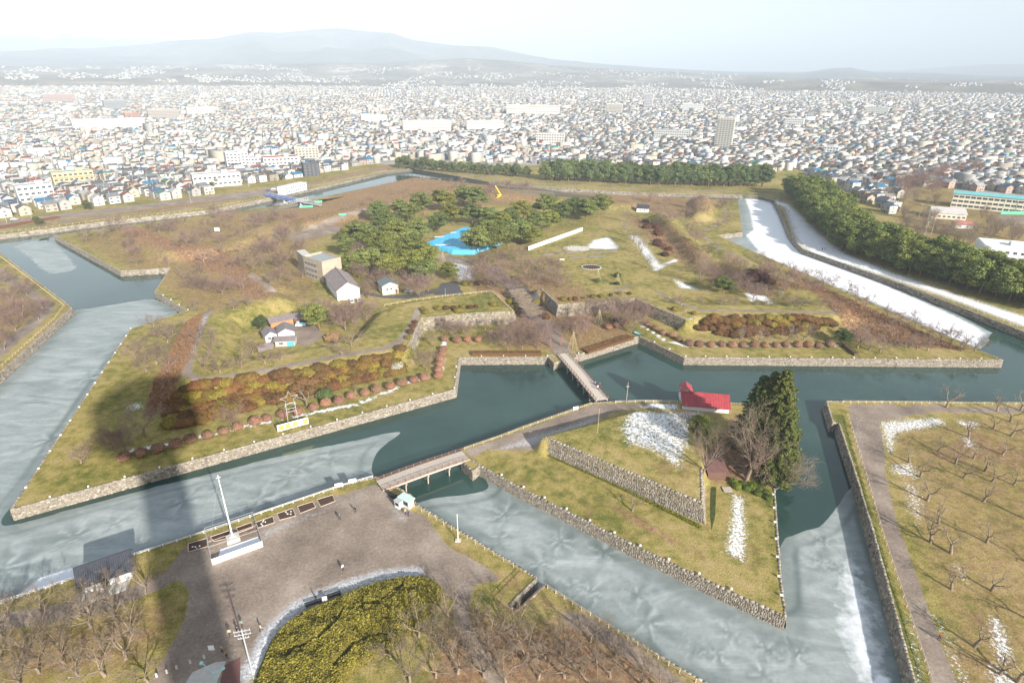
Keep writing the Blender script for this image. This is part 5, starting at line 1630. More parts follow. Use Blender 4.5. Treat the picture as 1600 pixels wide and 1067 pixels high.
bed = thing('azalea_bed', 'broad clipped bed of yellow green shrubs with dark creases below the plaza', 'shrub', (*BEDP.mean(0), 0))
o0 = np.array([*BEDP.mean(0), 0])
zz = bed_h(P) * .9
BEDC = (.27, .22, .042)
mobj('body', lmesh('body', np.column_stack([P, zz]) - o0, Q, np.full(len(Q), .12)), bed, color=BEDC)
n = 42000
C = rng.uniform(np.maximum(lo, [-1e9, 52]), hi, (n, 2))
C = C[inside(C, BEDP)]
z = bed_h(C) + rng.uniform(-.12, .12, len(C))
LV, LQ = leaf_quads(np.column_stack([C, z]) - o0, np.tile([0, 0, 1.0], (len(C), 1)), .17, rng, .2)
vv = np.clip(.5 + .35 * fbm(C[:, 0] * .5, C[:, 1] * .5, 3) + rng.normal(0, .18, len(C)), 0, 1)
tag(mobj('foliage', lmesh('foliage', LV, LQ, vv), bed, color=BEDC), kind='stuff')

# ---- dry scrub on the russet slopes, one mass nobody could count
def scrub_mass(name, label, polys, n, h, colour):
    Cs = []
    for poly in polys:
        g = tp(poly)
        lo, hi = g.min(0), g.max(0)
        c = rng.uniform(lo, hi, (int(n * 2.2), 2))
        c = c[inside(c, g)][:n]
        Cs.append(c)
    C = np.vstack(Cs)
    m = len(C)
    z = hfun(C)
    K = 5
    b = np.repeat(np.column_stack([C, z]), K, 0) + np.column_stack([rng.normal(0, .25, (m * K, 2)), np.zeros(m * K)])
    d = rng.normal(0, .45, (m * K, 2))
    L = h * rng.uniform(.5, 1.2, (m * K, 1))
    tipp = b + np.column_stack([d * L, L])
    w = np.column_stack([rng.normal(0, .05, (m * K, 2)), np.zeros(m * K)])
    V = np.stack([b - w, b + w, tipp], 1).reshape(-1, 3)
    me = lmesh(name, V, np.arange(3 * m * K).reshape(-1, 3), np.clip(rng.normal(.5, .25, m * K), 0, 1))
    return tag(mobj(name, me, color=colour), label, 'scrub', kind='stuff')
scrub_mass('dry_grass', 'dry russet grass on the bastion slopes', [[(240, 610), (300, 506), (316, 502), (302, 560), (272, 640), (228, 662)], [(175, 374), (215, 364), (300, 395), (350, 400), (405, 442), (430, 468), (392, 474), (340, 438), (285, 418), (215, 393)],
           [(1230, 418), (1400, 490), (1510, 536), (1430, 530), (1330, 520), (1302, 478), (1250, 442)], [(420, 345), (560, 300), (650, 275), (780, 290), (700, 320), (600, 340), (500, 368)], [(980, 330), (1030, 335), (1100, 390), (1190, 425), (1300, 462), (1200, 458), (1100, 430), (1020, 380)]], 3600, .75, (.3, .165, .09))
# ================================================================ BUILT THINGS
def frame(p, q):
    d = np.asarray(q[:2]) - np.asarray(p[:2])
    return math.atan2(d[1], d[0]), float(np.hypot(*d))
W_PLANK = plain('plank_wood', (.5, .44, .38), .85, .25, 2.5)
W_BROWN = plain('brown_wood', (.22, .12, .085), .8, .25, 3)
W_PALE = plain('pale_timber', (.5, .4, .33), .85, .25, 3)
W_FENCE = plain('fence_wood', (.55, .46, .28), .8, .2, 3)
P_WHITE = plain('white_paint', (.8, .8, .79), .6, .05, 2)
P_BLACK = plain('black_paint', (.025, .025, .028), .5, .2, 2)
P_STEEL = plain('grey_steel', (.42, .43, .44), .45, .15, 3)
P_CONC = plain('concrete', (.5, .48, .44), .9, .15, 1.2, bump=.2)
P_SOIL = plain('bed_soil', (.075, .045, .03), .95, .35, 3, bump=.5)
P_TILE = plain('dark_tile', (.05, .055, .07), .5, .25, 2, spec=.4)
P_RED = plain('red_roof_paint', (.36, .06, .07), .5, .25, .6)
P_YEL = plain('sign_yellow', (.85, .72, .1), .6, .06, 3)
P_CRANE = plain('crane_yellow', (.75, .5, .03), .5, .1, 2)
P_BLUE = plain('tarp_blue', (.1, .48, .72), .5, .2, .6)
P_GREEN = plain('sheet_green', (.12, .5, .3), .6, .15, 1)
P_TEAL = plain('teal_roof', (.16, .44, .46), .55, .15, .6)
P_CREAM = plain('cream_wall', (.72, .66, .52), .8, .1, .8)
P_OLD = plain('old_render', (.4, .34, .26), .85, .2, .5)
P_GREYROOF = plain('grey_metal_roof', (.2, .17, .17), .45, .2, .7)
P_BROWNROOF = plain('brown_roof', (.16, .085, .075), .6, .3, 1)

# ---- bridges
def bridge(label, a, b, width, z, npier, rise=.25):
    th, L = frame(a, b)
    t = thing('wooden_bridge', label, 'bridge', (a[0], a[1], 0), th, 'wooden bridges over the moat')
    zf = lambda x: z + rise * (1 - (2 * x / L - 1) ** 2)
    n = int(L / .42)
    pm = MB().box((0, 0, 0), (L / n - .05, width, .1)).mesh('plank', W_PLANK)
    for i in range(n):
        x = (i + .5) * L / n
        mobj('plank', pm, t, (x, 0, zf(x) + rng.uniform(-.008, .008)))
    for sy in (-1, 1):
        y = sy * (width / 2 - .12)
        np_ = max(6, int(L / 2.0))
        post = MB().box((0, 0, .5), (.16, .16, 1.1)).box((0, 0, 1.1), (.2, .2, .1)).mesh('railing_post', W_BROWN)
        for i in range(np_ + 1):
            x = L * i / np_
            mobj('railing_post', post, t, (x, y, zf(x)))
        for zz, s in ((1.0, .13), (.62, .09), (.3, .09)):
            r = MB()
            for i in range(np_):
                x0, x1 = L * i / np_, L * (i + 1) / np_
                r.tube((x0, y, zf(x0) + zz), (x1, y, zf(x1) + zz), s / 2, n=4, caps=False)
            r.build('rail', W_BROWN, t)
        g = MB()
        for i in range(np_):
            x0, x1 = L * i / np_, L * (i + 1) / np_
            xm = (x0 + x1) / 2
            g.box((xm, sy * (width / 2 - .3), zf(xm) - .32), (x1 - x0 + .02, .3, .48))
        g.build('beam', W_PALE, t)
    for i in range(npier):
        x = L * (i + 1) / (npier + 1)
        p = MB()
        p.box((x, 0, zf(x) - .72), (.34, width + .5, .3))
        for y in (-width * .42, 0, width * .42):
            p.tube((x, y, WZ - .8), (x, y, zf(x) - .8), .17, n=8)
        p.box((x, 0, WZ + .9), (.14, width * .9, .2))
        p.build('pier', W_PALE, t)
    return t
b1a, b1b = G(597, 762, .3), G(731, 712, .3)
bridge('near wooden bridge from the plaza to the ravelin', b1a, b1b, 4.6, .22, 3)
b2a, b2b = G(942, 622, .3), G(879, 551, .3)
bridge('far wooden bridge from the ravelin to the fort island', b2a, b2b, 4.4, .22, 6)
# stone abutments
def abut(label, pts):
    g_ = gp(pts)
    t = stone_wall('bridge_abutment', label, np.vstack([g_, g_[:1]]), .02, WZ - .4, .12, g_, .4, .6, True, 'bridge abutments')
    MB().prism(g_ - g_[0], -.6, .0).build('top', M_ABUT, t)
    t['category'] = 'abutment'
M_ABUT = plain('abutment_grass', (.3, .24, .09), .95, .3, 1.2)
abut('pale stone block under the left end of the near bridge', [(606, 760), (627, 765), (648, 777), (640, 786), (612, 774)])
abut('pale stone block under the right end of the near bridge', [(724, 722), (740, 718), (754, 728), (742, 738)])
abut('pale stone block under the far end of the far bridge', [(855, 555), (868, 552), (898, 548), (902, 556), (866, 566)])

# ---- fences
def fence(name, label, pts, step, h, mat, rails=(.45, .85), post=.12, z=0.0, rail_r=.05, pm_mat=None):
    ln = np.asarray(pts)
    t = thing(name, label, 'fence', (ln[0][0], ln[0][1], z))
    q = resample(ln, step) - ln[0]
    pm = MB().box((0, 0, h / 2), (post, post, h)).mesh('post', pm_mat or mat)
    for p in q: mobj('post', pm, t, (p[0], p[1], 0))
    for r in rails:
        m = MB()
        for i in range(len(q) - 1):
            m.tube((*q[i], h * r), (*q[i + 1], h * r), rail_r, n=4, caps=False)
        m.build('rail', mat, t)
    return t
fence('white_fence', 'low white railing along the plaza edge left of the near bridge', gp([(-60, 978), (0, 959), (128, 915), (216, 878), (324, 841), (540, 764), (586, 750)]), 2.4, .75, P_WHITE, (.55, .95), .14)
fence('bamboo_fence', 'yellowish railing from the near bridge down to the inlet', gp([(652, 795), (748, 851), (824, 895)]), 2.4, .95, W_FENCE)
fence('inlet_fence', 'brown railing round the narrow inlet', gp([(824, 895), (781, 940), (810, 963), (858, 915)]), 2.2, 1.0, W_BROWN, (.5, .95))
fence('wooden_fence', 'yellowish post and rail fence from the inlet to the bottom edge', gp([(862, 918), (1070, 1046), (1122, 1076)]), 2.0, 1.0, W_FENCE, (.5, .92), .14)
fence('roadside_fence', 'cream railing along the moat side of the ravelin road', gp([(728, 704), (786, 683), (820, 669), (925, 630)]), 2.4, .85, W_FENCE, (.5, .95))
fence('roadside_fence', 'cream railing between the far bridge and the red roofed house', gp([(963, 627), (1010, 625), (1060, 625)]), 2.4, .85, P_CREAM, (.5, .95))
fence('park_fence', 'cream post and rail fence along the top of the right park', gp([(1318, 621), (1600, 619), (1760, 618)]), 2.4, .95, W_FENCE, (.5, .95), .16)
fence('park_fence', 'thin yellowish railing beside the right park path', gp([(1326, 640), (1356, 732), (1382, 820), (1466, 1061), (1480, 1100)]), 2.4, .9, W_FENCE, (.95,), .1)
fence('bank_fence', 'tan railing round the pointed bank at the left edge', gp([(-40, 388), (0, 416), (100, 490), (84, 512), (0, 590), (-60, 638)]), 2.4, .9, W_FENCE, (.5, .95))
fence('dike_fence', 'long pale railing along the far left outer path', gp([(-30, 382), (80, 367), (160, 355), (320, 335), (430, 311), (600, 270)]), 3.5, .9, W_FENCE, (.95,), .22)
fence('dike_fence', 'pale railing on the dike behind the white moat', gp([(1190, 298), (1210, 303), (1220, 322), (1234, 354), (1244, 368), (1258, 380), (1400, 427), (1600, 502)]), 3.0, .9, W_FENCE, (.95,), .16)
fence('rampart_fence', 'low fence along the back of the left rampart lawn', gp([(600, 482), (640, 474), (690, 466), (768, 457), (800, 486)], 5), 2.4, .9, W_FENCE, (.5, .95), .14, 5.0)

# ---- lamps along the water edge
lamp_head = MB().box((0, 0, .42), (.5, .36, .26)).mesh('lamp_head', P_WHITE)
lamp_stake = MB().box((0, 0, .15), (.07, .07, .4)).mesh('stake', P_STEEL)
LAMPS = []
for chain, poly, step, base in ((ISL[0:3], ISL, 7.5, 'small white edge lamp on the front left moat wall'), (ISL[2:6], ISL, 8, 'small white edge lamp by the far bridge'), (ISL[5:8], ISL, 7.5, 'small white edge lamp on the front right moat wall'),
                                (np.vstack([ISL[-3:], ISL[:1]]), ISL, 8, 'small white edge lamp on the left moat wall'), (RAV[11:16], RAV, 5.5, 'small white edge lamp on the near ravelin wall'), (RAV[7:12], RAV, 5, 'small white edge lamp on the right ravelin edge')):
    q = resample(chain, step)[1:-1]
    for p in q:
        k = np.argmin([segd(p[None], chain[i], chain[i + 1])[0] for i in range(len(chain) - 1)])
        _, _, nn = offset_edge(chain[k], chain[k + 1], 1, poly)
        LAMPS.append((base, p - nn * .55, math.atan2(nn[1], nn[0])))
for base in dict.fromkeys(b for b, _, _ in LAMPS):
    qs = sorted([l for l in LAMPS if l[0] == base], key=lambda l: PX(l[1][0], l[1][1], 0)[0])
    for i, (_, p, a) in enumerate(qs):
        t = thing('edge_lamp', f'{base}, {ordn(i)} from the left', 'lamp', (p[0], p[1], 0), a, 'illumination lamps along the moat')
        mobj('stake', lamp_stake, t)
        mobj('lamp_head', lamp_head, t)

# ---- generic small buildings
def building(name, label, fl, fr, depth, h, rise, wall, roof, ridge='x', windows=(), z=0.0, door=None, over=.5, ribs=0.0, cat='building', lean=None):
    """fl, fr: ground points of the front wall's ends (x to the right, y into depth)"""
    th, w = frame(fl, fr)
    t = thing(name, label, cat, (fl[0], fl[1], z), th)
    c = (w / 2, depth / 2, 0)
    if rise <= 0:
        MB().box((w / 2, depth / 2, h / 2), (w, depth, h)).build('wall', wall, t)
        MB().box((w / 2, depth / 2, h + .1), (w + over * 2, depth + over * 2, .2)).build('roof', roof, t)
    else:
        gw, gd, rot = (w, depth, 0) if ridge == 'x' else (depth, w, math.pi / 2)
        MB().gable(gw, gd, h, rise, over, roof=False).build('wall', wall, t, loc=c, rz=rot)
        rf = MB().gable(gw, gd, h, rise, over, walls=False, mr=0).build('roof', roof, t, loc=c, rz=rot)
        if ribs:
            n = int((gw + 2 * over) / ribs)
            k = rise / (gd / 2)
            bm = MB()
            for sg in (-1, 1):
                V = [(0, sg * (gd / 2 + over), h - over * k + .2), (0, 0, h + rise + .2)]
                bm.tube(V[0], V[1], .06, n=4)
            me = bm.mesh('roof_rib', roof)
            for i in range(n + 1):
                mobj('roof_rib', me, rf, (-(gw / 2 + over) + .05 + i * ribs, 0, 0))
            MB().box((0, 0, h + rise + .25), (gw + 2 * over, .35, .28)).build('ridge_cap', roof, rf)
    for (wx, wz, ww, wh) in windows:
        put_window(t, wx * w, -.02, wz, 0, ww, wh)
    if door:
        mobj('door', MB().box((0, 0, 0), (door[1], .08, door[2])).mesh('door', W_BROWN), t, (door[0] * w, -.02, door[2] / 2))
    return t
# ticket hut at lower left
p, q = G(139, 941), G(214, 913)
th, w = frame(p, q)
hut = building('park_hut', 'white park hut with dark ribbed tile roof at lower left', p, q, 5.2, 2.9, 1.9, P_WHITE, P_TILE, 'x', (), over=.75, ribs=.36)
for fx, ww in ((.13, 2.0), (.33, 1.5), (.62, 1.9), (.88, 2.1)):
    mobj('counter_panel', MB().box((0, 0, 0), (ww, .1, 1.1)).mesh('counter_panel', P_WHITE), hut, (fx * w, -.06, 1.2))
    mobj('window', window_mesh(ww * .8, .8), hut, (fx * w, -.08, 2.2))
mobj('doorway', MB().box((0, 0, 0), (1.3, .12, 2.1)).mesh('doorway', plain('dark_opening', (.1, .1, .085), .9, .2)), hut, (.46 * w, -.06, 1.05))
for fx in (.23, .73):
    mobj('pillar', MB().box((0, 0, 0), (.3, .3, 2.7)).mesh('pillar', W_PALE), hut, (fx * w, -.5, 1.35))
pad = MB().prism([p + (q - p) * -.05 + [0, -3.2], q + (q - p) * .05 + [0, -3.2], q + (q - p) * .05 + [-1, 2], p + (q - p) * -.05 + [-1, 2]], -.05, .06).build('hut_paving', P_CONC)
tag(pad, kind='structure')
# storehouse, offices and farm inside the fort
T2 = lambda u, v: T(u, v)[:2]
building('storehouse', 'white storehouse with long purple grey gabled roof', T2(527, 475), T2(562, 469), 24, 5.0, 3.2, P_WHITE, P_GREYROOF, 'y', (), over=.7, ribs=.9)
cb = building('concrete_building', 'old concrete office building with flat parapet roof', T2(476, 437), T2(505, 447), 11, 9.6, 0, P_OLD, plain('roof_slab', (.3, .32, .33), .9, .15), over=-.3)
for f in range(3):
    for i in range(4): put_window(cb, 2 + i * 2.6, -.02, 1.7 + f * 2.9, 0, 1.7, 1.6)
cw = frame(T2(476, 437), T2(505, 447))[1]
for x, y, sx, sy in ((cw / 2, .15, cw + .3, .3), (cw / 2, 10.85, cw + .3, .3), (.15, 5.5, .3, 10.3), (cw - .15, 5.5, .3, 10.3)):
    MB().box((x, y, 10.2), (sx, sy, 1.1)).build('parapet', P_OLD, cb)
building('concrete_annex', 'cream stair block in front of the concrete building', T2(466, 428), T2(476, 437), 4, 10.4, 0, P_OLD, P_CONC, over=.1)
building('small_office', 'small cream house with slate roof right of the storehouse', T2(597, 465), T2(622, 461), 8, 4.4, 1.6, P_CREAM, plain('slate_blue', (.16, .19, .2), .6, .2), 'y', ((.3, 2.6, .9, 1.1), (.55, 2.6, .9, 1.1)), door=(.85, 1.0, 2.1))
building('farm_barn', 'long wooden farm barn with dark roof', T2(424, 522), T2(459, 514), 5, 3.2, 1.2, plain('barn_wood', (.42, .22, .11), .8, .25, 1.5), P_GREYROOF, 'x', (), door=(.55, 1.8, 2.2))
building('farm_shed', 'open dark roofed shed at the right end of the farm barn', T2(460, 513), T2(482, 509), 5, 2.9, 1.0, plain('shed_wall', (.16, .09, .07), .85, .2), P_GREYROOF, 'x')
building('farm_house', 'small white farm house with purple grey roof on the left', T2(416, 542), T2(434, 538), 6, 2.7, 1.4, P_WHITE, P_GREYROOF, 'y', ((.35, 1.5, 1.2, .9), (.7, 1.5, 1.2, .9)))
building('farm_house', 'white farm house with purple grey roof in the middle of the yard', T2(436, 538), T2(461, 534), 6.5, 3.0, 1.5, P_WHITE, P_GREYROOF, 'y')
fh = building('farm_lean_to', 'low grey roofed farm shed with blue sheet at its front', T2(431, 548), T2(461, 546), 4, 2.4, .9, plain('plaster', (.55, .5, .45), .8, .2), P_GREYROOF, 'x', ((.3, 1.2, 1.4, .9),))
mobj('blue_sheet', MB().box((0, 0, 0), (2.6, .15, 1.7)).mesh('blue_sheet', P_BLUE), fh, (frame(T2(431, 548), T2(461, 546))[1] * .8, -.15, .95))
building('low_store', 'low purple roofed store below the farm yard', T2(404, 557), T2(428, 551), 2.2, 1.5, .6, P_GREYROOF, P_GREYROOF, 'x', over=.2)
building('garden_shed', 'tiny white shed with dark roof on the far rampart', T2(991, 328), T2(1009, 329), 6, 3.2, 2.0, P_WHITE, P_TILE, 'x', ((.3, 1.6, 1, .9), (.7, 1.6, 1, .9)))
pf = building('prefab_office', 'long white two storey prefab office beyond the left moat', G(441, 311), G(476, 302), 7, 6.3, 0, P_WHITE, plain('prefab_roof', (.62, .62, .63), .7, .1), over=.2)
pw = frame(G(441, 311), G(476, 302))[1]
for f in range(2):
    for i in range(9): put_window(pf, pw * (.12 + .1 * i), -.02, 1.7 + 3 * f, 0, 1.5, 1.4)
# ravelin house and hut
rh = building('red_roofed_house', 'white boat house with bright red roof at the back of the ravelin', T2(1068, 635), T2(1140, 640), 8.5, 1.7, 2.0, P_WHITE, P_RED, 'x', ((.08, 1.4, 1.8, .6),), over=.5, ribs=.8)
mobj('gable_tower', MB().gable(4.2, 3.4, 3.6, 1.1, roof=False).mesh('gable_tower', P_WHITE), rh, (1.4, 7.2, 0), math.pi / 2)
mobj('gable_tower_roof', MB().gable(4.2, 3.4, 3.6, 1.1, walls=False, mr=0).mesh('gable_tower_roof', P_RED), rh, (1.4, 7.2, 0), math.pi / 2)
mobj('window', window_mesh(.9, 1.3), rh, (-.32, 7.0, 3.2), -math.pi / 2)
MB().box((-.05, 4.0, 2.0), (.12, 4.2, .7)).build('red_band', P_RED, rh)
building('brown_roofed_hut', 'low hut with plain brown roof beside the ravelin ditch', T2(1109, 742), T2(1137, 744), 7.5, 2.6, .9, plain('hut_wood', (.14, .08, .06), .85, .2), P_BROWNROOF, 'x', over=.4)
fb = MB()
for i in range(8): fb.box((i * .28, 0, .25), (.24, 2.0, .07))
tfb = thing('plank_footbridge', 'tiny plank footbridge beside the brown roofed hut', 'bridge', (*T2(1134, 760), 0))
pm = MB().box((0, 0, .25), (.24, 2.0, .07)).mesh('plank', W_PLANK)
for i in range(8): mobj('plank', pm, tfb, (i * .28, 0, 0))
MB().box((1, 0, .1), (2.3, .16, .2)).box((1, .8, .1), (2.3, .16, .2)).build('beam', W_BROWN, tfb)
ditch = MB().prism(tp([(1114, 748), (1123, 748), (1122, 800), (1117, 822), (1114, 800)]), -.2, .03).build('ditch_water', plain('ditch', (.06, .075, .02), .5, .5, .7))
tag(ditch, kind='structure')
# hall and sheds by the school
building('school_building', 'long cream three storey school with teal roof at right', G(1481, 312), G(1650, 326), 13, 11.0, 1.4, P_CREAM, P_TEAL, 'x', [((i + .5) / 18, 1.9 + f * 3.4, 3.0, 1.7) for i in range(18) for f in range(3)], over=.7)
building('school_hall', 'low hall with pale grey roof before the teal roofed school', G(1452, 330), G(1505, 333), 17, 4.2, 3.0, P_CREAM, plain('hall_roof', (.5, .47, .45), .6, .1, .5), 'x', [((i + .5) / 7, 1.9, 1.8, 1.3) for i in range(7)])
building('red_shed', 'low white shed with faded red roof near the school', G(1488, 345), G(1516, 346), 6, 2.8, 1.6, P_WHITE, plain('faded_red', (.42, .16, .15), .7, .2), 'x', [(.3, 1.4, 1.2, .9), (.7, 1.4, 1.2, .9)])
rb = thing('white_clinic', 'white flat roofed building with rounded side at the right edge', 'building', (*G(1598, 408), 0), -.45)
arc = [(-16 + 4 * math.cos(a), 4 + 4 * math.sin(a)) for a in np.linspace(math.pi, 1.5 * math.pi, 7)]
MB().prism(arc + [(16, 0), (16, 22), (-20, 22)], 0, 10.2).build('wall', P_WHITE, rb)
MB().prism([(x * .97, y * .95 + .6) for x, y in arc + [(16, 0), (16, 22), (-20, 22)]], 10.2, 10.6).build('roof', plain('white_roof', (.78, .78, .76), .7, .05), rb)
MB().box((-4, 9, 11.6), (7, 5, 2.2)).build('penthouse', P_WHITE, rb)
for f in range(3):
    for i in range(9): put_window(rb, -13 + i * 3.4, -.03, 2 + f * 3.1, 0, 1.6, 1.4)
net = thing('ball_net', 'green ball net on tall poles before the school field', 'net', (*G(1560, 322), 0), -.03)
for i in range(6): MB().tube((i * 8, 0, 0), (i * 8, 0, 11), .15, n=6).build('pole', P_GREEN, net)
for i in range(5): MB().box((i * 8 + 4, 0, 1.2), (7.9, .06, 2.4)).build('net_panel', P_GREEN, net)

# ---- flag ground: mast, plinth, panel fence, beds
fa, fb_ = G(338, 890), G(416.5, 860)
th, w = frame(fa, fb_)
fl = thing('flag_enclosure', 'fenced flag enclosure with solid white front panel on the plaza', 'enclosure', (*fa, 0), th)
dep = float(np.hypot(*(G(327, 842) - fa)))
MB().box((w / 2, 0, .75), (w, .12, 1.5)).build('front_panel', P_WHITE, fl)
for sx in (0, w):
    for i in range(5): MB().tube((sx, dep * i / 4 + .1, 0), (sx, dep * i / 4 + .1, 1.7), .06, n=6).build('post', P_STEEL, fl)
    for zz in (.5, 1.1, 1.65): MB().tube((sx, .08, zz), (sx, dep + .1, zz), .04, n=5).build('rail', P_STEEL, fl)
for zz in (.6, 1.1, 1.65): MB().tube((0, dep, zz), (w, dep, zz), .04, n=5).build('rail', P_STEEL, fl)
for yy in (.45, .62): MB().tube((0, dep * yy, .9), (w, dep * yy, .9), .05, n=5).build('rail', W_PALE, fl)
MB().prism(gp([(346, 880), (414, 853), (408, 845), (350, 866)]), .01, .035).build('snow_strip', plain('snow_white', (.8, .83, .88), .9, .08, 2))
tag(bpy.data.objects['snow_strip'], 'thin strip of snow behind the white flag panel', 'snow')
pp = G(370, 851)
hm = height_at((pp[0], pp[1], 0), 752)
fp = thing('flagpole', 'tall white bare flagpole on a concrete block by the moat', 'flagpole', (*pp, 0), th)
MB().box((0, 0, .5), (2.6, 2.2, 1.0)).box((0, .3, 1.1), (1.4, 1.2, .25)).build('plinth', P_CONC, fp)
MB().tube((0, 0, 1.2), (0, 0, hm), .19, .08, 10).build('pole', P_WHITE, fp)
MB().tube((0, 0, hm), (0, 0, hm + .3), .14, .1, 8).box((0, 0, hm - .3), (.9, .1, .1)).build('pole_top', P_WHITE, fp)
halyards = MB()
for dx in (-4.5, 4.5):
    halyards.tube((dx, .4, .9), (0, 0, hm - .4), .012, n=3, caps=False)
halyards.build('halyard', P_STEEL, fp)
for i, (lab, qd) in enumerate((('leftmost', [(299.5, 858), (329, 849), (330, 862), (300, 871)]), ('second', [(334, 847), (364, 836), (364, 848), (340, 854)]), ('third', [(374, 832), (398, 823), (400, 831), (378, 840)]), ('fourth', [(404, 823), (431, 813), (434, 823), (408, 832)]),
                             ('fifth', [(437, 809), (462, 800), (467, 812), (442, 819)]), ('sixth', [(469, 797), (493, 789), (498, 798), (474, 808)]), ('rightmost', [(499, 786), (524, 778), (528, 788), (506, 797)]))):
    g_ = gp(qd)
    t = thing('planting_bed', f'bare brown soil bed by the moat railing, {lab} of the row', 'bed', (*g_.mean(0), 0), 0, 'soil beds along the plaza edge')
    g_ = g_ - g_.mean(0)
    MB().prism(g_ * .97, -.05, .12).build('soil', P_SOIL, t)
    for k in range(4):
        a, b = g_[k], g_[(k + 1) % 4]
        MB().tube((*a, .12), (*b, .12), .1, n=4).build('edging', W_PALE, t)
    if i in (3, 4, 0):
        for k in range(5):
            r_ = rng.uniform(-.35, .35, 2) * (g_.max(0) - g_.min(0)) * .8
            MB().box((*r_, .16), (.3, .22, .18), rng.uniform(0, 3)).build('pale_stone', P_WHITE, t)

# ---- signs
def board(name, label, p, ang, w, h, z0, mat, legs=2, th=.08, cat='sign', cells=None):
    t = thing(name, label, cat, (p[0], p[1], float(hfun(p)[0])), ang)
    for i in range(legs):
        MB().box(((i / (legs - 1) - .5) * w * .8 if legs > 1 else 0, .08, (z0 + h) / 2), (.1, .08, z0 + h)).build('leg', P_STEEL, t)
    bd = MB().box((0, 0, z0 + h / 2), (w, th, h)).build('board', mat, t)
    for (cx, cz, cw, ch, cm) in cells or []:
        MB().box((cx * w, -th / 2 - .012, z0 + cz * h), (cw * w, .02, ch * h), m=0).build('panel', cm, bd)
    return t
sa, sb = G(437, 683), G(485, 669)
th, w = frame(sa, sb)
P_PINK = plain('sign_pink', (.85, .74, .72), .6, .04)
P_GREENINK = plain('sign_ink', (.4, .45, .05), .6, .1)
sg = board('event_sign', 'long white sign with yellow panels on the front left lawn', (sa + sb) / 2, th, w, 2.1, .5, P_WHITE, 5, .12,
           cells=[(-.38, .5, .15, .72, P_YEL), (-.16, .5, .17, .76, P_YEL), (.06, .5, .16, .74, P_YEL), (.23, .5, .1, .66, P_PINK), (.395, .5, .15, .76, P_YEL)])
for cx, cz, cw_, ch in ((-.165, .42, .012, .3), (-.155, .28, .02, .1), (.23, .45, .03, .2), (.23, .55, .012, .12), (-.2, .6, .03, .05)):
    MB().box((cx * w, -.1, .5 + cz * 2.1), (cw_ * w, .02, ch * 2.1)).build('mark', P_GREENINK, [c for c in sg.children if c.name.startswith('board')][0])
lf_p = G(461, 668)
lf = thing('star_frame', 'steel frame with a star outline standing behind the yellow sign', 'frame', (*lf_p, 0), th)
for sx in (-1.4, 1.4): MB().tube((sx, 0, 0), (sx * .9, .2, 7.0), .09, n=6).build('pole', P_STEEL, lf)
for zz in (4.2, 5.2, 6.9): MB().tube((-1.35, .15, zz), (1.35, .15, zz), .07, n=6).build('crossbar', P_STEEL, lf)
st = [(2.6 * (1 if i % 2 == 0 else .42) * math.sin(i * math.pi / 5), 2.6 * (1 if i % 2 == 0 else .42) * math.cos(i * math.pi / 5)) for i in range(10)]
sm = MB()
for i in range(10): sm.tube((st[i][0], .2, 8.2 + st[i][1]), (st[(i + 1) % 10][0], .2, 8.2 + st[(i + 1) % 10][1]), .06, n=5)
sm.build('star_outline', P_STEEL, lf)
for lab, u, v, ww in (('left one of two white notice boards on the plaza railing', 534, 768, 1.9), ('right one of two white notice boards on the plaza railing', 555, 761, 1.9), ('white notice board on the railing near the far bridge', 901, 641, 1.7)):
    board('notice_board', lab, G(u, v), .32, ww, 1.1, .6, P_WHITE)
board('white_sign', 'small white standing sign at the bottom of the plaza', G(340, 1026), .1, 1.0, 1.1, .5, P_WHITE, 1)
board('white_sign', 'small white standing sign between the two black benches', G(515, 946), .3, .9, 1.2, .4, P_WHITE, 1)
board('white_sign', 'tiny white sign on the pointed bank at the left edge', G(66, 496), .3, .7, .9, .5, P_WHITE, 1)
board('white_sign', 'white board on the far left bastion lawn', T(337, 371)[:2], .2, 3.0, 2.2, .8, plain('pale_board', (.7, .74, .7), .7, .1), 2)
def bench(label, p, ang, mat=P_BLACK, w=2.6):
    t = thing('bench', label, 'bench', (p[0], p[1], float(hfun(p)[0])), ang)
    for i in range(3): MB().box((0, -.2 + i * .22, .45), (w, .19, .06)).build('seat_slat', mat, t)
    for i in range(2): MB().box((0, .38, .62 + i * .2), (w, .05, .16)).build('back_slat', mat, t)
    for sx in (-1, 1): MB().box((sx * w * .4, .05, .22), (.1, .6, .44)).build('leg', mat, t)
bench('left black bench on the frosty edge of the azalea bed', G(498, 950), .45, w=3.2)
bench('right black bench on the frosty edge of the azalea bed', G(527, 938), .45, w=3.2)
bench('pale bench on the garden lawn', T2(876, 406), 0, P_WHITE)
# shop corner at the near bridge
vm = thing('vending_stall', 'pale green roofed stall by the end of the near bridge', 'stall', (*G(640, 792), 0), -.62)
MB().box((0, 0, 1.1), (3.2, 1.6, 2.2)).build('body', plain('stall_wall', (.6, .62, .62), .6, .1), vm)
MB().box((0, 0, 2.3), (3.8, 2.2, .16)).build('roof', plain('stall_roof', (.5, .66, .6), .6, .1), vm)
MB().box((0, -.83, 1.3), (2.4, .05, 1.0)).build('counter_opening', P_BLACK, vm)
sb_ = thing('standing_panel', 'black standing panel beside the near bridge', 'panel', (*G(621, 783), 0), -.62)
MB().box((0, 0, .9), (4.2, .25, 1.6)).build('board', P_BLACK, sb_)
for sx in (-1.7, 1.7): MB().box((sx, 0, .1), (.15, .8, .2)).build('foot', P_STEEL, sb_)
cf = thing('ice_cream_booth', 'small white booth with dark front beside the green roofed stall', 'stall', (*G(628, 795), 0), -.62)
MB().box((0, 0, 1.0), (1.6, 1.2, 2.0)).build('body', P_WHITE, cf)
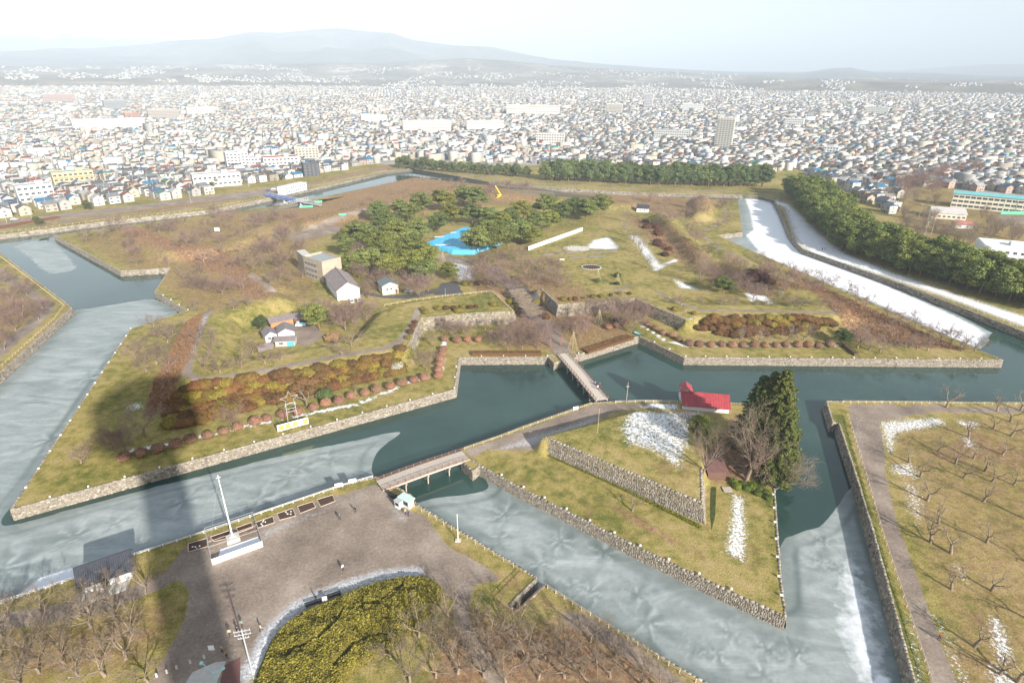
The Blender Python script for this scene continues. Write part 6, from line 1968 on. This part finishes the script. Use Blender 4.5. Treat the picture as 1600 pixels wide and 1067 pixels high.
MB().box((0, 0, 2.05), (1.9, 1.5, .12)).build('roof', P_STEEL, cf)
MB().box((0, -.62, 1.2), (1.1, .05, .8)).build('opening', P_BLACK, cf)
# ---- poles
def pole(name, label, u, v, vt, r, mat, arms=(), cat='pole', z=None):
    p = T(u, v)
    h = height_at(p, vt)
    t = thing(name, label, cat, tuple(p), 0)
    MB().tube((0, 0, -.2), (0, 0, h), r, r * .65, 8).build('shaft', mat, t)
    for dz, L, a in arms:
        MB().box((0, 0, h - dz), (L, .12, .12), a).build('crossarm', mat, t)
        me = MB().tube((0, 0, 0), (0, 0, .3), .06, n=5).mesh('insulator', P_STEEL)
        for k in (-.45, -.2, .2, .45):
            mobj('insulator', me, t, (k * L * math.cos(a), k * L * math.sin(a), h - dz + .06))
    return t, p, h
pole('utility_pole', 'grey utility pole with crossarms at the bottom of the plaza', 404, 1060, 990, .16, P_STEEL, ((.4, 2.6, .25), (1.2, 2.6, .25), (2.0, 1.8, .25)))
pole('marker_pole', 'white pole beside the near fence below the near bridge', 721, 846, 804, .1, P_WHITE)
MB().box((0, 0, .15), (1.2, .9, .3)).build('pole_base', P_CONC, bpy.data.objects['marker_pole'])
pole('utility_pole', 'pale pole by the moat right of the far bridge', 980, 627, 594, .1, W_PALE, ((1.6, .8, 0),))
pole('marker_pole', 'thin leaning pole on the ravelin grass near the road', 936, 674, 636, .06, W_FENCE)
pole('lamp_post', 'thin lamp post behind the left rampart', 695, 467, 452, .08, P_STEEL)
pole('utility_pole', 'slanting pale pole behind the right pine wood', 1531, 385, 358, .14, W_PALE)
pole('utility_pole', 'second pale pole behind the right pine wood', 1541, 390, 366, .14, W_PALE)
for i, (u, v, vt) in enumerate([(8, 362, 336), (46, 352, 330), (385, 300, 276), (430, 290, 266), (445, 288, 262), (1452, 355, 330), (1432, 330, 308), (1443, 345, 315), (295, 326, 308), (1440, 365, 335)]):
    lab = ['leftmost grey street pole by the outer road', 'grey street pole near the left edge of town', 'grey street pole left of the prefab office', 'grey street pole above the prefab office', 'grey street pole right above the prefab office', 'grey street pole in front of the hall', 'grey street pole near the bare trees', 'grey street pole between hall and pine wood', 'grey street pole on the left bank road', 'grey street pole nearest the right pine wood'][i]
    pole('street_pole', lab, u, v, vt, .14, P_STEEL, ((.5, 2.0, .4),))
sl_p = G(354, 1098)
lh = height_at((sl_p[0], sl_p[1], 0), 1058)
sl = thing('street_lamp', 'pale turquoise street lamp with two arms at the bottom edge', 'lamp', (*sl_p, 0), 0)
CY = plain('lamp_cyan', (.35, .6, .63), .5, .06)
MB().tube((0, 0, 0), (0, 0, lh), .12, .09, 8).build('post', CY, sl)
for dx, dy in ((-2.6, 1.6), (1.3, .7)):
    MB().tube((0, 0, lh - .05), (dx, dy, lh + .25), .07, n=6).build('arm', CY, sl)
    MB().tube((dx, dy, lh + .02), (dx, dy, lh + .3), .34, .22, 10).build('lamp_head', CY, sl)
for i, (u, v) in enumerate([(254, 1066), (270, 1060), (285, 1053), (306, 1044), (328, 1036)]):
    t = thing('bollard', f'short pale stone bollard across the plaza entrance, {ordn(i)} from the left', 'bollard', (*G(u, v), 0), 0, 'bollards at the plaza entrance')
    MB().tube((0, 0, 0), (0, 0, .75), .2, .17, 10).build('shaft', P_CONC, t)
    MB().tube((0, 0, .75), (0, 0, .88), .17, .06, 10).build('cap', P_CONC, t)
pv1 = MB().prism(gp([(296, 1080), (310, 1058), (345, 1042), (362, 1040), (345, 1080)]), -.05, .05).build('entrance_paving', P_CONC)
tag(pv1, kind='structure')
pv2 = MB().prism(gp([(352, 1080), (358, 1050), (366, 1042), (384, 1034), (384, 1085)]), -.05, .055).build('brick_paving', plain('brick_red', (.17, .085, .075), .9, .25, 4))
tag(pv2, kind='structure')

# ---- fort interior things
tarp = thing('blue_tarpaulin', 'large bright blue tarpaulin over the dig site among the pines', 'tarpaulin', (*T2(715, 385), 0))
tq = tp([(662, 386), (704, 399), (738, 399), (784, 380), (768, 366), (722, 360)])
cen = T2(715, 385)
lo, hi = tq.min(0), tq.max(0)
gx, gy = np.arange(lo[0] - 1, hi[0] + 1, .6), np.arange(lo[1] - 1, hi[1] + 1, .6)
X, Y = np.meshgrid(gx, gy)
P = np.column_stack([X.ravel(), Y.ravel()])
idx = np.arange(len(P)).reshape(X.shape)
Q = np.stack([idx[:-1, :-1], idx[:-1, 1:], idx[1:, 1:], idx[1:, :-1]], -1).reshape(-1, 4)
e = -sdist(P, tq)
Q = Q[(e[Q] > -.8).all(1)]
zz = 2.2 * sstep(-.3, 1.0, e) + .25 * fbm(P[:, 0] * .35, P[:, 1] * .35, 3) + .02
mobj('sheet', mkmesh('sheet', np.column_stack([P - cen, zz]), Q, P_BLUE, False), tarp)
for u, v, w_ in ((684, 378, 6), (690, 391, 9), (722, 384, 5), (706, 371, 4)):
    p = T2(u, v) - cen
    MB().box((p[0], p[1], 2.55), (w_, 1.2, .12), .3).build('white_weight', P_WHITE, tarp)
wa, wb_ = T2(823, 391), T2(907, 359)
th, w = frame(wa, wb_)
ww_ = thing('white_hoarding', 'long white hoarding wall right of the pines', 'wall', (*wa, 0), th)
n = 24
pm = MB().box((w / n / 2, 0, 1.2), (w / n - .04, .12, 2.4)).mesh('panel', P_WHITE)
for i in range(n): mobj('panel', pm, ww_, (i * w / n, rng.uniform(-.03, .03), 0))
MB().box((w / 2, .2, 1.2), (w, .1, .12)).build('brace', P_STEEL, ww_)
# wisteria trellis
tq = np.array([G(u, v, 3.0) for u, v in ((793, 453), (814, 451), (845, 489), (828, 495))])
cen = tq.mean(0)
tl = thing('wisteria_trellis', 'long flat trellis matted with bare vines leading to the far bridge', 'trellis', (*cen, 0))
for s0, s1 in ((0, 3), (1, 2)):
    for k in range(8):
        p = tq[s0] + (tq[s1] - tq[s0]) * k / 7 - cen
        MB().box((*p, 1.4), (.2, .2, 2.9)).build('post', W_BROWN, tl)
    MB().tube((*(tq[s0] - cen), 2.85), (*(tq[s1] - cen), 2.85), .1, n=4).build('beam', W_BROWN, tl)
for k in range(22):
    f = (k + .5) / 22
    a, b = tq[0] + (tq[3] - tq[0]) * f - cen, tq[1] + (tq[2] - tq[1]) * f - cen
    MB().tube((*a, 2.98), (*b, 2.98), .06, n=4).build('slat', W_PALE, tl)
vn_ = Chains()
for k in range(1500):
    f, g_ = rng.random(), rng.random()
    a = tq[0] + (tq[3] - tq[0]) * f
    b = tq[1] + (tq[2] - tq[1]) * f
    p = a + (b - a) * g_ - cen
    d = rng.normal(0, 1.3, 2)
    vn_.add([(*p, 3.05), (*(p + d * .5 + rng.normal(0, .3, 2)), 3.12 + rng.random() * .15), (*(p + d), 3.05)], [.07, .06, .03], 4)
mm = mkmesh('vines', *vn_.arr(), M_PALEBARK, True)
tag(mobj('vines', mm, tl), kind='stuff')
# garden beds and low stones
for lab, u, v, rx, ry, m_ in (('round brown flower bed on the garden lawn', 922, 416, 5.2, 4.2, P_SOIL), ('oval bed of grey stones on the garden lawn', 898, 387, 7.5, 5.0, P_CONC)):
    p = T2(u, v)
    t = thing('flower_bed', lab, 'bed', (*p, 0), 0)
    MB().prism([(rx * math.cos(a), ry * math.sin(a)) for a in np.linspace(0, 2 * math.pi, 24, endpoint=False)], -.05, .2).build('soil', m_, t)
    me = MB().box((0, 0, .15), (.9, .55, .5), taper=.8).mesh('edge_stone', P_CONC)
    for a in np.linspace(0, 2 * math.pi, 26, endpoint=False): mobj('edge_stone', me, t, (rx * math.cos(a), ry * math.sin(a), 0), a + 1.57)
    if m_ is P_CONC:
        for k in range(30):
            r_ = rng.uniform(-.7, .7, 2) * [rx, ry]
            mobj('stone', me, t, (*r_, .1), rng.uniform(0, 3))
for lab, a, b in (('long low stone wall across the back of the garden lawn', (846, 398), (905, 392)), ('dark low wall left of the garden gap', (887, 402), (911, 401)), ('dark low wall right of the garden gap', (917, 400), (942, 399)), ('low stone edge behind the garden walls', (911, 394), (962, 391))):
    pa, pb = T2(*a), T2(*b)
    th, w = frame(pa, pb)
    t = thing('garden_wall', lab, 'wall', (*pa, 0), th)
    n = max(4, int(w / 1.2))
    me = MB().box((0, 0, .4), (w / n - .06, .6, .9), taper=.92).mesh('stone', plain('dark_stone', (.17, .16, .14), .9, .25))
    for i in range(n): mobj('stone', me, t, ((i + .5) * w / n, rng.uniform(-.08, .08), rng.uniform(-.1, .05)))
# straw rope tents over shrubs
for lab, u, v, h in (('straw rope cone over the green shrub on the lawn', 932, 438, 6.5), ('straw rope cone beside the dark shrub on the lawn', 963, 443, 6), ('straw rope cone over the shrub right of the far bridge', 935, 504, 6.5), ('straw rope cone at the right rail of the far bridge', 895, 544, 7.5), ('straw rope cone on the left of the trellis', 690, 412, 6)):
    p = T(u, v)
    t = thing('rope_cone', lab, 'rope', tuple(p))
    MB().tube((0, 0, 0), (0, 0, h), .06, .04, 6).build('pole', W_FENCE, t)
    r_ = MB()
    for k in range(14):
        a = k * 2 * math.pi / 14
        r_.tube((1.9 * math.cos(a), 1.9 * math.sin(a), .2), (0, 0, h), .025, n=3, caps=False)
    r_.build('ropes', W_FENCE, t)
# clipped hedges
def hedge(label, pts, w, h, colour):
    ln = np.asarray(pts)
    t = thing('clipped_hedge', label, 'hedge', (*ln[0], 0))
    b = MB()
    q = ln - ln[0]
    for i in range(len(q) - 1):
        th, L = frame(q[i], q[i + 1])
        m = (q[i] + q[i + 1]) / 2
        b.box((*m, h / 2), (L, w, h * .94), th, taper=1.0)
    me = b.mesh('body', M_LEAF)
    a_ = me.attributes.new('v', 'FLOAT', 'FACE')
    a_.data.foreach_set('value', np.full(len(me.polygons), .25, np.float32))
    mobj('body', me, t, color=colour)
    Ls = resample(q, .08)
    n = len(Ls) * 14
    k = rng.integers(0, len(Ls) - 1, n)
    d = Ls[np.minimum(k + 1, len(Ls) - 1)] - Ls[k]
    d /= np.linalg.norm(d, axis=1)[:, None] + 1e-9
    nn = np.column_stack([-d[:, 1], d[:, 0]])
    s = rng.random(n)
    off = np.where(s < .5, rng.uniform(-w / 2, w / 2, n), np.where(s < .75, -w / 2, w / 2))
    z = np.where(s < .5, h, rng.uniform(0, h, n))
    C = np.column_stack([Ls[k] + nn * off[:, None], z]) + rng.normal(0, .05, (n, 3))
    N = np.column_stack([nn * np.sign(off)[:, None] * (s >= .5)[:, None], (s < .5) * 1.0])
    V, Q = leaf_quads(C, N, .13, rng, .1)
    tag(mobj('foliage', lmesh('foliage', V, Q, np.clip(rng.normal(.55, .2, n), 0, 1)), t, color=colour), kind='stuff')
hedge('long low brown hedge on the wall left of the far bridge', gp([(738, 555), (846, 553)]), 2.6, 1.1, (.2, .11, .05))
hedge('slanting brown hedge on the wall right of the far bridge', gp([(914, 549), (985, 525)]), 3.4, 1.0, (.21, .11, .05))
hedge('short brown hedge at the right end of the round shrub row', gp([(1318, 531), (1338, 547)]), 1.6, 1.0, (.2, .13, .08))
hedge('long russet hedge along the road at the far left', gp([(-30, 376), (40, 362), (90, 353)]), 2.0, 1.4, (.22, .09, .06))
hedge('mossy strip at the foot of the ravelin wall', gp([(846, 703), (960, 752), (1100, 818)], .2), .9, .3, (.16, .17, .03))
# gate posts at the far bridge
for lab, u, v in (('left red brown gate post at the far bridge', 860, 541), ('right red brown gate post at the far bridge', 876, 538)):
    t = thing('gate_post', lab, 'gate post', (*G(u, v), 0))
    MB().box((0, 0, 1.7), (.5, .5, 3.4)).build('post', W_BROWN, t)
    MB().box((0, 0, 3.5), (.8, .8, .2)).build('cap', W_BROWN, t)
# boat
bt = thing('rowing_boat', 'small turquoise rowing boat lying on the bank by the wall corner', 'boat', (*G(995, 519), 0), -1.0)
hull = []
for i, x in enumerate(np.linspace(-1.9, 1.9, 9)):
    k = max(.05, 1 - abs(x / 1.95) ** 2.6)
    hull.append([(x, -.72 * k, .62), (x, -.5 * k, .18), (x, 0, .08), (x, .5 * k, .18), (x, .72 * k, .62)])
V = [p for r_ in hull for p in r_]
Fs = [(i * 5 + j, i * 5 + j + 1, i * 5 + j + 6, i * 5 + j + 5) for i in range(8) for j in range(4)]
mobj('hull', mkmesh('hull', V, Fs, plain('boat_blue', (.12, .5, .62), .5, .1), True), bt)
for x in (-.8, .5): MB().box((x, 0, .45), (.3, 1.2, .05)).build('thwart', P_WHITE, bt)
# far construction: blue truss footbridge, crane, green sheeting
def truss(a, b):
    th, L = frame(a, b)
    t = thing('footbridge', 'steel footbridge with blue screens over the far left moat', 'bridge', (*a, 0), th)
    MB().box((L / 2, 0, .9), (L, 2.6, .3)).build('deck', P_STEEL, t)
    for i in range(9):
        for sy in (-1.3, 1.3): MB().box((i * L * .55 / 9 + 1.5, sy, 2.0), (L * .5 / 9, .1, 2.0)).build('blue_screen', plain('screen_blue', (.06, .12, .4), .6, .1), t)
    for sy in (-1.3, 1.3):
        for zz in (2.1, 3.1): MB().tube((0, sy * 1.04, zz), (L, sy * 1.04, zz), .09, n=5).build('rail', P_WHITE, t)
    for x in (L * .35, L * .65): MB().box((x, 0, WZ / 2 - .2), (.5, 2.2, 5.2 - 2.0)).build('pier', P_STEEL, t)
truss(G(412, 314), G(498, 328))
for lab, u, v, w_ in (('green plastic sheet fence beyond the steel footbridge', 475, 330, 10), ('green plastic sheet on the far path', 532, 343, 5), ('green plastic sheet fence by the path fork', 585, 334, 12), ('small green sheet at the end of the steel footbridge', 494, 322, 6)):
    p = T2(u, v)
    t = thing('green_sheet', lab, 'sheet', (*p, float(hfun(p)[0])), .25)
    for k in range(3): MB().box(((k - 1) * w_ / 3, 0, .8), (w_ / 3 - .08, .1, 1.6)).build('panel', P_GREEN, t)
cp = T2(778, 305)
cr_ = thing('mobile_crane', 'yellow mobile crane with raised boom behind the pines', 'crane', (*cp, 0), .2)
MB().box((0, 0, 1.5), (7, 2.6, 1.0)).build('chassis', P_CRANE, cr_)
MB().box((-1.5, 0, 2.9), (3, 2.4, 1.8)).build('cab', P_CRANE, cr_)
MB().box((-2.4, -1.22, 3.1), (1.0, .06, .9)).build('window', M_PANE, cr_)
MB().tube((1, 0, 2.4), (-4.2, 1, 11), .55, .48, 6).build('boom', P_CRANE, cr_)
MB().tube((-4.2, 1, 11), (-14, 3, 31), .3, .2, 6).build('boom_extension', plain('boom_dark', (.12, .12, .13), .5, .1), cr_)
MB().tube((-14, 3, 31), (-14.6, 3.1, 32.2), .4, .4, 6).build('boom_tip', P_CRANE, cr_)
wheel_me = MB().tube((0, -.2, 0), (0, .2, 0), .55, n=12).mesh('wheel', P_BLACK)
for x in (-2.6, -.8, 1, 2.8):
    for y in (-1.2, 1.2): mobj('wheel', wheel_me, cr_, (x, y, .55))

# ---- vehicles
tyre_me = MB().tube((0, -.1, 0), (0, .1, 0), .32, n=12).mesh('tyre', P_BLACK)
rim_me = MB().tube((0, -.11, 0), (0, .11, 0), .18, n=8).mesh('rim', P_STEEL)
M_CAR = ocol('car_paint', .3, .05, .5, .5)
P_LAMP = plain('lamp_glass', (.75, .75, .7), .2, .05)
P_TAIL = plain('tail_red', (.5, .02, .02), .3, .05)
def car(label, p, ang, colour, truck=False):
    t = thing('truck' if truck else 'car', label, 'truck' if truck else 'car', (p[0], p[1], float(hfun(p)[0])), ang)
    if truck:
        prof = [(-2.1, .35), (2.1, .35), (2.15, .95), (1.9, 1.1), (1.55, 1.95), (.55, 2.0), (.5, 1.0), (-2.1, 1.0)]
    else:
        prof = [(-2.1, .35), (2.05, .35), (2.15, .75), (1.35, .95), (.7, 1.48), (-.9, 1.52), (-1.7, 1.0), (-2.15, .95)]
    n = len(prof)
    V = [(x, -.82, z) for x, z in prof] + [(x, .82, z) for x, z in prof]
    Fs = [tuple(range(n)), tuple(range(2 * n - 1, n - 1, -1))] + [(i, n + i, n + (i + 1) % n, (i + 1) % n) for i in range(n)]
    mobj('body', mkmesh('body', V, Fs, M_CAR), t, color=colour)
    if truck:
        MB().box((-.8, 0, 1.12), (2.5, 1.5, .2)).build('load_bed', plain('truck_bed', (.1, .5, .6), .6, .1), t)
        MB().box((1.76, 0, 1.55), (.06, 1.4, .6)).build('windscreen', M_PANE, t)
        for sy in (-.83, .83): MB().box((1.1, sy, 1.6), (.8, .04, .5)).build('side_window', M_PANE, t)
    else:
        q = MB().add([(1.33, -.7, .99), (1.33, .7, .99), (.74, .66, 1.46), (.74, -.66, 1.46)], [(0, 1, 2, 3)])
        for i in range(4): q.v[i] = (q.v[i][0] + .04, q.v[i][1], q.v[i][2] + .03)
        q.build('windscreen', M_PANE, t)
        MB().add([(-1.68, -.7, 1.06), (-1.68, .7, 1.06), (-.94, .66, 1.53), (-.94, -.66, 1.53)], [(3, 2, 1, 0)]).build('rear_window', M_PANE, t)
        for sy in (-.83, .83): MB().box((-.15, sy, 1.2), (1.5, .03, .36)).build('side_window', M_PANE, t)
    for y in (-.6, .6):
        MB().box((2.12, y, .72), (.1, .34, .16)).build('headlight', P_LAMP, t)
        MB().box((-2.13, y, .82), (.06, .3, .16)).build('tail_light', P_TAIL, t)
    for x in (-1.3, 1.35):
        for y in (-.76, .76):
            w_ = mobj('wheel', tyre_me, t, (x, y, .32))
            mobj('rim', rim_me, w_)
car('white pickup truck with turquoise load bed in the farm yard', T2(470, 515), 3.3, (.75, .75, .75), True)
car('left white car parked before the storehouse gable', T2(549, 477), -1.2, (.75, .75, .76))
car('right white car parked before the storehouse gable', T2(560, 475), -1.2, (.7, .71, .73))
car('blue grey car parked right of the small cream house', T2(637, 459), .3, (.3, .4, .5))
car('white car parked left of the prefab office', G(424, 303), .3, (.8, .8, .8))
car('dark car parked furthest left of the prefab office', G(415, 305), .3, (.06, .07, .08))
car('silver car on the road at the left edge', G(20, 357), .25, (.55, .56, .58))

# ---- people
def person_mesh(seed, stride, bend=0.0):
    J = {'pelvis': (0, 0, .95, .15), 'waist': (0, -.01 - bend * .3, 1.1, .145), 'chest': (0, -bend * .8, 1.32, .17), 'neck': (0, -bend, 1.47, .07), 'head': (0, -bend - .02, 1.6, .1), 'crown': (0, -bend - .01, 1.7, .085)}
    E_ = [('pelvis', 'waist'), ('waist', 'chest'), ('chest', 'neck'), ('neck', 'head'), ('head', 'crown')]
    for s, n in ((-1, 'l'), (1, 'r')):
        st_ = stride * s
        J['hip' + n] = (.1 * s, 0, .88, .115)
        J['knee' + n] = (.11 * s, -.06 - st_ * .5, .49, .075)
        J['ankle' + n] = (.11 * s, -st_ * .9 + (.05 if st_ < 0 else 0), .09, .052)
        J['toe' + n] = (.12 * s, -st_ * .9 - .15, .045, .04)
        J['sho' + n] = (.19 * s, -bend * .85, 1.38, .085)
        J['elb' + n] = (.25 * s, .05 + st_ * .35, 1.12, .06)
        J['wri' + n] = (.25 * s, -.08 + st_ * .6, .9, .042)
        J['hand' + n] = (.25 * s, -.1 + st_ * .65, .82, .042)
        J['thumb' + n] = (.22 * s, -.15 + st_ * .65, .85, .016)
        E_ += [('pelvis', 'hip' + n), ('hip' + n, 'knee' + n), ('knee' + n, 'ankle' + n), ('ankle' + n, 'toe' + n), ('chest', 'sho' + n), ('sho' + n, 'elb' + n), ('elb' + n, 'wri' + n), ('wri' + n, 'hand' + n), ('wri' + n, 'thumb' + n)]
        for k in range(4):
            J[f'fin{k}{n}'] = (.25 * s + (k - 1.5) * .004, -.1 + st_ * .65 - (k - 1.5) * .022, .73 + abs(k - 1.5) * .01, .011)
            E_.append(('hand' + n, f'fin{k}{n}'))
    names = list(J)
    me = bpy.data.meshes.new('person_skeleton')
    me.from_pydata([J[k][:3] for k in names], [(names.index(a), names.index(b)) for a, b in E_], [])
    ob = bpy.data.objects.new('person_skeleton', me)
    col.objects.link(ob)
    md = ob.modifiers.new('skin', 'SKIN')
    sv = me.skin_vertices[0].data
    for i, k in enumerate(names):
        sv[i].radius = (J[k][3], J[k][3])
        sv[i].use_root = k == 'pelvis'
    ob.modifiers.new('sub', 'SUBSURF').levels = 1
    dg = bpy.context.evaluated_depsgraph_get()
    m2 = bpy.data.meshes.new_from_object(ob.evaluated_get(dg))
    bpy.data.objects.remove(ob)
    m2.name = 'body'
    for mm in (M_COAT, P_TROUS, P_SKIN, P_HAIR): m2.materials.append(mm)
    for f in m2.polygons:
        c = f.center
        i = 0
        if c.z < .92 and abs(c.x) < .2 : i = 1
        if c.z < .88 and abs(c.x) >= .2: i = 2
        if c.z < .1: i = 3
        if c.z > 1.47: i = 2
        if c.z > 1.63 or (c.z > 1.5 and c.y > -bend + .03): i = 3
        f.material_index = i
        f.use_smooth = True
    return m2
M_COAT = ocol('coat_cloth', .9, .15, 8, .1)
P_TROUS = plain('trousers', (.045, .045, .06), .9, .2, 6)
P_SKIN = plain('skin', (.55, .36, .27), .6, .05)
P_HAIR = plain('dark_hair', (.02, .016, .013), .6, .2)
PM = [person_mesh(0, 0.0), person_mesh(1, .28), person_mesh(2, .12, .05)]
BLK, WHT, CRM = (.02, .02, .025), (.75, .74, .72), (.62, .56, .42)
for lab, u, v, c, i, a in (
        ('person in a dark jacket walking on the plaza below the soil beds', 536, 816, (.1, .12, .1), 1, .6), ('person in black walking on the plaza towards the near bridge', 560, 804, BLK, 1, 2.4),
        ('person in a black and white coat standing above the azalea bed', 542, 895, WHT, 0, 1.0), ('person in dark blue by the stall at the near bridge', 643, 808, (.05, .06, .2), 0, -.8),
        ('person in grey by the stall at the near bridge', 638, 806, (.4, .38, .36), 0, .8), ('person in a cream coat walking at the bottom of the plaza', 367, 1000, CRM, 1, .1), ('person in black at the bottom of the plaza', 379, 996, BLK, 0, 2.8),
        ('person in green grey beside the person in black', 386, 986, (.25, .3, .26), 1, 3.0), ('person in a cream coat alone by the frosty edge', 416, 992, CRM, 1, 2.2), ('person in a tan coat near the bottom bollards', 356, 1026, (.35, .3, .22), 0, 0),
        ('person in brown near the bottom bollards', 363, 1034, (.3, .22, .13), 1, .4), ('person in a red jacket and jeans on the right park path', 1474, 988, (.4, .02, .03), 2, .2), ('person in blue on the far bridge', 931, 602, (.12, .22, .5), 1, .3),
        ('person in white on the far bridge', 935, 608, WHT, 1, .3), ('person in dark red on the far bridge', 938, 604, (.3, .05, .07), 0, .5), ('left one of two people standing on the snow beyond the dike', 1282, 383, BLK, 0, 0),
        ('right one of two people standing on the snow beyond the dike', 1286, 383, BLK, 0, .5), ('person on the dike path beyond the white moat', 1229, 325, BLK, 1, 0), ('person in turquoise at the lower end of the trellis', 858, 506, (.05, .45, .5), 0, .4),
        ('person in dark clothes at the lower end of the trellis', 855, 510, (.06, .06, .1), 0, 2), ('person on the black bench by the azalea bed', 501, 943, BLK, 0, 2.5)):
    p = T(u, v)
    zz = p[2]
    if 'far bridge' in lab and 'person' in lab and 'on the' in lab: zz = .42
    t = mobj('person', PM[i], None, (p[0], p[1], zz), a, c)
    t.scale = (1.0, 1.0, 1.0)
    tag(t, lab, 'person', 'people around the moat')
